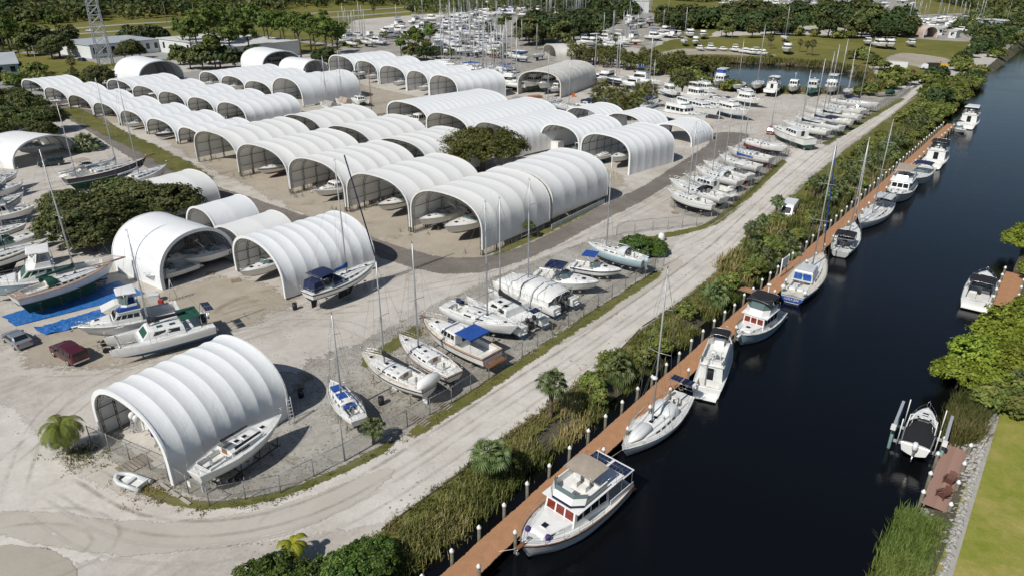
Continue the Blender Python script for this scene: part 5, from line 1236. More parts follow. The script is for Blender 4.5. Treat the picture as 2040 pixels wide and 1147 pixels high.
# second cluster along the fence (sterns to the fence)
KC = [((1420, 408), (1331, 380), 2.4, 'white double ended sloop nearest the bend in the fence', dict(bottom=abk, boot=abk, deck=deckc, bt=.3, long=True, stripe=lbh, Hm=12.5)),
      ((1441, 393), (1336, 360), 2.4, 'white sloop with black canvas heap behind the nearest one in the middle cluster', dict(bottom=abk, boot=gel, dodger=blk, Hm=12.8)),
      ((1459, 377), (1365, 350), 2.3, 'white pilothouse cruiser with an inflatable tender on its stern, middle cluster', 'M'),
      ((1474, 359), (1386, 334), 2.5, 'white sloop with a blue panel on deck in the middle cluster', dict(bottom=abk, boot=gel, bim=None, Hm=12.6, dodger=gel3)),
      ((1494, 347), (1403, 322), 2.6, 'white sloop with bare boom, fifth boat in the middle cluster', dict(bottom=ard, boot=gel, Hm=13.5, bim=whc)),
      ((1512, 330), (1434, 311), 2.5, 'white sloop with bright blue mainsail cover in the middle cluster', dict(bottom=abk, boot=gel, cover=blue, Hm=11.5)),
      ((1536, 314), (1450, 294), 2.5, 'white sloop with wine red mainsail cover in the middle cluster', dict(bottom=ard, boot=wood, cover=wine, Hm=12, rail=wood)),
      ((1487, 277), (1566, 294), 2.5, 'white sloop with navy side curtain at the far end of the middle cluster', dict(bottom=abk, boot=navy, Hm=13, stripe=None, cover=None))]
for s, b, zd, lab, kw in KC:
    L_ = dist(s, b, zd)
    if kw == 'M':
        bt = motor(lab, 'trawler', L_, 3.3, fly=False, house=(-.15, .2), hz=1.2, rf=.6, boot=gel, bottom=abk); m = MB(); m.tube([(-L_ * .48, -1.1, 1.4), (-L_ * .44, 0, 1.5), (-L_ * .48, 1.1, 1.4)], .26, 8); m.ob('tender', gel, bt[0])
    else: bt = sailboat(lab, L_ * 1.06, L_ * .36, draft=1.45, fs=1.15, fb=1.5, mastx=random.uniform(.04, .12), det=2, **kw)
    land(bt, s, b, zd, 1.3 if kw != 'M' else 1.0, lbl='middle cluster boats')
# third cluster
MC = [((1615, 277), (1538, 250), 2.8, 'large white motorsailer with one square side window beside the red machine', 'T'),
      ((1650, 260), (1560, 243), 2.6, 'white sloop with black canvas, second in the far fence cluster', dict(cover=blk, Hm=13)),
      ((1676, 252), (1585, 234), 2.6, 'white sloop with navy covers, third in the far fence cluster', dict(cover=navy, Hm=15, bim=navy)),
      ((1696, 240), (1600, 226), 2.7, 'cream sloop with steering arch, fourth in the far fence cluster', dict(cover=blk, Hm=16, deck=deckc)),
      ((1712, 230), (1605, 214), 2.7, 'cream motorsailer with twin dark straps in the far fence cluster', dict(cover=None, Hm=17, deck=deckc)),
      ((1718, 220), (1628, 205), 2.6, 'cream sloop with black jib bag in the far fence cluster', dict(cover=None, Hm=17.5, deck=deckc)),
      ((1661, 197), (1749, 208), 2.6, 'long white sloop with its bow over the grey paving at the cluster end', dict(cover=navy, Hm=17, bim=navy)),
      ((1690, 210), (1733, 219), 2.0, 'small white motorboat with black side at the far cluster end', 'E')]
for s, b, zd, lab, kw in MC:
    L_ = dist(s, b, zd)
    if kw == 'T': bt = motor(lab, 'trawler', L_, 4.2, fly=False, house=(-.3, .05), hz=1.5, front=2, boot=gel, bottom=agn, fs=1.4, fb=1.7, swim=False, rf=.9)
    elif kw == 'E': bt = express(lab, L_, L_ * .33, arch=False, bottom=abk)
    else: bt = sailboat(lab, L_ * 1.05, L_ * .34, draft=1.5, fs=1.2, fb=1.6, det=2, mastx=.08, bottom=random.choice([abk, agn]), boot=gel, **kw)
    land(bt, s, b, zd, 1.35 if kw != 'E' else 1.0, lbl='far fence cluster boats', st=kw != 'E')
# cluster of motor yachts by the small dome
NC = [((1314, 214), (1407, 236), 2.8, 'white trawler with round flybridge and dark saloon window beside the small dome shed', dict(kind='trawler', fly=True)),
      ((1366, 203), (1432, 222), 2.6, 'white pilothouse cruiser behind the round flybridge trawler', dict(kind='trawler', fly=False, hz=1.4)),
      ((1395, 201), (1458, 216), 2.6, 'white cruiser with long flat cabin in the parking yard', dict(kind='power', fly=False, hz=1.2)),
      ((1364, 182), (1416, 194), 2.4, 'white cruiser with tan frame top behind the parked trawlers', dict(kind='power', fly=True, bim=whc)),
      ((1462, 190), (1521, 201), 2.4, 'long white sportfisher standing alone bow right in the yard', dict(kind='power', fly=True, hz=1.3, boot=agn, bottom=agn)),
      ((1400, 189), (1440, 198), 2.2, 'small white cuddy cruiser in the middle of the parking yard', dict(kind='power', fly=False, hz=1.1)),
      ((1322, 176), (1350, 186), 2.2, 'white cruiser behind the round leafy tree in the yard', dict(kind='power', fly=True))]
for s, b, zd, lab, kw in NC:
    L_ = dist(s, b, zd); k = kw.pop('kind'); bt = motor(lab, k, L_, L_ * .3, **kw); land(bt, s, b, zd, 1.2, st=False)
bt = express('white jet boat on a black trailer in the parking yard', 8, 2.6, arch=False, bim=navy); land(bt, (1440, 203), (1474, 212), 2.0, 1.1, st=False)
bt = sailboat('white sloop with crumpled blue canvas beside the rounded palms', 11, 3.3, cover=blue, bim=navy, Hm=11.5, bt=.6); land(bt, (1276, 215), (1316, 199), 2.6, None, st=False)
# row facing the pond
def pond_boat(bt, x, y, zd, ang, z=1.3):
    p = at(x, y, zd); bt[0].location = (p.x, p.y, z); bt[0].rotation_euler = (0, 0, R(ang)); return bt
A0 = -118
pond_boat(motor('white flybridge yacht with blue canvas front by the pond, leftmost of the pond row', 'power', 13, 4.4, encl=blue, hardtop=gel3, fly=True, hz=1.9), 1436, 160, 2.6, A0 - 5)
pond_boat(sailboat('wide white sloop by the pond beside the blue fronted yacht', 10.5, 4.4, Hm=14, cover=None, mastx=.0), 1471, 166, 2.6, A0)
pond_boat(sailboat('white sloop with black keel by the pond, mast against the water', 11.5, 3.9, Hm=18, bottom=abk, boot=gel), 1509, 166, 3.0, A0 + 3, 1.9)
pond_boat(motor('white aft cabin cruiser by the pond with canvas topped flybridge', 'power', 11.5, 4.2, bim=whc, bottom=abk, hz=1.7), 1542, 172, 2.6, 58)
pond_boat(motor('small white trawler with two front windows facing the camera by the pond', 'trawler', 10, 3.6, fly=False, hz=2.2, front=3, mastz=1.5, house=(-.2, .12), boot=gel3, bottom=gel3, rf=.1), 1581, 170, 2.6, A0)
pond_boat(motor('teal hulled trawler with dark wheelhouse by the pond', 'trawler', 12, 4.2, top=tealh, boot=tealh, bottom=agn, fly=False, hz=2.4, gm=glass, house=(-.25, .12), deck=tealh, rf=-.2, trunk=False), 1619, 172, 2.8, A0)
pond_boat(motor('white convertible cruiser with tall tower beside the teal trawler', 'power', 12, 4.2, hardtop=gel, fly=True, hz=1.7, boot=gel, bottom=gel3), 1657, 170, 2.8, A0)
pond_boat(sailboat('small white ketch at the right end of the pond row', 9.5, 3.0, Hm=12, mizzen=.6, mastm=almw), 1690, 178, 2.6, A0)
# boats half inside the sheds
def shed_boat(bt, p, zd, ang, z): return pond_boat(bt, p[0], p[1], zd, ang, z)
AF = -128.5
SB = [((552, 330), 'motorboat with red bottom half inside the second shed of the central block', 'E', dict(L=9.5, bottom=ard, boot=abk, stripe=navyh), 2.0),
      ((672, 372), 'white fishing cruiser half inside the third shed of the central block', 'M', dict(L=10, bottom=abk, boot=abk, fly=False, hz=1.3, radar=False), 2.2),
      ((797, 398), 'white yacht with blue bottom under the fourth shed of the central block', 'E', dict(L=10.5, bottom=abl, boot=abk, stripe=wood), 2.4),
      ((878, 427), 'white boat with blue bottom, left of two under the end shed of the central block', 'E', dict(L=9.5, bottom=abl, boot=gel), 2.2),
      ((935, 440), 'white cabin cruiser with charcoal bottom, right of two under the end shed', 'E', dict(L=11, B=3.9, bottom=abk, boot=abk, bim=None), 2.6),
      ((915, 402), 'pale cruiser deep inside the end shed of the central block', 'E', dict(L=9, bottom=abl), 2.2),
      ((1240, 308), 'white cruiser with dark grey bottom under the near shed facing the gravel yard', 'E', dict(L=10, bottom=abk, boot=abk), 2.4),
      ((1203, 306), 'cluttered small sailboat beside the dark bottomed cruiser in the shed', 'S', dict(L=8, draft=1.2), 2.0),
      ((1145, 300), 'white boat at the mouth of the shed with the white cargo box', 'E', dict(L=8, bottom=abk), 2.0),
      ((836, 240), 'white cabin boat with hardtop under the first long shed', 'M', dict(L=9.5, fly=False, hz=2.0, rf=.2), 2.2),
      ((826, 228), 'white boat with blue gunwale deeper under the first long shed', 'E', dict(L=8, stripe=blueh), 2.2),
      ((745, 150), 'white bowed boat under the second shed of the rearmost row', 'E', dict(L=9, bottom=abk), 2.4),
      ((800, 162), 'smooth white hull under the third shed of the rearmost row', 'E', dict(L=9, arch=False, bottom=abk), 2.6),
      ((850, 172), 'grey white hull under the fourth shed of the rearmost row', 'E', dict(L=9, bottom=abk), 2.6),
      ((705, 146), 'white bow under the first shed of the rearmost row', 'E', dict(L=9, bottom=abk, arch=False), 2.4),
      ((1062, 165), 'white cruiser with green bottom, left of three under the grey shed', 'M', dict(L=11, bottom=agn, fs=1.4, fb=2.0), 3),
      ((1090, 168), 'white cruiser with blue bottom, middle of three under the grey shed', 'M', dict(L=11, bottom=abl, fs=1.4, fb=2.0), 3),
      ((1110, 175), 'small white cruiser with blue bottom, right of three under the grey shed', 'M', dict(L=9, bottom=abl, fly=False), 2.6),
      ((545, 127), 'motor yacht under the tall domed shed by the pines', 'M', dict(L=12), 2.6),
      ((370, 508), 'white sport cruiser in the shadow of the big smooth shed', 'E', dict(L=9.5, bottom=abk), 2.2),
      ((341, 535), 'white hull tucked against the left wall of the big smooth shed', 'E', dict(L=7, bottom=abk, arch=False), 1.8),
      ((527, 525), 'white covered boat under the ribbed shed behind the blue covered sloop', 'E', dict(L=8, cover=whc, arch=False, bottom=abk), 2.0),
      ((420, 500), 'boxy wrapped boat in the deep shadow of the big smooth shed', 'E', dict(L=8, cover=gel3, arch=False), 2.4),
      ((272, 243), 'grey motorboat on a trailer under the low shed row', 'E', dict(L=7, bottom=abk, arch=False), 1.8),
      ((334, 262), 'black hulled motorboat under the low shed row near the road bend', 'E', dict(L=7, top=navyh, bottom=abk, arch=False), 1.8),
      ((118, 199), 'white boat under the low shed row at its left end', 'E', dict(L=7, arch=False), 1.8),
      ((296, 198), 'white hard topped boat in the second row of sheds', 'E', dict(L=7, bim=whc), 1.8),
      ((468, 170), 'white centre console with outboard in the third row of sheds', 'E', dict(L=7.5, bim=whc, arch=False), 1.8),
      ((420, 163), 'small motorboat in the first shed of the third row', 'E', dict(L=7, arch=False), 1.6),
      ((75, 292), 'cream hull under the low white shed at the left edge', 'E', dict(L=8, arch=False, deck=None) , 1.8)]
for p, lab, k, kw, zd in SB:
    kw.pop('deck', None)
    if k == 'E': bt = express(lab, **kw)
    elif k == 'M': bt = motor(lab, 'power', swim=False, det=1, **kw)
    else: bt = sailboat(lab, mast=False, **kw)
    shed_boat(bt, p, zd, AF + random.uniform(-4, 4), zd - .95)
# front shed: twin outboards and purple covered motors
a = at(262, 842, 1.6)
bt = express('white centre console with two white outboards, stern out of the front shed', 9, 2.8, bottom=gel, arch=False, outb=2, obm=gel, swim=False, bim=gel); bt[0].location = (a.x + 3.2, a.y + 4.2, .9); bt[0].rotation_euler = (0, 0, R(53))
a = at(312, 872, 1.6)
bt = express('white boat with purple covered outboards at the right side inside the front shed', 8.5, 2.5, bottom=gel, arch=False, outb=2, obm=purple, swim=False); bt[0].location = (a.x + 2.9, a.y + 3.7, .9); bt[0].rotation_euler = (0, 0, R(53))
# boats by the mid lane
bt = sailboat('white sloop under a grey brown tarpaulin beside the third row of sheds', 10, 3.2, Hm=13, cover=None, bottom=abk, deck=deckc); place(bt, (693, 222), (618, 200), 2.4, 1.6); m = MB(); box_house(m, -3.5, 2, 1.2, .9, 1.0, 2.2, .5, .2, .7); m.ob('tarpaulin', mat('grey_tarp', (.35, .33, .31), .8, .2, 2), bt[0])
bt = sailboat('white sloop under a tan tarpaulin beside the third row of sheds', 10, 3.2, Hm=14, cover=None, bottom=agn, deck=deckc); place(bt, (722, 215), (650, 194), 2.4, 1.6); m = MB(); box_house(m, -3.5, 2, 1.3, .9, 1.0, 2.3, .5, .2, .8); m.ob('tarpaulin', tan, bt[0])
bt = catamaran('small white catamaran with dark deck edge behind the tan tarpaulined sloop', 8, 4, Hm=10); place(bt, (705, 192), (732, 208), 1.6, .8)
bt = sailboat('cream sloop with brown deck tarpaulin in front of the long sheds', 10, 3.2, Hm=13, mastm=wood, cover=tan, bottom=abk, deck=deckc); place(bt, (778, 236), (716, 244), 2.4, 1.6)
bt = sailboat('white sloop stored behind the long sheds near the orange box', 11, 3.4, Hm=14, bottom=abk); place(bt, (1125, 196), (1062, 212), 2.4, 1.6)
bt = sailboat('grey sloop stored behind the long sheds beside the white car', 11, 3.4, Hm=13, top=gel3, bottom=abk, deck=gel3); place(bt, (1110, 208), (1150, 218), 2.4, 1.6)
bt = express('white sport boat seen behind the long shed roofs', 8, 2.8, arch=False); place(bt, (1065, 203), (1100, 210), 2, 1)

for i, (s_, b_, lab) in enumerate((((-60, 470), (55, 448), 'white sloop wedged between the covered sport boat and the edge of the yard'), ((-70, 412), (45, 398), 'white sloop with navy cover in the packed rows at the left edge'), ((-50, 372), (38, 345), 'white sloop deepest in the packed rows at the left edge'))):
    bt = sailboat(lab, dist(s_, b_, 2.5), 3.4, bottom=abk, cover=[None, navy, whc][i], Hm=13.5, det=1); land(bt, s_, b_, 2.5, None, st=False)

for s_, b_, lab, kw in (((1345, 196), (1398, 212), 'white cruiser squeezed between the round flybridge trawler and the leafy tree', dict(fly=False, hz=1.3)), ((1425, 208), (1492, 226), 'white open motor yacht nearest the lane in the parking yard', dict(fly=True, hz=1.2)), ((1385, 170), (1430, 180), 'white flybridge boat at the back of the parking yard by the pond bushes', dict(fly=True, hz=1.5)), ((1480, 178), (1500, 192), 'small white cruiser parked in front of the pond row', dict(fly=False, hz=1.1))):
    L_ = dist(s_, b_, 2.4); bt = motor(lab, 'power', L_, L_ * .32, **kw); land(bt, s_, b_, 2.4, 1.2, st=False)
# ================================================================== DOCKS
dockm = mat('composite_decking', (.43, .225, .115), .8, .16, 1.2, dirt=((.33, .20, .12), .4))
dockr = mat('reddish_decking', (.33, .20, .155), .85, .2, 1.5, dirt=((.22, .15, .12), .5))
def section_mesh(L, n, mt, name='deck_section', wd=2.1):
    m = MB(); g = .012; pw = L / n; rs = random.Random(3)
    for i in range(n):
        dz = rs.uniform(-.006, .006); a = -wd / 2 + rs.uniform(-.02, .02); m.box(i * pw + g, (i + 1) * pw - g, a, a + wd, -.05 + dz, dz)
    for y in (-wd / 2 + .15, wd / 2 - .15, 0): m.box(0, L, y - .05, y + .05, -.28, -.06)
    return m.me(name, mt)
dock = thing('dock', 'long straight brown plank dock running along the left side of the canal', 'dock', cf(-10, -.7, WL + 1.0), CA)
SEC = section_mesh(2.44, 16, dockm)
for i in range(84):
    o = ob('deck_section', SEC, dock, (i * 2.44, random.uniform(-.05, .05), random.uniform(-.01, .01)), R(random.uniform(-.4, .4)))
def piling_mesh(Hp):
    m = MB(); m.tube([(0, 0, -1.8), (0, 0, Hp)], [.15, .13], 8); return m.me('pole', pilew)
PIL = piling_mesh(2.0); m = MB(); m.loft([[Vector((r * math.cos(a), r * math.sin(a), z)) for a in [2 * math.pi * i / 8 for i in range(8)]] for z, r in ((1.86, .17), (2.05, .185), (2.26, .03))], 0, True, True, True); CAP = m.me('cap', capw)
def piling(p, lab, grp, sc_=1.0):
    t = thing('piling', lab, 'piling', p, 0, grp); s = sc_ * random.uniform(.92, 1.08); ob('pole', PIL, t, (0, 0, 0), 0, (1, 1, s)); ob('cap', CAP, t, (0, 0, 2.0 * (s - 1)))
    t.rotation_euler = (R(random.uniform(-1, 1)), R(random.uniform(-1, 1)), 0); return t
for i in range(66):
    s = -9 + 3.05 * i
    piling(cf(s, -1.95, WL + .0 + .25), 'white capped wooden piling on the shore side of the long brown dock', 'pilings along the shore side of the dock', .95)
for i in range(48):
    s = -8 + 4.2 * i
    piling(cf(s, .52, WL + .25), 'white capped wooden piling on the canal side of the long brown dock', 'pilings along the canal side of the dock', .88)
# gangways from the bank
for px, py, lb in ((1560, 520, 'short wooden gangway from the bank to the dock by the sign board'), (1495, 578, 'thin wooden gangway post and plank by the reeds near the white trawler')):
    s, n = to_cf(at(px, py, -.3)); g = thing('gangway', lb, 'gangway', cf(s, -1.75, -.28), CA + math.pi / 2)
    m = MB(); [m.box(i * .2, i * .2 + .18, -.6, .6, -.04, .0) for i in range(22)]; tag(m.ob('plank_deck', dockm, g), kind='stuff')
    m = MB(); [m.box(0, 4.4, y - .05, y + .05, -.2, -.05) for y in (-.5, .5)]; m.ob('joist', woods, g)
# private dock with chairs on the right
p0, p1, p2, p3 = at(1868, 888, -.2), at(1948, 915, -.2), at(1885, 1030, -.2), at(1826, 1005, -.2)
s0, n0 = to_cf(at(1836, 1000, -.2)); s1, n1 = to_cf(at(1873, 893, -.2)); wn = (to_cf(at(1911, 911, -.2))[1] - to_cf(at(1866, 893, -.2))[1])
pd = thing('private_dock', 'reddish plank dock with two wooden chairs beside the boat lift', 'dock', cf(s0, n0 + wn / 2, -.2), CA)
Ld = s1 - s0 + 1.2; npk = int(Ld / .15); pm = MB(); pm.box(0, .13, -wn / 2, wn / 2, -.04, 0); pme = pm.me('plank', dockr)
for i in range(npk): ob('plank', pme, pd, (i * .15, random.uniform(-.02, .02), random.uniform(-.006, .006)))
m = MB(); [m.box(0, Ld, y - .06, y + .06, -.25, -.05) for y in (-wn / 2 + .2, wn / 2 - .2)]; m.ob('joist', woods, pd)
for i in range(4):
    for sd, nm in ((-1, 'canal'), (1, 'lawn')): piling(cf(s0 + .3 + i * (Ld - .6) / 3, n0 + wn / 2 + sd * (wn / 2 + .1), WL + .3), 'white capped piling on the %s side of the reddish private dock' % nm, 'pilings of the private dock', .78)
gw = thing('gangway', 'narrow reddish plank walk from the private dock over the rocks to the lawn', 'gangway', cf(s1 - 1.4, n0 + wn, -.18), CA - math.pi / 2)
m = MB(); [m.box(i * .15, i * .15 + .13, -.5, .5, -.03, .01) for i in range(17)]; tag(m.ob('plank_deck', dockr, gw), kind='stuff')
def adirondack(p, rz, lab):
    t = thing('garden_chair', lab, 'chair', p, rz); c = mat('red_brown_chair', (.13, .055, .035), .6, .2, 3)
    m = MB(); [m.frus(-.28, .3, -.27 + .11 * i, -.18 + .11 * i, .26, -.28, .3, -.27 + .11 * i, -.18 + .11 * i, .29) for i in range(5)]; m.ob('seat', c, t)
    for i in range(5):
        m = MB(); y = -.26 + .13 * i; q = .04 * abs(i - 2); m.pane((-.26, y - .05, .26), (-.26, y + .05, .26), (-.62, y + .06, 1.0 - q), (-.62, y - .06, 1.0 - q), .012); m.ob('back_slat', c, t)
    for s_ in (1, -1): m = MB(); m.box(-.45, .35, s_ * .36 - .07, s_ * .36 + .07, .55, .58); m.ob('armrest', c, t); m = MB(); m.box(.25, .32, s_ * .33 - .04, s_ * .33 + .04, 0, .55); m.ob('leg', c, t); m = MB(); m.frus(-.6, -.5, s_ * .3 - .02, s_ * .3 + .02, 0, .2, .3, s_ * .3 - .02, s_ * .3 + .02, .3); m.ob('leg', c, t)
adirondack(at(1889, 962, -.2), R(215), 'red brown slatted garden chair on the private dock, the one nearer the boat lift')
adirondack(at(1876, 990, -.2), R(200), 'red brown slatted garden chair on the private dock, the one nearer the reeds')
# small dock across the canal
s0, n0 = to_cf(at(1985, 606, -.3)); s1, n1 = to_cf(at(2008, 548, -.3)); sd_ = thing('small_dock', 'small orange brown dock beside the black topped cruiser across the canal', 'dock', cf(s0, n0 + .7, -.3), CA)
SEC2 = section_mesh(2.2, 14, dockm, wd=2.3)
for i in range(int((s1 - s0) / 2.2) + 1): ob('deck_section', SEC2, sd_, (i * 2.2, 0, 0))
for i in range(5):
    for sd, nm in ((-1, 'canal'), (1, 'shore')): piling(cf(s0 + i * (s1 - s0) / 4, n0 + .7 + sd * 1.25, WL + .3), 'white capped piling on the %s side of the small dock across the canal' % nm, 'pilings of the small far dock', .8)
# seawall, rocks
ds, dn = to_cf(at(1900, 1120)); sw = thing('seawall', 'pale concrete seawall cap between the rocks and the lawn', 'seawall', cf(8, 26.9, 0), CA)
for i in range(12): m = MB(); m.box(i * 3.2 + .02, i * 3.2 + 3.18, -.25, .25, -1.2, .1 + random.uniform(-.02, .02)); m.ob('cap_block', conc, sw)
m = MB(); rs = random.Random(4)
for i in range(2600):
    s = rs.uniform(12, 47); n = 26.75 - abs(rs.gauss(0, 1.25)); r = rs.uniform(.09, .3); z = .0 - (26.6 - n) * .5; c = cf(s, n, z)
    m.ball(c, r, 0, 5, 3, rs.uniform(.5, .9))
tag(m.ob('rock_riprap', mat('grey_rock', (.42, .40, .37), .9, .35, 4, dirt=((.12, .11, .09), .5))), 'loose grey rocks piled on the bank between private dock and seawall', 'rocks', kind='stuff')
# timber edging along the road
te = thing('timber_edging', 'weathered timber board edging along the canal side of the shell road', 'edging', cf(0, -8, 0), CA)
eb = MB(); eb.box(0, 3.0, -.05, .05, -.1, .12); ebm = eb.me('board', mat('old_timber', (.10, .085, .065), .9, .3, 2))
epx = [(700, 1098), (760, 1055), (940, 925), (1200, 735), (1280, 650), (1395, 577), (1442, 540)]
ep = [at(x, y) for x, y in epx]; acc = []
for a, b in zip(ep, ep[1:]):
    k = int((b - a).length / 3.02)
    for i in range(k): acc.append((a.lerp(b, i / k), (b - a)))
inv = Matrix.Rotation(-CA, 4, 'Z')
for p, d in acc:
    o = ob('board', ebm, te, inv @ (p - te.location), math.atan2(d.y, d.x) - CA)

# ================================================================== FENCES
def chain_mat():
    m, nt, b = new_mat('chain_link'); b.inputs['Base Color'].default_value = (.30, .30, .29, 1); b.inputs['Metallic'].default_value = .4; b.inputs['Roughness'].default_value = .5
    tc = nt.nodes.new('ShaderNodeTexCoord').outputs['UV']; sx = nt.nodes.new('ShaderNodeSeparateXYZ'); nt.links.new(tc, sx.inputs[0])
    u, v = sx.outputs[0], sx.outputs[1]
    def line(e): return mth(nt, 'LESS_THAN', mth(nt, 'ABSOLUTE', mth(nt, 'SUBTRACT', mth(nt, 'FRACT', mth(nt, 'MULTIPLY', e, 9)), .5)), .055)
    a = mth(nt, 'MAXIMUM', line(mth(nt, 'ADD', mth(nt, 'ADD', u, v), 500)), line(mth(nt, 'ADD', mth(nt, 'SUBTRACT', u, v), 500)))
    tr = nt.nodes.new('ShaderNodeBsdfTransparent'); mx = nt.nodes.new('ShaderNodeMixShader'); nt.links.new(a, mx.inputs[0]); nt.links.new(tr.outputs[0], mx.inputs[1]); nt.links.new(b.outputs[0], mx.inputs[2]); nt.links.new(mx.outputs[0], nt.nodes['Material Output'].inputs[0])
    return m
chain = chain_mat(); gal = mat('galvanised_post', (.30, .30, .29), .5, .15, 2, metal=.4)
def fence(px, lab, hgt=1.9, step=3.0, barbed=True):
    w = [at(x, y) for x, y in px]; root = thing('chain_link_fence', lab, 'fence', w[0])
    pts = []
    for a, b in zip(w, w[1:]):
        k = max(1, round((b - a).length / step)); pts += [a.lerp(b, i / k) for i in range(k)]
    pts.append(w[-1]); pm = MB(); pm.tube([(0, 0, 0), (0, 0, hgt + .05)], .045, 6); pme = pm.me('post', gal)
    for p in pts: ob('post', pme, root, p - w[0])
    for a, b in zip(pts, pts[1:]):
        a, b = a - w[0], b - w[0]; l = (b - a).length
        me = bpy.data.meshes.new('mesh_panel'); me.from_pydata([tuple(a + Vector((0, 0, .05))), tuple(b + Vector((0, 0, .05))), tuple(b + Vector((0, 0, hgt))), tuple(a + Vector((0, 0, hgt)))], [], [(0, 1, 2, 3)])
        uv = me.uv_layers.new(name='u'); 
        for i, c in enumerate(((0, 0), (l, 0), (l, hgt), (0, hgt))): uv.data[i].uv = c
        me.materials.append(chain); ob('mesh_panel', me, root)
        m = MB(); m.tube([a + Vector((0, 0, hgt)), b + Vector((0, 0, hgt))], .025, 5); m.ob('top_rail', gal, root)
    if barbed:
        m = MB()
        for i in range(len(pts) - 1):
            a, b = pts[i] - w[0], pts[i + 1] - w[0]; d = b - a; n = int(d.length / .25); m.tube([a.lerp(b, j / (n * 2)) + Vector((.17 * math.cos(j * math.pi * .5), .17 * math.sin(j * math.pi * .5) * .5, hgt + .2 + .17 * math.sin(j * math.pi * .5))) for j in range(n * 2 + 1)], .009, 3, cap=False)
        m.ob('barbed_wire', wire, root)
    return root
fence([(182, 882), (300, 935), (418, 1008), (560, 982), (688, 918), (812, 850)], 'chain link fence wrapping the corner around the front shed')
fence([(812, 850), (900, 803), (1100, 670), (1245, 578), (1322, 530)], 'chain link fence along the row of stored boats beside the shell road')
fence([(1228, 470), (1300, 460), (1330, 458), (1415, 447), (1440, 432), (1570, 308)], 'chain link fence around the middle boat cluster', 2.1)
fence([(1572, 296), (1585, 296), (1650, 285), (1720, 236), (1800, 190), (1812, 178)], 'chain link fence around the far boat cluster', 2.1)
# little wooden ramps and lumber by the fence
def lumber(px, py, lab, n=6, l=2.6, ang=38, name='lumber_stack', cat='lumber'):
    t = thing(name, lab, cat, at(px, py), R(ang)); 
    for i in range(n): m = MB(); m.box(-l / 2, l / 2, i * .32 - n * .16, i * .32 - n * .16 + .22, .02, .1 + .02 * (i % 2)); m.ob('board', woods, t)
lumber(268, 925, 'grey timber pallet on the gravel inside the front fence', 8, 1.8, -35)
lumber(835, 838, 'short timber steps lying by the fence near the small sloop', 7, .9, 55)
lumber(880, 806, 'reddish timber ladder lying against the fence', 7, .9, 55)
def ladder(px, py, lab, h=2.6, rz=0):
    t = thing('step_ladder', lab, 'ladder', at(px, py), rz)
    for s in (1, -1):
        m = MB(); m.tube([(0, s * .25, 0), (.5, s * .18, h)], .03, 4); m.ob('rail', alu, t); m = MB(); m.tube([(1.0, s * .28, 0), (.52, s * .18, h)], .025, 4); m.ob('back_leg', alu, t)
    for i in range(7): f = (i + 1) / 8; m = MB(); m.box(.5 * f - .05, .5 * f + .05, -.24 + .07 * f, .24 - .07 * f, h * f - .015, h * f + .015); m.ob('rung', alu, t)
ladder(338, 600, 'aluminium stepladder at the right foot of the big smooth shed', 3.0, .5)
ladder(583, 845, 'aluminium stepladder behind the racing sloop at the back corner of the front shed', 2.8, 2)
ladder(262, 862, 'aluminium stepladder standing under the outboards in the front shed', 1.7, 1)

# ================================================================== TARPAULINS, DINGHY, CLUTTER
def tarp_mat():
    m, nt, b = new_mat('blue_poly_tarp'); p = wpos(nt); n = noise_n(nt, 2.2, 5, .7, p, 1.0)
    nt.links.new(ramp(nt, n, [(.3, (.012, .09, .34)), (.55, (.03, .17, .48)), (.75, (.14, .30, .55)), (.85, (.35, .42, .5))]), b.inputs['Base Color']); b.inputs['Roughness'].default_value = .4; bump(nt, b, n, 1, .15); return m
tarpb = tarp_mat()
def tarp(px, lab, amp=.12):
    c = [at(*p) for p in px]; o_ = c[0]; N, K = 60, 26; v = []; f = []
    for i in range(N + 1):
        for j in range(K + 1):
            u, w = i / N, j / K; p = (c[0] * (1 - u) + c[1] * u) * (1 - w) + (c[3] * (1 - u) + c[2] * u) * w
            q = p * 1.1; z = .03 + amp * abs(noise.noise(q)) + amp * .5 * abs(noise.noise(q * 2.7)); ed = noise.noise(q * .8) * .25
            p = p + (c[3] - c[0]).normalized() * ed * (1 if j in (0, K) else .5); v.append((p.x - o_.x, p.y - o_.y, z))
    for i in range(N):
        for j in range(K): a = i * (K + 1) + j; f.append((a, a + 1, a + K + 2, a + K + 1))
    me = bpy.data.meshes.new('tarpaulin_sheet'); me.from_pydata(v, [], f); me.materials.append(tarpb)
    me.polygons.foreach_set('use_smooth', [True] * len(f))
    tag(ob('tarpaulin', me, None, o_), lab, 'tarpaulin')
tarp([(4, 630), (30, 650), (290, 585), (235, 560)], 'large blue tarpaulin spread under the brown decked cutter')
tarp([(68, 655), (90, 668), (215, 640), (200, 618)], 'crumpled blue tarpaulin between the cutter and the sportfisher', .45)
bt = dinghy('white inflatable dinghy lying on the road outside the front fence', 3.3, col=gel3); bt[0].location = at(262, 962, 0); bt[0].rotation_euler = (0, 0, R(158))
def crate(px, py, dims, mt, lab, cat, name, rz=0.0, z=0):
    t = thing(name, lab, cat, at(px, py, z), rz); a, b, c = dims
    m = MB(); m.box(-a / 2, a / 2, -b / 2, b / 2, 0, c * .94); m.ob('body', mt, t)
    m = MB(); m.box(-a / 2 - .03, a / 2 + .03, -b / 2 - .03, b / 2 + .03, c * .94, c); m.ob('lid', mt, t)
crate(1108, 299, (2.4, 2.6, 2.2), gel, 'white cargo box at the mouth of the shed behind the feathery tree', 'cargo box', 'cargo_box', R(52))
crate(309, 600, (1.2, .8, 1.0), gel3, 'white crate of odds and ends beside the big smooth shed', 'crate', 'crate', .3)
crate(322, 608, (.5, .5, .8), redp, 'small red drum beside the white crate', 'drum', 'drum')
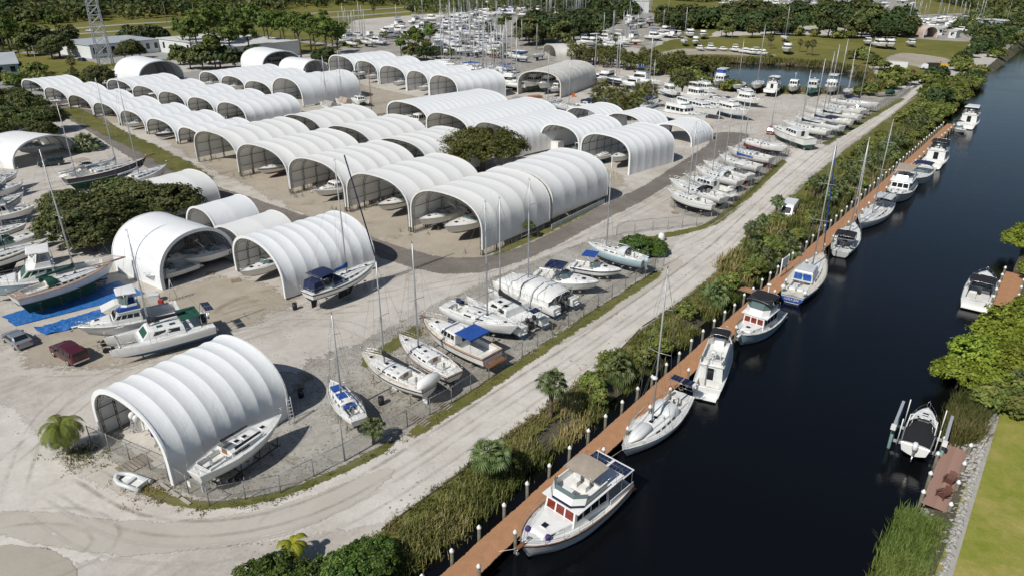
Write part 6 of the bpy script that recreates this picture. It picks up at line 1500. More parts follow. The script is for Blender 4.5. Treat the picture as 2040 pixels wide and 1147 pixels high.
crate(1142, 193, (1, 1, 1.1), orangem, 'orange box at the corner of the grey shed', 'box', 'orange_box')
crate(1066, 196, (4, 2.5, .8), mat('brick_stack', (.35, .17, .1), .9, .3, 3), 'reddish pile of pallets behind the long sheds', 'pallet pile', 'pallet_pile', .5)
crate(892, 281, (7, 2, .5), yelp, 'yellow orange equipment lying in the second long shed', 'equipment', 'yellow_equipment', .2)
for px, py, lab in ((300, 838, 'first'), (1320, 474, 'x')):
    pass
t = thing('water_tank', 'white rounded tank standing behind the green hedge', 'tank', at(1317, 480)); m = MB(); m.tube([(0, 0, 0), (0, 0, .9), (0, 0, 1.25), (0, 0, 1.35)], [.5, .5, .35, .05], 12); m.ob('body', gel, t); m = MB(); m.tube([(0, 0, 1.3), (0, 0, 1.45)], .15, 8); m.ob('cap', gel3, t)
t = thing('sign_board', 'white framed notice board on two wooden posts at the head of the gangway', 'sign', at(1560, 545, -.1), R(48))
for x in (-1.1, 1.1): m = MB(); m.tube([(x, 0, -.8), (x, 0, 2.6)], .09, 6); m.ob('post', capw, t)
m = MB(); m.box(-1.1, 1.1, -.05, .05, 1.2, 2.5); m.ob('frame', capw, t); m = MB(); m.box(-1.0, 1.0, -.065, .065, 1.3, 2.4); m.ob('board', mat('sign_grey', (.45, .45, .46), .5, .1, 3), t)
t = thing('small_sign', 'small white square notice hung on the front fence', 'sign', at(383, 990), R(-35)); m = MB(); m.box(-.2, .2, -.02, .02, 1.1, 1.65); m.ob('board', gel, t)
t = thing('concrete_bollards', 'low concrete blocks at the foot of the front fence', 'blocks', at(350, 985), R(-35))
for i in range(3): m = MB(); m.box(-2.2 + i * 1.5, -.9 + i * 1.5, -.12, .12, 0, .16); m.ob('block', conc, t)
# mast bundle and fallen mast
t = thing('lamp_post', 'slim grey pole with spotlight on the fence line near the small sloop', 'lamp post', at(687, 918)); m = MB(); m.tube([(0, 0, 0), (0, 0, 4.6)], .06, 6); m.ob('pole', gal, t); m = MB(); m.box(-.15, .15, -.1, .1, 4.5, 4.7); m.ob('lamp_head', gal, t)

# ================================================================== VEHICLES
def car(lab, px, py, ang, kind='sedan', paint=None, name='parked_car', cat='car', group=None):
    P_ = {'sedan': dict(L=4.7, W=1.82, h=1.42, prof=[(-2.35, .55), (-2.3, .92), (-1.75, 1.0), (-1.2, 1.38), (.1, 1.42), (.95, .98), (2.15, .82), (2.35, .5)]),
          'suv': dict(L=4.8, W=1.9, h=1.75, prof=[(-2.4, .6), (-2.38, 1.1), (-2.1, 1.7), (-.2, 1.76), (.4, 1.7), (1.1, 1.12), (2.2, 1.0), (2.4, .6)]),
          'pickup': dict(L=5.4, W=1.95, h=1.8, prof=[(-2.7, .6), (-2.68, 1.2), (-2.6, 1.62), (-1.0, 1.78), (.2, 1.8), (.7, 1.72), (1.3, 1.15), (2.5, 1.02), (2.7, .6)]),
          'van': dict(L=6.0, W=2.1, h=2.7, prof=[(-3.0, .6), (-3.0, 2.55), (-2.8, 2.7), (1.0, 2.7), (1.5, 2.5), (2.2, 1.4), (2.9, 1.15), (3.0, .6)])}[kind]
    root = thing(name, lab, cat, at(px, py), R(ang), group); W = P_['W'] / 2; paint = paint or mat('silver_paint', (.33, .36, .39), .3, .05, 1, metal=.5, coat=.4)
    pr = P_['prof']; m = MB(); belt = {'sedan': .95, 'suv': 1.08, 'pickup': 1.12, 'van': 1.5}[kind]; top = pr + []
    xs = [p[0] for p in pr]
    def zt(x):
        for a, b in zip(pr, pr[1:]):
            if a[0] <= x <= b[0]: return a[1] + (b[1] - a[1]) * (x - a[0]) / max(b[0] - a[0], 1e-3)
        return pr[-1][1]
    X = sorted(set(xs + [xs[0] + (xs[-1] - xs[0]) * i / 16 for i in range(17)])); R_ = []
    for x in X:
        z = max(zt(x), .5); e = min(1, (xs[-1] - x) / .5, (x - xs[0]) / .3) ; w = W * (.86 + .14 * max(0, e) ** .5); zb = min(z, belt)
        wt = w * (.80 if z > belt + .05 else .94) if kind != 'van' else w * .93
        R_.append([Vector((x, -w * .95, .28)), Vector((x, -w, .6)), Vector((x, -w * .98, zb * .98)), Vector((x, -wt, z - .06 if z > belt + .1 else z - .01)), Vector((x, -wt * .85, z)), Vector((x, wt * .85, z)), Vector((x, wt, z - .06 if z > belt + .1 else z - .01)), Vector((x, w * .98, zb * .98)), Vector((x, w, .6)), Vector((x, w * .95, .28))])
    m.loft(R_, 0, True, True, False); m.ob('body', paint, root)
    # glass
    def gl(x0, x1, z0, z1, sd):
        w0, w1 = W * .975, W * (.83 if kind != 'van' else .945); mm = MB()
        a = [(x0, sd * (w0 + .015), z0), (x1, sd * (w0 + .015), z0), (x1 - .25 * (1 if x1 > 0 else 0), sd * (w1 + .02), z1), (x0 + .12, sd * (w1 + .02), z1)]
        mm.pane(*(a if sd < 0 else a[::-1]), t=.01); mm.ob('window', glass, root)
    hz = P_['h']; segs = {'sedan': [(-1.25, -.35), (-.3, .75)], 'suv': [(-2.1, -1.2), (-1.1, -.15), (-.05, .85)], 'pickup': [(-2.5, -1.3), (-1.1, -.2), (-.1, .95)], 'van': [(.75, 1.9)]}[kind]
    for sd in (1, -1):
        for a, b in segs: gl(a, b, belt + .03, hz - .14 if kind != 'van' else 2.2, sd)
    i0 = [i for i, (a, b) in enumerate(zip(pr, pr[1:])) if a[1] - b[1] > .3 and a[0] > 0 or (a[1] - b[1] > .3)]
    if kind == 'van': (xa, za), (xb, zb) = (1.58, 2.4), (2.2, 1.4)
    else: (xa, za), (xb, zb) = pr[-4], pr[-3]
    w = W * .74; q = [(xb - .03, -w, zb + .03), (xb - .03, w, zb + .03), (xa + .05, w * .9, za - .0), (xa + .05, -w * .9, za - .0)]; mm = MB(); mm.pane(*q, t=.025); mm.ob('windscreen', glass, root)
    if kind in ('sedan',): q = [(-1.72, w, 1.03), (-1.72, -w, 1.03), (-1.22, -w * .9, 1.37), (-1.22, w * .9, 1.37)]; mm = MB(); mm.pane(*q, t=.02); mm.ob('rear_window', glass, root)
    elif kind in ('suv', 'pickup'): x0 = pr[1][0]; q = [(x0 - .0, w, belt + .08), (x0 - .0, -w, belt + .08), (pr[2][0] - .02, -w * .9, pr[2][1] - .08), (pr[2][0] - .02, w * .9, pr[2][1] - .08)]; mm = MB(); mm.pane(*q, t=.02); mm.ob('rear_window', glass, root)
    r = .33 if kind in ('sedan', 'suv') else .38; wb = P_['L'] * .3
    for x in (-wb, wb):
        for sd in (1, -1):
            mm = MB(); mm.tube([(x, sd * (W - .22), r), (x, sd * (W + .01), r)], r, 14); wo = mm.ob('wheel', rub, root); mm = MB(); mm.tube([(x, sd * (W - .02), r), (x, sd * (W + .02), r)], r * .6, 10); mm.ob('rim', steel, wo)
    for sd in (1, -1):
        mm = MB(); mm.box(xs[-1] - .12, xs[-1] + .01, sd * W * .72 - .18, sd * W * .72 + .18, .62, .78); mm.ob('headlight', gel3, root)
        mm = MB(); mm.box(xs[0] - .01, xs[0] + .1, sd * W * .76 - .12, sd * W * .76 + .12, .7, .9); mm.ob('tail_light', redp, root)
        mm = MB(); mm.box(.55 if kind != 'van' else 1.7, .75 if kind != 'van' else 1.95, sd * (W + .1) - .09, sd * (W + .1) + .09, belt, belt + .16); mm.ob('wing_mirror', paint, root)
    if kind in ('pickup', 'van', 'suv'): mm = MB(); mm.box(xs[0] - .14, xs[0] + .02, -W * .85, W * .85, .45, .62); mm.ob('bumper', steel if kind != 'van' else rub, root)
    if kind == 'van': mm = MB(); mm.box(2.96, 3.04, -.6, .6, .7, 1.05); mm.ob('grille', rub, root)
    return root
maroon = mat('maroon_paint', (.075, .008, .014), .3, .05, 1, coat=.5)
white_p = mat('white_car_paint', (.75, .76, .77), .3, .04, 1, coat=.4)
car('silver grey sedan parked beside the crumpled blue tarpaulin', 36, 683, 143, 'sedan')
car('dark red pickup truck with cap parked right of the silver sedan', 140, 712, 145, 'pickup', maroon, 'pickup_truck', 'pickup truck')
car('white high roof van parked among the palms on the shell road', 1568, 434, -121, 'van', white_p, 'delivery_van', 'van')
car('dark green suv parked at the mouth of the low dome shed on the left', 103, 330, 208, 'suv', mat('dark_green_paint', (.01, .035, .035), .3, .05, 1, coat=.5))
car('silver car parked beyond the bushy palm on the left', 193, 291, 140, 'sedan')
car('white sedan parked in the lane by the rounded palms', 1163, 212, 150, 'sedan', white_p)
navyp = mat('dark_blue_paint', (.01, .02, .06), .3, .05, 1, coat=.5)
car('dark blue car parked beyond the white sedan by the palms', 1172, 205, 150, 'sedan', navyp)
car('white car driving on the far highway near the lattice tower', 180, 63, 175, 'sedan', white_p)
car('dark car parked by the highway behind the far masts', 815, 21, 175, 'suv', navyp)
car('black car parked in front of the long white building', 163, 122, 150, 'sedan', navyp)
t = thing('dump_truck', 'white crew cab truck with black dump body at the end of the shell road', 'truck', at(1849, 139), R(172))
m = MB(); m.box(.6, 3.2, -1, 1, .6, 1.5); m.frus(.6, 2.4, -1, 1, 1.5, .7, 1.9, -.9, .9, 2.2); m.ob('cab', white_p, t); m = MB(); m.frus(-3.4, .4, -1.1, 1.1, 1.0, -3.7, .5, -1.2, 1.2, 2.5); m.ob('dump_body', rub, t)
for x in (-2, 2.2):
    for s in (1, -1): m = MB(); m.tube([(x, s * .8, .45), (x, s * 1.05, .45)], .45, 10); m.ob('wheel', rub, t)
t = thing('wood_chipper', 'yellow wood chipper hitched behind the dump truck', 'chipper', at(1874, 136), R(172)); m = MB(); m.box(-1.5, 1, -.8, .8, .7, 1.7); m.frus(-2.6, -1.5, -.9, .9, .9, -2.4, -1.5, -.6, .6, 1.9); m.ob('body', yelp, t); m = MB(); m.tube([(.5, 0, 1.7), (.5, 0, 2.6), (1.3, 0, 3)], .2, 6); m.ob('chute', yelp, t)
for s in (1, -1): m = MB(); m.tube([(-.3, s * .8, .4), (-.3, s * 1.0, .4)], .4, 10); m.ob('wheel', rub, t)
t = thing('red_tractor', 'small red tractor parked beside the white container', 'tractor', at(1813, 146), R(20)); m = MB(); m.box(-.2, 1.6, -.4, .4, .7, 1.3); m.ob('bonnet', redp, t); m = MB(); m.box(-.9, -.3, -.4, .4, .8, 1.2); m.box(-1.0, -.85, -.4, .4, 1.2, 1.7); m.ob('seat', rub, t)
for x, r in ((-.7, .7), (1.2, .45)):
    for s in (1, -1): m = MB(); m.tube([(x, s * .55, r), (x, s * .9, r)], r, 10); m.ob('wheel', rub, t)
car('red small loader beside the bow of the motorsailer', 1537, 266, 60, 'suv', redp, 'loader', 'loader')
t = thing('rowing_boat', 'dark grey skiff lying alone on the shell road beyond the far cluster', 'skiff', at(1840, 166), R(30)); h = Hull('power', 4.5, 1.8, .55, .7, .1); ob('hull', h.mesh('hull', [abk, abk, abk, abk], None, n=8), t).location.z = .1; ob('deck', deck_mesh(h, [gel3, gel3, gel3], (-1.8, 1, .6), depth=.3), t).location.z = .1
t = thing('covered_trailer', 'trailer load under a dark green tarpaulin at the far fence corner', 'trailer', at(1772, 192), R(15)); m = MB(); m.tube([(-2, 0, 1.0), (-1.2, 0, 1.3), (0, 0, 1.5), (1.2, 0, 1.2), (1.9, 0, .8)], [.1, .7, .85, .6, .1], 8); m.ob('tarpaulin_cover', greenc, t); m = MB(); m.box(-5, 2, -.8, .8, .45, .6); m.ob('flatbed', woods, t)
for s in (1, -1): m = MB(); m.tube([(0, s * .8, .35), (0, s * 1.0, .35)], .35, 8); m.ob('wheel', rub, t)

# ================================================================== BUILDINGS, TOWER, POLES
def building(lab, pts, ht, wall, roof, cat='building', name='long_building', flat=True, wins=8, over=.4, doors=1, z0=0):
    """pts = front-left, front-right photo points and depth"""
    a, b, dep = at(*pts[0]), at(*pts[1]), pts[2]; d = b - a; L = d.length; root = thing(name, lab, cat, a, math.atan2(d.y, d.x))
    m = MB(); m.box(0, L, 0, dep, 0, ht); m.ob('wall', wall, root)
    m = MB()
    if flat: m.box(-over, L + over, -over, dep + over, ht, ht + .35)
    else: R_ = [[Vector((x, -over, ht)), Vector((x, dep / 2, ht + dep * .22)), Vector((x, dep + over, ht)), Vector((x, dep / 2, ht + dep * .22 - .25))] for x in (-over, L + over)]; m.loft(R_, 0, True, True, False); m.poly([(0, 0, ht), (0, dep, ht), (0, dep / 2, ht + dep * .2)], 0); m.poly([(L, 0, ht), (L, dep / 2, ht + dep * .2), (L, dep, ht)], 0)
    m.ob('roof', roof, root)
    for i in range(wins):
        x = L * (i + .5) / wins; m = MB(); m.box(x - .8, x + .8, -.06, .02, ht * .35, ht * .8); wo = m.ob('window', glass, root)
    for i in range(doors): x = L * (i + .95) / (doors + .4); m = MB(); m.box(x - .6, x + .6, -.07, .02, 0, 2.2); m.ob('door', gel3, root)
    return root
wallw = mat('white_wall', (.66, .68, .68), .7, .06, .5); wallb = mat('pale_blue_wall', (.32, .44, .52), .7, .08, .5); roofg = mat('metal_roof_grey', (.42, .45, .47), .5, .1, .3); roofw = mat('white_flat_roof', (.62, .62, .6), .7, .1, .3, dirt=((.35, .35, .34), .5)); roofb = mat('brown_shingle', (.16, .10, .08), .9, .2, 1)
building('long white industrial building behind the lattice tower', ((184, 118), (322, 104), 30), 5.5, wallw, roofg)
building('white flat roofed building left of the pines, with a recessed porch', ((318, 104), (470, 125), 34), 6.0, wallw, roofw, wins=6)
building('blue walled building with grey roof at the left edge', ((-60, 158), (42, 150), 16), 4.2, wallb, roofg, flat=False, wins=4)
building('brown roofed house among the trees at the top left', ((62, 28), (122, 26), 18), 3.6, wallw, roofb, flat=False, wins=5, name='brown_roofed_house', cat='house')
building('tall white marina hangar at the top right of the trees', ((1264, 26), (1292, 26), 30), 9, wallw, roofw, wins=0, name='boat_hangar', cat='hangar')
building('low white workshop among boats at the far right', ((1852, 70), (1876, 71), 8), 4, wallw, roofw, wins=3, name='workshop')
building('square white workshop beside the far dome shelter', ((1888, 76), (1903, 77), 7), 3.8, wallw, roofw, wins=1, name='workshop')
building('light blue houseboat like building by the far trees', ((1955, 60), (1996, 64), 8), 6, wallb, roofw, wins=5, name='blue_house', cat='house')
building('tiny blue roofed hut above the far canal bank', ((2008, 76), (2026, 78), 6), 3, wallw, mat('blue_roof', (.2, .42, .55), .5, .1, 1), wins=1, name='hut', cat='hut', flat=False)
shed(at(1838, 76), at(1866, 76), 10, 6, 3, 'small tan arched shelter among the far right boats', legf=.3, sag=.1, fab=mat('tan_fabric', (.6, .48, .4), .8, .1, 1), trims=whc, frames=False)
shed(at(1082, 112), at(1108, 122), 14, 6, 3, 'dark mouthed boat shelter at the left end of the palm row', legf=.3, sag=.1, fab=fab_g, frames=False)
t = thing('cargo_container', 'long white cargo container by the end of the shell road', 'container', at(1780, 138), R(-38)); m = MB(); m.box(-5, 5, -1.25, 1.25, .2, 2.9); m.ob('body', gel, t); m = MB(); [m.box(-4.9 + i * .4, -4.75 + i * .4, -1.29, 1.29, .3, 2.8) for i in range(25)]; tag(m.ob('rib', gel3, t), kind='stuff'); m = MB(); m.box(-5.2, 4, 1.6, 3.4, 2.3, 2.5); m.ob('roof_sheet', rub, t)
tw = thing('lattice_tower', 'tall galvanised lattice tower rising past the top edge beside the long building', 'tower', at(212, 131), R(20))
Wt, Ht_ = 5.2, 72; towm = mat('tower_steel', (.42, .44, .46), .5, .1, 1, metal=.3)
def tww(z): return Wt * (1 - .72 * min(1, z / 60)) / 2
for sx in (1, -1):
    for sy in (1, -1): m = MB(); m.tube([(sx * tww(z), sy * tww(z), z) for z in range(0, 73, 6)], .16, 5); m.ob('leg', towm, tw)
zz = 0; k = 0
while zz < 68:
    st = max(2.2, 4.2 * (1 - zz / 110)); z1 = zz + st; m = MB(); a, b = tww(zz), tww(z1)
    for r in range(4):
        M = Matrix.Rotation(r * math.pi / 2, 4, 'Z'); m.tube([M @ Vector((-a, a, zz)), M @ Vector((b, b, z1))], .09, 4, cap=False); m.tube([M @ Vector((a, a, zz)), M @ Vector((-b, b, z1))], .09, 4, cap=False); m.tube([M @ Vector((-b, b, z1)), M @ Vector((b, b, z1))], .09, 4, cap=False)
    m.ob('brace_panel', towm, tw); zz = z1
def pole(px, py, h, lab, arm=True, grp='wooden utility poles', mt=None, name='utility_pole', cat='utility pole', r=.16):
    t = thing(name, lab, cat, at(px, py), R(40), grp); m = MB(); m.tube([(0, 0, 0), (0, 0, h)], [r, r * .7], 6); m.ob('pole', mt or woods, t)
    if arm: m = MB(); m.box(-1.2, 1.2, -.07, .07, h - .7, h - .5); m.ob('crossarm', mt or woods, t)
pole(80, 152, 11, 'wooden utility pole in front of the left lawn'); pole(190, 78, 13, 'wooden utility pole by the highway left of the tower'); pole(333, 48, 14, 'wooden utility pole by the highway right of the tower')
pole(392, 60, 16, 'wooden utility pole just left of the pine group'); pole(568, 30, 13, 'wooden utility pole on the highway above the pines')
pole(1330, 40, 15, 'grey lamp pole in front of the hangar', False, None, gal, 'lamp_post', 'lamp post'); pole(2000, 62, 22, 'tall utility pole above the far canal trees'); pole(1862, 60, 13, 'utility pole behind the far right boats'); pole(1220, 188, 5, 'short post by the rounded palms', False, None, woods, 'post', 'post'); pole(724, 88, 9, 'lamp pole beside the far yard entrance', False, None, gal, 'lamp_post', 'lamp post')

# ---- yard clutter
cl = random.Random(9)
for i in range(64):
    f, k = FA, cl.randrange(5); a, b = at(*FA[k]), at(*FA[k + 1]); u = cl.choice([cl.uniform(.02, .22), cl.uniform(.8, .98)]); p = a.lerp(b, u) + Vector((.62, .78, 0)) * cl.uniform(-1.5, 6)
    if cl.random() < .25: p = a + Vector((.62, .78, 0)) * cl.uniform(1, 14) + Vector((.8, -.6, 0)) * cl.uniform(.4, 1.2)
    s = thing('jack_stand', 'spare jack stand among others by the pillars of the central block', 'jack stand', p, cl.random() * 6, 'spare jack stands at the central block'); ob('stand_frame', STAND, s, scale=(1, 1, cl.uniform(.6, 1.2)))
def trailer(px, py, ang, lab, L=6):
    t = thing('boat_trailer', lab, 'boat trailer', at(px, py), R(ang)); m = MB()
    for sy in (-.7, .7): m.tube([(-L / 2, sy, .5), (L * .2, sy, .5), (L / 2, 0, .5)], .05, 4)
    for x in (-L * .4, -L * .15, L * .1): m.tube([(x, -.7, .5), (x, .7, .5)], .045, 4)
    m.ob('frame', gal, t)
    for sy in (-.95, .95):
        for x in (-L * .25, -L * .12): m = MB(); m.tube([(x, sy - .1, .33), (x, sy + .1, .33)], .33, 10); m.ob('wheel', rub, t)
    return t
trailer(1600, 262, 140, 'empty boat trailer by the fence of the far cluster'); trailer(232, 690, 35, 'empty boat trailer in front of the catamaran bows', 4.5); trailer(755, 232, 20, 'empty boat trailer in the sandy lane'); trailer(1020, 224, 30, 'empty boat trailer behind the long sheds')
woodm = mat('pallet_wood', (.33, .26, .18), .9, .25, 2)
for i, (px, py, lb) in enumerate(((470, 560, 'wooden pallet on the bare ground below the big smooth shed'), (596, 770, 'wooden pallet behind the front shed'), (612, 752, 'second wooden pallet farther behind the front shed'), (905, 620, 'wooden pallet beside the stern of the blue striped sloop'), (1105, 650, 'wooden pallet under the fence row near the catamarans'), (420, 545, 'wooden pallet by the foot of the ribbed shed'), (1345, 425, 'wooden pallet at the end of the middle cluster'))):
    t = thing('pallet', lb, 'pallet', at(px, py), cl.random() * 3)
    for j in range(7): m = MB(); m.box(-.6, .6, -.5 + j * .16, -.4 + j * .16, .1, .13); m.ob('slat', woodm, t)
    for y in (-.45, 0, .42): m = MB(); m.box(-.6, .6, y - .04, y + .04, 0, .1); m.ob('runner', woodm, t)
for i, (px, py, mt_, lb) in enumerate(((600, 790, navyh, 'blue drum behind the front shed'), (315, 596, gel3, 'grey drum beside the big smooth shed'), (460, 690, orangem, 'orange debris bin by the stern of the green windowed catamaran'), (1012, 655, gel, 'white bucket under the fence row'), (588, 616, rub, 'black drum at the rudder of the blue covered sloop'), (760, 805, rub, 'black tarred block under the small sloops'), (1455, 395, gel3, 'grey drum under the middle cluster'))):
    t = thing('drum', lb, 'drum', at(px, py)); m = MB(); m.tube([(0, 0, 0), (0, 0, .28), (0, 0, .3), (0, 0, .85)], [.29, .29, .31, .29], 12); m.ob('body', mt_, t); m = MB(); m.tube([(0, 0, .85), (0, 0, .89)], .3, 12); m.ob('lid', rub, t)
# mooring lines from boats to pilings
rope = mat('mooring_rope', (.55, .53, .48), .9, .1, 3)
for (x0, y0, z0), (x1, y1), lb in (((1050, 1075, .6), (972, 1085), 'mooring line from the bow of the nearest trawler'), ((1225, 935, 0), (1205, 905), 'mooring line from the stern of the nearest trawler'), ((1243, 893, .1), (1175, 915), 'mooring line from the bow of the first sloop'), ((1362, 775, 0), (1345, 765), 'mooring line from the stern of the first sloop'), ((1473, 668, .4), (1435, 690), 'mooring line from the bow of the black topped trawler'), ((1545, 612, .1), (1545, 590), 'mooring line between the black topped trawler and the blue sloop')):
    a = at(x0, y0, z0); s_, n_ = to_cf(at(x1, y1, .3)); b = cf(s_, .52, .35); m = MB(); m.tube([a, a.lerp(b, .5) - Vector((0, 0, .35)), b], .03, 4); tag(m.ob('mooring_line', rope), lb, 'rope')
# ================================================================== VEGETATION
def leaf_mat(name, cols, tr=.22, rough=.6, brown=None):
    m, nt, b = new_mat(name); a = nt.nodes.new('ShaderNodeAttribute'); a.attribute_name = 'tint'
    oi = nt.nodes.new('ShaderNodeObjectInfo')
    c = ramp(nt, a.outputs['Fac'], [(i / (len(cols) - 1), q) for i, q in enumerate(cols)])
    hs = nt.nodes.new('ShaderNodeHueSaturation'); nt.links.new(c, hs.inputs['Color'])
    nt.links.new(mth(nt, 'ADD', mth(nt, 'MULTIPLY', oi.outputs['Random'], .5), .75), hs.inputs['Value']); nt.links.new(mth(nt, 'ADD', mth(nt, 'MULTIPLY', oi.outputs['Random'], .03), .485), hs.inputs['Hue'])
    c = hs.outputs[0]
    nt.links.new(c, b.inputs['Base Color']); b.inputs['Roughness'].default_value = rough; b.inputs['Specular IOR Level'].default_value = .3
    t = nt.nodes.new('ShaderNodeBsdfTranslucent'); nt.links.new(mixc(nt, .35, c, (.14, .2, .02)), t.inputs[0])
    mx = nt.nodes.new('ShaderNodeMixShader'); mx.inputs[0].default_value = tr; nt.links.new(b.outputs[0], mx.inputs[1]); nt.links.new(t.outputs[0], mx.inputs[2]); nt.links.new(mx.outputs[0], nt.nodes['Material Output'].inputs[0])
    return m
lf_oak = leaf_mat('oak_leaves', [(0.0374, 0.0544, 0.017), (0.0765, 0.0986, 0.0272), (0.1275, 0.1394, 0.0425), (0.187, 0.17, 0.068)])
lf_dark = leaf_mat('dark_leaves', [(0.0252, 0.0432, 0.0144), (0.054, 0.081, 0.0252), (0.09, 0.117, 0.036)])
lf_olive = leaf_mat('feathery_leaves', [(0.075, 0.09, 0.021), (0.1275, 0.147, 0.033), (0.195, 0.195, 0.0525)])
lf_pine = leaf_mat('pine_needles', [(0.0543, 0.0853, 0.0186), (0.1162, 0.1628, 0.031), (0.186, 0.2325, 0.0465)])
lf_mang = leaf_mat('mangrove_leaves', [(.12, .16, .02), (.24, .30, .035), (.36, .42, .06)], .3)
lf_hedge = leaf_mat('hedge_leaves', [(.03, .065, .012), (.06, .12, .02), (.12, .19, .035), (.16, .20, .05)], .25, .45)
lf_shrub = leaf_mat('bank_shrub_leaves', [(.06, .085, .02), (.12, .155, .035), (.20, .23, .05), (.32, .27, .09)])
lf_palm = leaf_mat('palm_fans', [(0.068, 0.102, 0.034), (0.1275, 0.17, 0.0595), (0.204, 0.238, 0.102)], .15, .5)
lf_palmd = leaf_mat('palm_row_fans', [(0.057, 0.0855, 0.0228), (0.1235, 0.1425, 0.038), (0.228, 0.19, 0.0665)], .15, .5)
lf_yel = leaf_mat('yellowing_fronds', [(.16, .24, .02), (.34, .42, .03), (.60, .55, .06)], .25)
lf_queen = leaf_mat('queen_palm_fronds', [(0.0675, 0.0878, 0.0162), (0.135, 0.162, 0.027), (0.27, 0.2565, 0.054)], .25)
lf_reed = leaf_mat('reed_blades', [(0.0613, 0.0875, 0.021), (0.1313, 0.1488, 0.0385), (0.245, 0.2275, 0.0788), (0.455, 0.35, 0.175)], .25)
lf_reedg = leaf_mat('green_reed_blades', [(0.068, 0.119, 0.0204), (0.153, 0.204, 0.0425), (0.255, 0.272, 0.0765)], .25)
lf_dead = leaf_mat('dead_fronds', [(.10, .07, .04), (.20, .145, .09), (.30, .22, .14)], .1)
bark = mat('grey_bark', (.13, .11, .09), .9, .3, 3, bmp=.5); pbark = mat('palm_bark', (.15, .105, .075), .95, .4, 5, bmp=.8)
rng = np.random.default_rng(11)
def quads_mesh(name, C, A, B, tint, mtl):
    n = len(C); V = np.empty((n * 4, 3), np.float32); V[0::4] = C - A - B; V[1::4] = C + A - B; V[2::4] = C + A + B; V[3::4] = C - A + B
    me = bpy.data.meshes.new(name); me.vertices.add(n * 4); me.vertices.foreach_set('co', V.ravel())
    me.loops.add(n * 4); me.loops.foreach_set('vertex_index', np.arange(n * 4, dtype=np.int32))
    me.polygons.add(n); me.polygons.foreach_set('loop_start', np.arange(0, n * 4, 4, dtype=np.int32))
    a = me.attributes.new('tint', 'FLOAT', 'FACE'); a.data.foreach_set('value', np.clip(tint, 0, 1).astype(np.float32))
    me.materials.append(mtl); me.update(); return me
def leaf_axes(n, size, out, flat=.5, asp=.6):
    d = rng.normal(size=(n, 3)); d /= np.linalg.norm(d, axis=1)[:, None]
    nrm = out * (1 - flat) * 1.0 + np.array([0, 0, flat]) + d * .55; nrm /= np.linalg.norm(nrm, axis=1)[:, None]
    r = rng.normal(size=(n, 3)); a = np.cross(nrm, r); a /= np.linalg.norm(a, axis=1)[:, None]; b = np.cross(nrm, a)
    s = size * rng.uniform(.6, 1.3, n)[:, None]
    return a * s, b * s * asp
def crown(name, rx, ry, rz, ncl, per, leaf, mtl, cl=.9, seed=0, low=-.35, shell=.75, asp=.6, gap=.0, tintj=.16):
    """leaf clusters over and inside a lumpy ellipsoid centred on the origin"""
    g = np.random.default_rng(seed + 100); Cs = []; As = []; Bs = []; Ts = []
    lob = g.normal(size=(7, 3)); lob /= np.linalg.norm(lob, axis=1)[:, None]; la = g.uniform(-.22, .28, 7)
    k = 0
    while k < ncl:
        d = g.normal(size=3); d /= np.linalg.norm(d)
        if d[2] < low: continue
        rad = (1 + sum(a * max(0, float(d @ l)) ** 3 for a, l in zip(la, lob))) * (g.uniform(shell, 1) if g.random() < .8 else g.uniform(.3, shell))
        c = d * rad * np.array([rx, ry, rz]); n = int(per * g.uniform(.6, 1.4)); r = cl * g.uniform(.6, 1.4)
        off = g.normal(size=(n, 3)); off /= np.linalg.norm(off, axis=1)[:, None]; off *= (g.random(n) ** .4)[:, None] * r * np.array([1, 1, .6])
        P = c + off; o = off / r * .6 + d * .6; a, b = leaf_axes(n, leaf, o, .35, asp)
        Cs.append(P); As.append(a); Bs.append(b); Ts.append(np.full(n, g.uniform(.2, .8)) + g.normal(size=n) * tintj); k += 1
    return quads_mesh(name, np.concatenate(Cs), np.concatenate(As), np.concatenate(Bs), np.concatenate(Ts), mtl)
def trunk_mesh(h, r, spread, nb, mtl, seed=0, name='trunk'):
    rs = random.Random(seed); m = MB(); top = Vector((rs.uniform(-.3, .3), rs.uniform(-.3, .3), h)); m.tube([(0, 0, -.2), (rs.uniform(-.15, .15), rs.uniform(-.15, .15), h * .5), top], [r * 1.3, r, r * .75], 7)
    for i in range(nb):
        a = 2 * math.pi * i / nb + rs.uniform(-.4, .4); st = Vector((0, 0, h * rs.uniform(.55, .95))); e = st + Vector((math.cos(a), math.sin(a), rs.uniform(.4, 1.1))) * spread * rs.uniform(.6, 1); md = st.lerp(e, .5) + Vector((0, 0, -.2 + rs.uniform(0, .5))); m.tube([st, md, e], [r * .5, r * .32, r * .12], 5)
        e2 = md + Vector((math.cos(a + .7), math.sin(a + .7), .6)) * spread * .4; m.tube([md, e2], [r * .22, r * .06], 4)
    return m.me(name, mtl)
TR = {}
def tree_kind(key, cm, tm, zc): TR[key] = (cm, tm, zc)
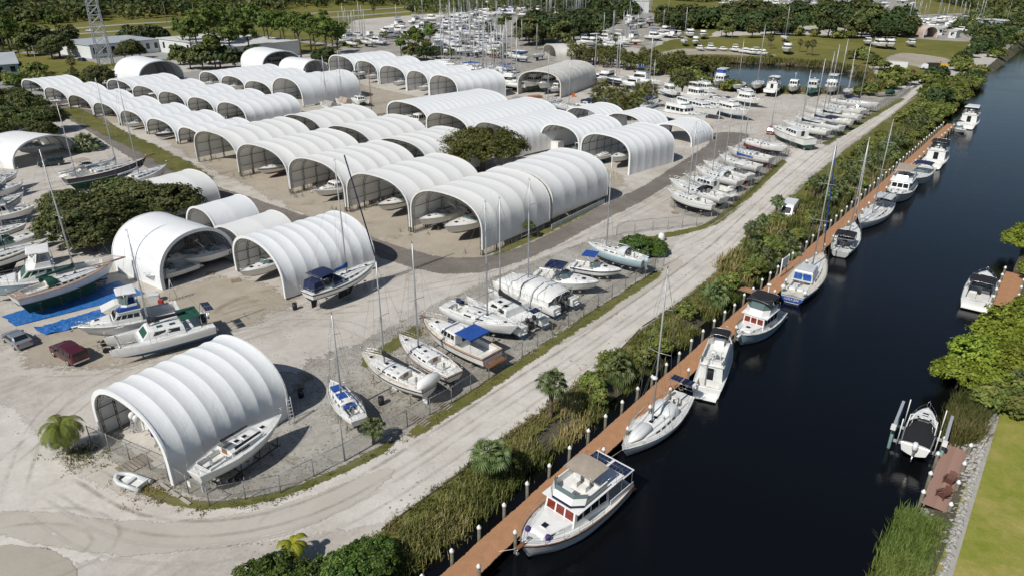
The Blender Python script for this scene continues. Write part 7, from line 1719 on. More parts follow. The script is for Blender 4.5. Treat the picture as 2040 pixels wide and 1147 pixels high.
for i in range(3):
    tree_kind('oak%d' % i, crown('crown', 5, 5, 3.4, 150, 60, .21, lf_oak, 1.0, i), trunk_mesh(3.6, .32, 3.6, 7, bark, i), 4.6)
    tree_kind('far%d' % i, crown('crown', 4.2, 4.2, 3.3, 48, 34, .5, lf_dark if i else lf_oak, 1.4, 10 + i), trunk_mesh(3.2, .28, 2.4, 4, bark, i), 4.4)
    tree_kind('pine%d' % i, crown('crown', 3.2, 3.2, 3.6, 34, 55, .32, lf_pine, 1.15, 20 + i, -.5, .55), trunk_mesh(8.0, .24, 2.6, 6, bark, 5 + i), 9.6)
    tree_kind('shrub%d' % i, crown('crown', 1.5, 1.5, 1.3, 46, 48, .13, lf_shrub, .5, 30 + i, -.1), trunk_mesh(.7, .08, .9, 5, bark, i), .9)
    tree_kind('fshrub%d' % i, crown('crown', 2.6, 2.6, 2.0, 34, 30, .34, lf_shrub, .95, 50 + i, -.1), trunk_mesh(1.0, .12, 1.2, 4, bark, i), 1.5)
tree_kind('feather', crown('crown', 7.6, 6.2, 3.2, 330, 60, .17, lf_olive, .95, 41, -.25, .7, .4), trunk_mesh(4.2, .38, 5.2, 9, bark, 3), 4.8)
tree_kind('mang0', crown('crown', 2.9, 2.9, 2.2, 150, 46, .125, lf_mang, .6, 42, -.1), trunk_mesh(1.2, .14, 1.8, 7, bark, 4), 1.6)
tree_kind('mang1', crown('crown', 3.2, 2.6, 2.0, 150, 46, .125, lf_mang, .6, 43, -.1), trunk_mesh(1.2, .14, 1.8, 7, bark, 6), 1.6)
tree_kind('hedge', crown('crown', 2.9, 2.5, 2.0, 280, 46, .10, lf_hedge, .42, 44, -.05, .9), trunk_mesh(.9, .12, 1.4, 7, bark, 7), .7)
tree_kind('gshrub', crown('crown', 1.7, 1.7, 1.4, 90, 46, .095, lf_hedge, .42, 45, -.1), trunk_mesh(.6, .08, .9, 5, bark, 8), .8)
def plant(key, p, s, lab, cat='tree', name='tree', group=None, sz=None, rz=None, dz=0):
    cm, tm, zc = TR[key]; t = thing(name, lab, cat, p, rz if rz is not None else random.uniform(0, 6.28), group); t.scale = (s, s, sz or s)
    t.location.z += dz
    ob('trunk', tm, t); ob('crown', cm, t, (0, 0, zc)); return t
# palms
def fan_palm(name, h, nf, R_=1.0, mtl=None, seed=0, dead=6, fan=.62, tr=.15):
    """sabal palm: trunk mesh, crown mesh of folded fans, skirt of dead fans"""
    g = random.Random(seed); V = []; F = []; T = []
    V2 = []; F2 = []; T2 = []
    def frond(V, F, T, el, az, ln, fr, dr, tint):
        d = Vector((math.cos(az) * math.cos(el), math.sin(az) * math.cos(el), math.sin(el))); side = d.cross(Vector((0, 0, 1))).normalized(); up = side.cross(d)
        c = d * ln; b = len(V); n = 14; V.append(tuple(d * .05)); V.append(tuple(d * .05 + side * .03)); V.append(tuple(c)); F.append((b, b + 1, b + 2)); T.append(tint)
        for i in range(n):
            a0 = (i / n - .5) * 4.2; a1 = ((i + .75) / n - .5) * 4.2; am = (a0 + a1) / 2; dv = lambda a, r: c + (d * math.cos(a) + side * math.sin(a)) * r
            tip = dv(am, fr * g.uniform(.85, 1.1)) - Vector((0, 0, dr * (1 + .6 * abs(am)))) + up * .02; m1 = dv(a0, fr * .55) + up * .05 - Vector((0, 0, dr * .25)); m2 = dv(a1, fr * .55) - up * .05 - Vector((0, 0, dr * .25))
            b = len(V); V.extend([tuple(c), tuple(m1), tuple(tip), tuple(m2)]); F.append((b, b + 1, b + 2, b + 3)); T.append(min(1, max(0, tint + g.uniform(-.2, .2))))
    for i in range(nf):
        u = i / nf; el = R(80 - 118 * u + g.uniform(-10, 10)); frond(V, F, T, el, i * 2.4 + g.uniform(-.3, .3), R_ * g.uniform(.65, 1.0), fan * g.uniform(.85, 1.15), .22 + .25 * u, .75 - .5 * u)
    for i in range(dead): frond(V2, F2, T2, R(-60 + g.uniform(-20, 10)), i * 2.4, R_ * .6, fan * .8, .35, g.random())
    def mk(nm, V, F, T, m):
        me = bpy.data.meshes.new(nm); me.from_pydata(V, [], F); a = me.attributes.new('tint', 'FLOAT', 'FACE'); a.data.foreach_set('value', T); me.materials.append(m); me.update(); return me
    cr = mk('crown', V, F, T, mtl or lf_palm); dd = mk('dead_fronds', V2, F2, T2, lf_dead) if dead else None
    m = MB(); k = max(4, int(h * 3)); m.tube([(.05 * math.sin(i), .05 * math.cos(i * 1.3), h * i / k) for i in range(k + 1)], [.17 + (.05 if i % 2 else 0) + .08 * (i / k) ** 3 for i in range(k + 1)], 8, sm=False); tr_ = m.me('trunk', pbark)
    return cr, dd, tr_, h
PK = {'a': fan_palm('a', 3.2, 42, 1.05, seed=1), 'b': fan_palm('b', 2.2, 38, 1.0, seed=2), 'c': fan_palm('c', 4.2, 42, 1.05, seed=3), 'bush': fan_palm('d', .5, 40, 1.1, seed=4, dead=3), 'row': fan_palm('e', 4.4, 26, 1.5, lf_palmd, 5, 8, 1.0), 'row2': fan_palm('f', 5.6, 26, 1.5, lf_palmd, 6, 8, 1.0), 'row3': fan_palm('g', 3.0, 26, 1.5, lf_palmd, 7, 8, 1.0)}
def palm(k, p, s, lab, group=None, sz=None, name='palm_tree', cat='palm'):
    cr, dd, tr_, h = PK[k]; t = thing(name, lab, cat, p, random.uniform(0, 6.28), group); t.scale = (s, s, sz or s); ob('trunk', tr_, t); c = ob('crown', cr, t, (0, 0, h))
    if dd: ob('dead_fronds', dd, t, (0, 0, h))
    return t
def feather_palm(h, nf, ln, mtl, seed, dr=1.0):
    g = random.Random(seed); V = []; F = []; T = []
    for i in range(nf):
        u = i / nf; az = i * 2.4; el = R(75 - 85 * u + g.uniform(-6, 6)); pts = []; p = Vector((0, 0, 0)); e = el
        n = 16
        for j in range(n + 1): pts.append(p.copy()); p += Vector((math.cos(az) * math.cos(e), math.sin(az) * math.cos(e), math.sin(e))) * ln / n; e -= R(7.5 * dr)
        for j in range(1, n):
            d = (pts[j + 1] - pts[j]).normalized(); sd = d.cross(Vector((0, 0, 1))).normalized(); L = ln * .3 * math.sin(math.pi * (j + 1) / (n + 3)) ** .6; tint = .3 + .5 * g.random()
            for s in (1, -1):
                for q in (0, .33, .66):
                    a = pts[j].lerp(pts[j + 1], q); tip = a + (sd * s * .8 + d * .5).normalized() * L + Vector((0, 0, -L * .55)); md = a.lerp(tip, .5) + Vector((0, 0, L * .12)); w = d * .022
                    b = len(V); V.extend([tuple(a - w), tuple(a + w), tuple(md + w), tuple(md - w)]); F.append((b, b + 1, b + 2, b + 3)); b = len(V); V.extend([tuple(md - w), tuple(md + w), tuple(tip)]); F.append((b, b + 1, b + 2)); T.extend([tint, tint])
    me = bpy.data.meshes.new('crown'); me.from_pydata(V, [], F); a = me.attributes.new('tint', 'FLOAT', 'FACE'); a.data.foreach_set('value', T); me.materials.append(mtl); me.update()
    m = MB(); m.tube([(0, 0, 0), (.06, 0, h * .5), (0, .05, h)], [.2, .15, .13], 8); m2 = MB(); m2.tube([(0, 0, h), (0, 0, h + .8)], [.12, .07], 6)
    return me, m.me('trunk', mat('smooth_palm_trunk', (.24, .22, .18), .85, .2, 3, bmp=.3)), h
me, tm, h = feather_palm(2.9, 20, 2.5, lf_queen, 3, 1.25); t = thing('queen_palm', 'feathery queen palm at the outer corner of the front fence', 'palm', at(137, 903)); ob('trunk', tm, t); ob('crown', me, t, (0, 0, h))
me, tm, h = feather_palm(1.7, 11, 1.5, lf_yel, 5, 1.2); t = thing('small_palm', 'small yellowing palm beside the road at the bottom edge', 'palm', at(588, 1118), .8); ob('trunk', tm, t, scale=(.5, .5, 1)); ob('crown', me, t, (0, 0, h))
# --- trees placed from the photo
GT = 'trees of the dark clump behind the big smooth shed'
for px, py, s, lb in ((160, 492, .95, 'dark oak at the left end of the clump behind the brown cutter'), (225, 470, 1.05, 'dark oak in the front of the clump left of the big smooth shed'), (300, 440, 1.0, 'dark oak in the middle of the clump behind the big smooth shed'), (352, 440, .92, 'dark oak at the right end of the clump casting shade on the small shed'), (250, 425, .95, 'dark oak at the back of the clump beside the black schooner'), (140, 440, .8, 'smaller dark oak at the back left of the clump'), (190, 500, .7, 'low dark oak at the front left of the clump')):
    plant('oak%d' % random.randrange(3), at(px, py), s, lb, group=GT, sz=s * .78)
plant('feather', at(962, 345), 1.32, 'wide feathery olive green tree between the long sheds and the central block', rz=.3, sz=1.12)
for i, (px, py, s) in enumerate(((10, 235, 1.1), (55, 240, 1.0), (20, 270, 1.0), (70, 268, .9), (105, 262, .85), (40, 215, .8), (-30, 260, 1.2), (-20, 300, 1), (90, 285, .7))):
    plant('oak%d' % (i % 3), at(px, py), s, 'dark leafy tree in the thicket above the low dome shed at the left edge', group='thicket trees at the left edge', sz=s * .9)
palm('bush', at(172, 300), 2.3, 'bushy low palm beside the silver car and the asphalt road')
palm('a', at(745, 884), .86, 'young sabal palm inside the gravel strip by the fence corner', sz=.62)
palm('a', at(975, 950), 1.42, 'full sabal palm on the bank nearest the large trawler', sz=.8)
palm('c', at(1097, 832), 1.15, 'sabal palm with a bare trunk between road and reeds, opposite the moored sloop', sz=.98)
palm('bush', at(1228, 745), 1.35, 'low bushy sabal palm on the bank between the reeds')
palm('c', at(1054, 475), .75, 'small palm against the grey side of the end shed', sz=.55)
palm('c', at(1491, 500), .9, 'sabal palm at the road edge in front of the white van, nearest of three')
palm('c', at(1543, 440), .85, 'sabal palm just left of the white van'); palm('b', at(1515, 462), .9, 'sabal palm between the van and the nearest road palm')
palm('c', at(1618, 402), .95, 'sabal palm beside the far masts, left of a pair'); palm('c', at(1632, 398), .9, 'sabal palm beside the far masts, right of a pair')
for px, py in ((1420, 595), (1500, 530), (1530, 520), (1505, 505), (1560, 480), (1575, 500)): palm('bush', at(px, py), random.uniform(1.0, 1.4), 'low bushy palm on the canal bank among the shrubs', 'low palms on the canal bank')
plant('hedge', at(1268, 505), 1.0, 'bright green rounded hedge at the end of the stored boats', 'hedge', 'hedge', rz=.9); plant('hedge', at(1302, 505), .75, 'smaller bright green hedge joined to the big rounded one', 'hedge', 'hedge')
# bottom green thicket
for i, (px, py) in enumerate(((505, 1172), (545, 1168), (620, 1168), (650, 1145), (685, 1138), (722, 1118), (752, 1108), (700, 1160), (655, 1175), (745, 1145), (600, 1190), (735, 1130))):
    plant('gshrub', at(px, py), random.uniform(.65, .95), 'glossy bright green bush in the thicket at the bottom edge', 'bush', 'bush', 'bright green bushes at the bottom edge')
# right bank mangroves
mg = [(1950, 745, 1.0, 0), (1905, 770, .85, 1), (1985, 760, 1.0, 0), (1970, 700, 1.0, 1), (2010, 690, 1.1, 0), (1935, 720, .8, 1), (2045, 700, 1.1, 0), (1990, 790, .8, 1), (2035, 500, .9, 0), (2080, 560, 1, 1), (2060, 640, .9, 0)]
for px, py, s, k in mg: plant('mang%d' % k, at(px, py, -.6), s, 'bright green mangrove hanging over the right bank of the canal', 'mangrove', 'mangrove', 'mangroves on the right bank')
for px, py, s in ((2015, 785, 1.1), (2045, 760, 1.0)): palm('b', at(px, py, 0), s * .8, 'sabal palm with tan skirt at the right edge behind the mangroves', 'palms at the right edge')
for px, py in ((2010, 810), (2030, 830), (1975, 815), (2040, 800)): plant('shrub%d' % random.randrange(3), at(px, py, -.2), 1.2, 'dark green shrub below the right edge palms', 'shrub', 'shrub', 'shrubs below the right edge palms')
# bank shrubs on the left bank
GS = 'shrubs on the left canal bank'
def inn(s): return -6.9 if s < 64 else (-9.4 if s < 100 else -11.5)
for i in range(300):
    s = random.uniform(22, 290); n = random.uniform(inn(s), -4.1)
    if s < 62 and random.random() < .72: continue
    if 62 < s < 125 and noise.noise(Vector((s * .16, n * .35, 3))) < -.12: continue
    if 88 < s < 99 and n < -6.8: continue
    if s > 100 and random.random() < .22: continue
    big = s > 95; k = random.randrange(3)
    sc_ = random.uniform(.55, 1.05) * (1 + (.35 if s > 180 else 0))
    if big: plant('fshrub%d' % k, cf(s, n - (s - 120) * .004, -.5), sc_ * .66, 'olive green shrub on the left canal bank beyond the van', 'shrub', 'shrub', 'far shrubs on the left canal bank')
    else: plant('shrub%d' % k, cf(s, n, -.5), sc_ * 1.1, 'olive green shrub on the left canal bank between road and dock', 'shrub', 'shrub', GS)
for i in range(40):
    s = random.uniform(100, 200); palm(random.choice(['bush', 'b']), cf(s, random.uniform(-8.5, -5), -.2), random.uniform(.8, 1.25), 'sabal palm mixed into the shrubs of the left canal bank', 'palms mixed into the canal bank shrubs')
for i in range(34):
    s = random.uniform(215, 480); n = -6 - (s - 190) * .018 - random.uniform(0, 12) * min(1, (s - 190) / 60)
    plant(['far1', 'fshrub0', 'fshrub2', 'fshrub1'][i % 4], cf(s, n, -.5), random.uniform(.6, .9) * (1 if i % 4 == 0 else 1.6), 'olive tree crowding the far end of the left canal bank', 'tree', 'tree', 'trees at the far end of the canal bank')
for i in range(40):
    s = random.uniform(60, 420); plant('fshrub%d' % (i % 3), cf(s, 25.5 + random.uniform(-.5, 4), -.4), random.uniform(.8, 1.3), 'shrub on the right canal bank far down the water', 'shrub', 'shrub', 'shrubs on the far right bank')

# reeds
def reeds(name, spots, lab, mtl, hgt=1.7, per=26, wd=.028, seed=0, spread=.35):
    g = np.random.default_rng(seed); n = len(spots) * per; base = np.repeat(np.array([tuple(p) for p in spots]), per, 0); base[:, :2] += g.normal(size=(n, 2)) * spread
    az = g.uniform(0, 6.283, n); ln = g.normal(0, .16, n); H_ = hgt * g.uniform(.55, 1.15, n); lx, ly = np.cos(az), np.sin(az); V = np.empty((n * 5, 3), np.float32)
    sx, sy = -ly * wd, lx * wd; bend = g.uniform(.05, .55, n) * H_
    for k, (f, b, w) in enumerate(((0, 0, 1), (0, 0, -1), (.6, .25, 1), (.6, .25, -1), (1.0, 1.0, 0))):
        V[k::5, 0] = base[:, 0] + lx * bend * b + sx * w; V[k::5, 1] = base[:, 1] + ly * bend * b + sy * w; V[k::5, 2] = base[:, 2] + H_ * (f - (.12 * b * (f == 1)))
    i5 = np.arange(n) * 5; F = np.concatenate([np.stack([i5, i5 + 1, i5 + 3, i5 + 2], 1)]).tolist() + np.stack([i5 + 2, i5 + 3, i5 + 4], 1).tolist()
    me = bpy.data.meshes.new(name); me.from_pydata(V.tolist(), [], F); t = g.uniform(0, 1, n) * .45 + np.repeat(np.array([.22 + .75 * noise.noise(Vector((p[0] * .12, p[1] * .12, seed))) for p in spots]) + g.uniform(-.1, .25, len(spots)), per); a = me.attributes.new('tint', 'FLOAT', 'FACE'); a.data.foreach_set('value', np.concatenate([t, t]).astype(np.float32)); me.materials.append(mtl); me.update()
    return tag(ob(name, me), lab, 'reeds', kind='stuff')
def bankz(n): return -max(0, (n + 6.6)) * .62
sp = [cf(s, n, bankz(n)) for s, n in [(random.uniform(-6, 66), random.uniform(-6.4, -3.9)) for _ in range(900)] if noise.noise(Vector((s * .2, n * .45, 1))) > -.12]
reeds('reed_bed', sp, 'dense green and straw coloured reeds along the left canal bank', lf_reed, 1.3, 32, .026, 1)
sp = [cf(s, n, bankz(n)) for s, n in [(random.uniform(62, 200), random.uniform(-9.2, -3.6)) for _ in range(1100)]]
reeds('reed_bed', sp, 'reeds farther along the left canal bank under the shrubs', lf_reed, 1.9, 22, .05, 2)
sp = [cf(s, n, -1.2) for s, n in [(random.uniform(13, 27), random.uniform(22.9, 26.2)) for _ in range(460)]]
reeds('reed_bed', sp, 'tall green reeds below the private dock at the bottom right', lf_reedg, 1.55, 26, .03, 3)
sp = [cf(s, n, -1.1) for s, n in [(random.uniform(40, 48), random.uniform(23.6, 26.2)) for _ in range(170)]]
reeds('reed_bed', sp, 'straw topped reeds between the boat lift and the mangroves', lf_reed, 2.3, 28, .03, 4)
pr = [pond[i].lerp(pond[(i + 1) % len(pond)], u) for i in range(len(pond)) for u in (.2, .6)]
sp = []
for p in pr:
    o = (p - cen).normalized(); north = o.y > .1 or o.x < -.5
    for _ in range(16 if north else 5): sp.append(p + o * random.uniform(-1.0, 5.5 if north else 2) + Vector((random.uniform(-1.5, 1.5), random.uniform(-1.5, 1.5), -.1)))
reeds('reed_bed', sp, 'straw and green reeds ringing the pond', lf_reed, 2.4, 16, .09, 5, .8)
sp = [p + (p - cen).normalized() * 3 for p in pr]
for i, (px, py, s) in enumerate(((1340, 128, 1), (1325, 140, 1.1), (1350, 155, .9), (1375, 160, 1), (1455, 182, .9), (1400, 172, 1), (1715, 120, 1.1), (1735, 128, 1), (1695, 118, .8), (1752, 140, .9), (1768, 165, 1.1), (1785, 168, 1.3), (1800, 170, 1.1), (1775, 178, .9), (1725, 190, .9), (1530, 118, .5), (1300, 150, 1))):
    plant('fshrub%d' % (i % 3), at(px, py), s * 1.3, 'olive bush on the shore of the pond', 'bush', 'bush', 'bushes around the pond')
# grass tufts on verges
vg = []
for line in ([(235, 945), (330, 1000), (420, 1018), (560, 995), (690, 935), (800, 872), (900, 812), (1100, 680), (1320, 535)],):
    w = [at(*p) for p in line]
    for a, b in zip(w, w[1:]):
        for i in range(int((b - a).length * 6)):
            u = random.random(); p = a.lerp(b, u) + Vector((random.gauss(0, .35), random.gauss(0, .35), 0))
            if noise.noise(p * .5) > -.1: vg.append(p)
reeds('grass_tufts', vg, 'short rough grass along the foot of the fence', lf_reed, .16, 12, .03, 6, .15)['category'] = 'grass'
sp = [cf(random.uniform(-4, 95), random.uniform(-8.2, -6.3), .0) for _ in range(1100)]
reeds('grass_tufts', sp, 'rough grass on the shoulder between the road edging and the reeds', lf_reed, .4, 12, .03, 7, .25)['category'] = 'grass'
sp = [at(random.gauss(820, 22), random.gauss(672, 16)) for _ in range(60)] + [at(random.gauss(160, 25), random.gauss(905, 14)) for _ in range(90)] + [at(random.gauss(300, 30), random.gauss(975, 12)) for _ in range(50)]
reeds('grass_tufts', sp, 'weedy tufts around the queen palm and the gravel strip', lf_reed, .22, 12, .03, 8, .25)['category'] = 'grass'

# mid-distance: palm row, round palms, pines, single trees
rowp = [(1135 + i * 9.2 + random.uniform(-2, 2), 122 + i * 1.15 + random.uniform(-5, 5)) for i in range(34)]
for i, (px, py) in enumerate(rowp): palm(random.choice(['row', 'row2']), at(px, py), random.uniform(1.1, 1.45), 'sabal palm in the dense dark palm row behind the grey shed', 'dense palm row', sz=random.uniform(.9, 1.2))
for i in range(44): palm(random.choice(['row', 'row3']), at(1130 + i * 6.8 + random.uniform(-4, 4), 120 + random.uniform(-5, 8) + i * .8), random.uniform(1.0, 1.35), 'sabal palm in the dense dark palm row behind the grey shed', 'dense palm row')
for px, py in ((1188, 215), (1200, 205), (1212, 222), (1232, 226), (1243, 212), (1258, 228), (1272, 222), (1288, 205), (1268, 206), (1296, 215), (1225, 212), (1282, 218), (1250, 236), (1240, 240)): palm('row3', at(px, py), random.uniform(1.15, 1.5), 'rounded sabal palm in the clump beside the parked white sedan', 'rounded palms beside the lane')
me, tm, h = feather_palm(2.6, 14, 2.6, lf_queen, 9); t = thing('date_palm', 'feather leaved palm among the rounded sabal palms', 'palm', at(1233, 205)); ob('trunk', tm, t); ob('crown', me, t, (0, 0, h))
plant('oak1', at(1358, 193), .78, 'round leafy tree standing among the parked cruisers', sz=1.05)
for px, py in ((770, 85), (762, 90), (1068, 100), (985, 128), (1000, 130), (1003, 118), (1225, 100), (1437, 72), (1592, 105), (1606, 110), (1616, 112), (1530, 92), (1458, 78), (1534, 98), (640, 42), (745, 32)): palm('row2', at(px, py), random.uniform(.8, 1.1), 'lone sabal palm standing in the far lawns and yards', 'lone far palms')
for i, (px, py, s) in enumerate(((400, 130, 1.15), (425, 120, 1.2), (450, 112, 1.1), (480, 105, 1), (510, 100, 1.1), (540, 108, 1), (570, 108, 1.0), (600, 115, 1), (630, 120, .95), (655, 128, 1.0), (590, 95, .9), (560, 85, .9), (440, 95, 1.1), (415, 100, 1), (385, 118, .8), (465, 130, .9), (500, 122, .9), (665, 112, .85), (530, 92, 1), (620, 100, .9), (370, 110, .9), (650, 108, 1.0), (675, 125, .9), (480, 90, 1.0), (430, 140, .8))):
    plant('pine%d' % (i % 3), at(px, py), s * 1.4, 'spreading green pine in the grove behind the domed shed', 'pine tree', 'pine_tree', 'pines behind the domed shed')
for i, (px, py, s) in enumerate(((405, 140, .8), (440, 138, .9), (470, 140, .8), (380, 138, .7), (510, 130, .8), (655, 138, .8), (360, 130, .7), (420, 128, .8), (640, 134, .7))):
    plant('far%d' % (i % 3), at(px, py), s * 1.25, 'dark low tree under the pines behind the domed shed', 'tree', 'tree', 'dark low trees under the pines')
for i, (px, py, s) in enumerate(((835, 115, 1), (858, 105, 1.1), (815, 110, .9), (800, 118, .8), (850, 118, .7), (1000, 75, .9), (975, 85, .8), (1010, 62, .8), (828, 100, .9))): plant('pine%d' % (i % 3), at(px, py), s * .9, 'bright green pine standing in the crowded far boatyard', 'pine tree', 'pine_tree', 'pines in the far boatyard')
for i, (px, py, s) in enumerate(((820, 120, .8), (845, 122, .8), (870, 118, .7), (900, 118, .5))): plant('far%d' % (i % 3), at(px, py), s, 'dark bush at the foot of the boatyard pines', 'bush', 'bush', 'bushes under the boatyard pines')
for i, (px, py, s) in enumerate(((120, 115, 1.15), (105, 118, 1), (265, 118, 1.0), (250, 120, .7), (280, 116, .6), (205, 178, .95), (190, 172, .7))): plant('oak%d' % (i % 3), at(px, py), s, ['dark round tree in front of the left car park', 'dark round tree in front of the left car park', 'dark round tree in front of the long white building', 'small tree in front of the long white building', 'small tree in front of the long white building', 'dark round tree behind the left sheds', 'dark round tree behind the left sheds'][i], group='round trees near the white buildings')
for px, py in ((150, 160), (148, 152), (50, 172), (70, 180), (110, 168), (95, 165), (150, 82), (40, 115), (12, 118), (8, 108)): palm('row2' if py < 155 else 'row3', at(px, py), random.uniform(.7, 1), 'palm scattered over the left lawn near the buildings', 'palms on the left lawn')
for i, (px, py, s) in enumerate(((10, 100, 1.1), (35, 95, 1), (55, 108, .9), (0, 75, 1.2), (-30, 110, 1.1))): plant('pine%d' % (i % 3), at(px, py), s, 'thin topped pine at the upper left edge', 'pine tree', 'pine_tree', 'pines at the upper left edge')
# tree masses that can still be told apart: individual crowns
def grove(poly, n, lab, group, ks=('far0', 'far1', 'far2'), s0=.8, s1=1.3, y0=None):
    xs = [p[0] for p in poly]; ys = [p[1] for p in poly]; k = 0; tries = 0
    def inside(x, y):
        c = False
        for i in range(len(poly)):
            (x1, y1), (x2, y2) = poly[i], poly[i - 1]
            if (y1 > y) != (y2 > y) and x < (x2 - x1) * (y - y1) / (y2 - y1) + x1: c = not c
        return c
    while k < n and tries < n * 60:
        tries += 1; x, y = random.uniform(min(xs), max(xs)), random.uniform(min(ys), max(ys))
        if inside(x, y): kk = random.choice(ks); w_ = 'shrub' if all('shrub' in q for q in ks) else 'tree'; plant(kk, at(x, y), random.uniform(s0, s1), lab, w_, w_, group); k += 1
grove([(1340, 48), (1500, 36), (1525, 30), (1640, 38), (1650, 55), (1760, 66), (1790, 70), (1820, 60), (1790, 50), (1700, 40), (1640, 30), (1580, 55), (1500, 66), (1430, 58), (1360, 66)], 48, 'dark oak in the wood beyond the pond and the green field', 'dark oaks beyond the pond', s0=1.2, s1=1.75)
grove([(1345, 55), (1430, 62), (1560, 70), (1600, 62), (1520, 58), (1430, 50), (1345, 46)], 28, 'dark oak at the near edge of the wood beyond the pond', 'dark oaks at the near edge of the wood', s0=1.0, s1=1.6)
grove([(1700, 72), (1790, 80), (1818, 74), (1800, 66), (1720, 62)], 22, 'rounded tree behind the boats parked on the field', 'trees behind the parked field boats', ks=('far0', 'far1', 'fshrub0'))
grove([(1030, 95), (1080, 105), (1130, 102), (1180, 88), (1230, 62), (1240, 45), (1190, 50), (1140, 42), (1110, 60), (1050, 62)], 26, 'dark oak between the crowded boatyard and the hangar', 'dark oaks in the middle of the far yards', s0=1.0, s1=1.6)
grove([(1310, 62), (1345, 66), (1350, 36), (1320, 30)], 12, 'dark oak right of the hangar', 'dark oaks right of the hangar')
grove([(-60, 60), (180, 44), (420, 28), (600, 18), (740, 12), (700, -4), (400, 4), (0, 22), (-100, 30)], 40, 'dark tree in the wood beyond the highway', 'dark trees beyond the highway', s0=1.0, s1=1.6)
grove([(1925, 110), (2000, 90), (2060, 60), (2050, 40), (1990, 52), (1950, 80)], 20, 'dark tree on the far canal bank', 'trees on the far canal bank', s0=.7, s1=1.1)
# far woods that read as one mass
def woods_mass(name, poly, n, lab, hmin=5, hmax=11, leaf=1.1):
    g = np.random.default_rng(77 + n); P = [at(*p) for p in poly]; tri = tessellate_polygon([[Vector((p.x, p.y, 0)) for p in P]]); T = [[np.array((P[i].x, P[i].y, 0)) for i in t] for t in tri]
    ar = np.array([abs(np.cross(t[1] - t[0], t[2] - t[0])[2]) for t in T]); idx = g.choice(len(T), n, p=ar / ar.sum()); u = np.sqrt(g.random(n)); v = g.random(n)
    A = np.array([t[0] for t in T])[idx]; B_ = np.array([t[1] for t in T])[idx]; C_ = np.array([t[2] for t in T])[idx]; Q = A * (1 - u)[:, None] + B_ * (u * (1 - v))[:, None] + C_ * (u * v)[:, None]
    per = 16; hz = g.uniform(hmin, hmax, n); Cc = np.repeat(Q, per, 0); off = g.normal(size=(n * per, 3)); off /= np.linalg.norm(off, axis=1)[:, None]; off[:, 2] = off[:, 2] * .75; rr = np.repeat(g.uniform(2.2, 4.6, n), per)
    Cc[:, 2] = np.repeat(hz, per) * .62; Cc = Cc + off * rr[:, None]; Cc[:, 2] = np.maximum(Cc[:, 2], .5); a, b = leaf_axes(n * per, leaf, off, .3, .75)
    me = quads_mesh(name, Cc, a, b, np.repeat(g.uniform(.1, .8, n), per) + g.normal(size=n * per) * .1, lf_oak); tag(ob(name, me), lab, 'woods', kind='stuff')
woods_mass('far_woods', [(-500, 66), (0, 54), (250, 40), (500, 25), (700, 12), (760, 14), (960, -4), (1260, -12), (1280, -24), (900, -30), (0, -16), (-600, 20)], 9000, 'far woodland along the top left edge')
woods_mass('far_woods', [(1290, -2), (1400, 6), (1560, -8), (1800, -16), (1850, 0), (2010, 40), (2100, 60), (2300, 40), (2200, -10), (1900, -30), (1300, -26)], 9000, 'far woodland along the top right edge')
woods_mass('mid_woods', [(1900, 62), (1950, 22), (2060, 20), (2080, 60), (2040, 95), (1990, 100)], 500, 'thicket of trees between the far right yard and the canal', 3, 8, .8)
woods_mass('mid_woods', [(1345, 40), (1500, 26), (1640, 28), (1700, 36), (1790, 48), (1800, 64), (1700, 58), (1640, 50), (1580, 52), (1500, 60), (1350, 60)], 1300, 'tangle of branches filling the wood beyond the pond', 3, 8, .8)

grove([(-20, 90), (120, 80), (150, 100), (60, 112), (-20, 120)], 16, 'tree in the scattered group at the upper left lawn', 'trees on the upper left lawn', ks=('far0', 'far1', 'pine0'))
grove([(0, 140), (150, 150), (200, 172), (60, 178), (0, 170)], 14, 'low palm like shrub edging the left lawn behind the low sheds', 'shrubs edging the left lawn', ks=('fshrub0', 'fshrub1'))
grove([(230, 90), (300, 84), (330, 90), (300, 96)], 5, 'tree behind the long white building', 'trees behind the white buildings')

grove([(1180, 50), (1262, 44), (1262, 14), (1170, 20), (1060, 12), (1050, 26), (1120, 34)], 18, 'dark oak at the back of the far yard left of the hangar', 'dark oaks left of the hangar', s0=1.1, s1=1.7)
grove([(1410, 74), (1700, 64), (1800, 82), (1700, 78), (1500, 80)], 18, 'rounded tree standing out from the wood onto the green field', 'trees at the edge of the green field', ks=('far0', 'far2', 'fshrub1'), s0=.9, s1=1.4)
woods_mass('mid_woods', [(1040, 60), (1120, 52), (1230, 46), (1262, 20), (1180, 12), (1060, 8), (1000, 4), (1010, 20), (1110, 36), (1060, 50)], 420, 'tangle of trees between the far rows of masts', 3, 9, .9)
woods_mass('mid_woods', [(820, 30), (1000, 26), (1040, 2), (900, -4), (800, 10)], 260, 'tree line behind the back rows of the far yard', 3, 8, .9)
# ================================================================== FAR BOATYARD
rb = random.Random(21)
def proto(f): 
    t, h = f; t.location = (0, 0, -50); return t
protoS = [sailboat('white sailboat stored in the far yard', L, top=tp, bottom=bo, boot=gel, cover=cv, Hm=Hm, det=0, draft=1.5, stripe=None, spread=(.55,), mastx=.06, cab=(.3, .5))[0] for L, tp, bo, cv, Hm in ((10, gel, abk, None, 13.5), (11.5, gel, abl, blue, 15.5), (9, gel2, ard, None, 12), (12.5, gel, agn, navy, 17), (10.5, gel3, abk, whc, 14), (10, navyh, abk, tan, 14), (8.5, gel, abl, None, 11.5))]
protoM = [motor('white motor yacht stored in the far yard', 'power', L, bottom=bo, fly=fl, hardtop=ht, det=0, swim=False, radar=False, rail=False, cockpit=False)[0] for L, bo, fl, ht in ((10, abk, False, None), (12, abl, True, gel), (11, abk, True, blue), (9, abl, False, None), (13, abk, True, None))]
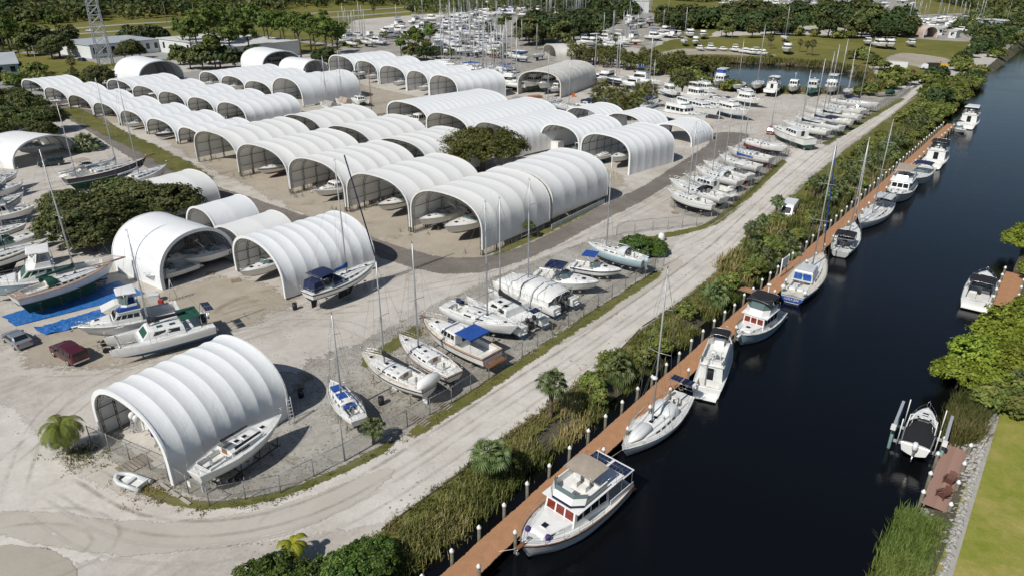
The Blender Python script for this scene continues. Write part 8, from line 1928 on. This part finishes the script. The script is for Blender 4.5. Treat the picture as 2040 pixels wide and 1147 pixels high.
for r in protoS:                                         # stout masts that read at this distance
    for c in r.children:
        if c.name.startswith('mast'):
            for v in c.data.vertices: cx = 0.06 * r.children[0].dimensions.x; v.co.x = cx + (v.co.x - cx) * 1.5; v.co.y *= 1.5
for r in protoM:
    hx = [c for c in r.children if c.name.startswith('deckhouse')][0]
    bb = [Vector(b) for b in hx.bound_box]; x0, x1 = min(b.x for b in bb), max(b.x for b in bb); y1 = max(b.y for b in bb); z0, z1 = min(b.z for b in bb), max(b.z for b in bb)
    m = MB(); m.frus(x0 + .4, x1 - .25, -y1 * .985, y1 * .985, z0 + (z1 - z0) * .5, x0 + .4, x1 - .42, -y1 * .96, y1 * .96, z0 + (z1 - z0) * .85); m.ob('window', glass, hx)
used = set(); cnt = 0
def far_boat(px, py, lab, grp, kind=None, ang=None, s=1.0):
    global cnt
    kind = kind or ('S' if rb.random() < .68 else 'M'); src = rb.choice(protoS if kind == 'S' else protoM); p = at(px, py)
    z = (1.65 if kind == 'S' else 1.25); a = ang if ang is not None else rb.choice([-128, 52, -38, 142]) + rb.uniform(-8, 8)
    c = dup(src, (p.x, p.y, z), R(a), lab, grp, s * rb.uniform(.92, 1.08)); c['category'] = 'sailboat' if kind == 'S' else 'motor yacht'; cnt += 1
    return c
def inside(poly, x, y):
    c = False
    for i in range(len(poly)):
        (x1, y1), (x2, y2) = poly[i], poly[i - 1]
        if (y1 > y) != (y2 > y) and x < (x2 - x1) * (y - y1) / (y2 - y1) + x1: c = not c
    return c
def yard(poly, n, labS, labM, grp, mind=4.6, kind=None, s=1.0, msh=None):
    xs = [p[0] for p in poly]; ys = [p[1] for p in poly]; pts = []; tr = 0
    while len(pts) < n and tr < 6000:
        tr += 1; x, y = rb.uniform(min(xs), max(xs)), rb.uniform(min(ys), max(ys))
        if not inside(poly, x, y): continue
        w = at(x, y)
        if any((w - q).length < mind for q in pts): continue
        pts.append(w); k = kind or ('S' if rb.random() < (msh or .68) else 'M'); far_boat(x, y, labS if k == 'S' else labM, grp + (' (sail)' if k == 'S' else ' (motor)'), k, s=s)
    return len(pts)
yard([(690, 100), (760, 92), (790, 78), (700, 72), (665, 80)], 16, 'white sailboat stored at the left end of the crowded far yard', 'white motor boat stored at the left end of the crowded far yard', 'boats at the left end of the far yard')
yard([(760, 78), (960, 66), (980, 40), (900, 38), (790, 52)], 46, 'white sailboat in the back rows of the crowded far yard', 'white motor boat in the back rows of the crowded far yard', 'boats in the back rows of the far yard', msh=.5)
yard([(870, 112), (985, 118), (1000, 80), (960, 68), (880, 75), (870, 95)], 52, 'white sailboat in the middle rows of the crowded far yard', 'white motor boat in the middle rows of the crowded far yard', 'boats in the middle rows of the far yard')
yard([(880, 132), (1010, 150), (1020, 168), (960, 172), (900, 150)], 26, 'white sailboat in the front row of the far yard behind the rearmost sheds', 'white motor boat in the front row of the far yard behind the rearmost sheds', 'boats in the front row of the far yard')
yard([(1000, 112), (1080, 112), (1085, 120), (1030, 126), (1000, 122)], 5, 'grey white sailboat on stands left of the palm row', 'motor boat on stands left of the palm row', 'boats left of the palm row', kind='S')
yard([(1010, 165), (1030, 170), (1028, 188), (1012, 190)], 4, 'sailboat parked tight against the grey arched shed', 'motor boat parked tight against the grey arched shed', 'boats against the grey shed')
yard([(1080, 52), (1170, 44), (1180, 34), (1100, 36)], 26, 'white sailboat far away above the dark oaks', 'white motor boat far away above the dark oaks', 'boats above the dark oaks', 4.6)
yard([(1150, 92), (1200, 84), (1260, 80), (1275, 92), (1200, 100)], 12, 'white sailboat behind the palm row', 'white motor yacht behind the palm row', 'boats behind the palm row', 5.5, msh=.5)
yard([(1245, 60), (1290, 58), (1300, 46), (1250, 44)], 8, 'white sailboat in front of the hangar', 'white cruiser in front of the hangar', 'boats in front of the hangar', 5.5, msh=.5)
yard([(1300, 84), (1340, 80), (1345, 68), (1305, 66)], 5, 'sailboat parked right of the hangar lane', 'cruiser parked right of the hangar lane', 'boats by the hangar lane', 6, msh=.3)
yard([(1180, 158), (1300, 172), (1300, 182), (1250, 178), (1180, 168)], 8, 'white sailboat in front of the dense palm row', 'white cruiser in front of the dense palm row', 'boats in front of the palm row', 6, msh=.8)
yard([(1800, 66), (1835, 60), (1950, 56), (1955, 44), (1850, 40), (1800, 48)], 30, 'white sailboat at the far right yard above the green field', 'white motor yacht at the far right yard above the green field', 'boats in the far right yard', 6, msh=.5)
yard([(1085, 40), (1240, 36), (1255, 20), (1090, 22)], 24, 'far sailboat between the dark oaks and the hangar', 'far motor boat between the dark oaks and the hangar', 'far boats left of the hangar', 5)
yard([(1800, 66), (1830, 72), (1960, 66), (1950, 48), (1810, 52)], 14, 'sailboat at the front of the far right yard', 'motor yacht at the front of the far right yard', 'front boats of the far right yard', 5, msh=.5)
yard([(1440, 20), (1560, 10), (1560, 0), (1440, 8)], 12, 'distant sailboat mast showing over the wood left of the pond', 'distant motor boat over the wood left of the pond', 'distant boats over the wood', 6, msh=.75)
yard([(1560, 18), (1700, 26), (1830, 22), (1830, 2), (1560, 0)], 42, 'distant sailboat whose mast shows above the wood at the top right', 'distant motor boat above the wood at the top right', 'distant masts at the top right', 6, 'S')
yard([(920, 36), (1080, 34), (1080, 14), (940, 14)], 44, 'distant sailboat with tall mast at the top of the far yard', 'distant motor boat at the top of the far yard', 'distant boats at the top of the far yard', 5.5)
for px, py, k, lb in ((1562, 84, 'S', 'white and blue sloop standing alone on the green field'), (1567, 108, 'M', 'small motor boat on the sand track beside the pond reeds'), (1728, 92, 'M', 'large white cruiser at the left of the field boats by the trees'), (1752, 97, 'M', 'pale cruiser second from the left among the field boats'), (1772, 98, 'M', 'pale green cruiser third among the field boats'), (1815, 94, 'M', 'cruiser half in the shade right of the field boats'),
                     (1328, 75, 'M', 'dark sided cruiser in the shade left of the green field'), (1352, 76, 'M', 'grey hull in the shade left of the green field'), (1375, 76, 'M', 'white cruiser in the shade left of the green field'), (1400, 78, 'M', 'dark windowed cruiser in the shade left of the green field'), (1362, 92, 'S', 'sailboat lying behind the reeds left of the field'), (1385, 92, 'M', 'low open boat behind the reeds left of the field')):
    far_boat(px, py, lb, None, k, R(0) if False else -100 + rb.uniform(-15, 15))
for i, (px, py) in enumerate(((1395, 102), (1417, 102), (1441, 103), (1466, 105), (1486, 108), (1497, 110), (1507, 111), (1520, 112))):
    c = far_boat(px, py, 'small white boat in the line of skiffs between the sand track and the pond reeds', 'line of small boats by the pond reeds', 'M', -60 + rb.uniform(-20, 20), .55); c.location.z = .8
for r in protoS + protoM:
    def kill(o):
        for ch in list(o.children): kill(ch)
        bpy.data.objects.remove(o)
    kill(r)
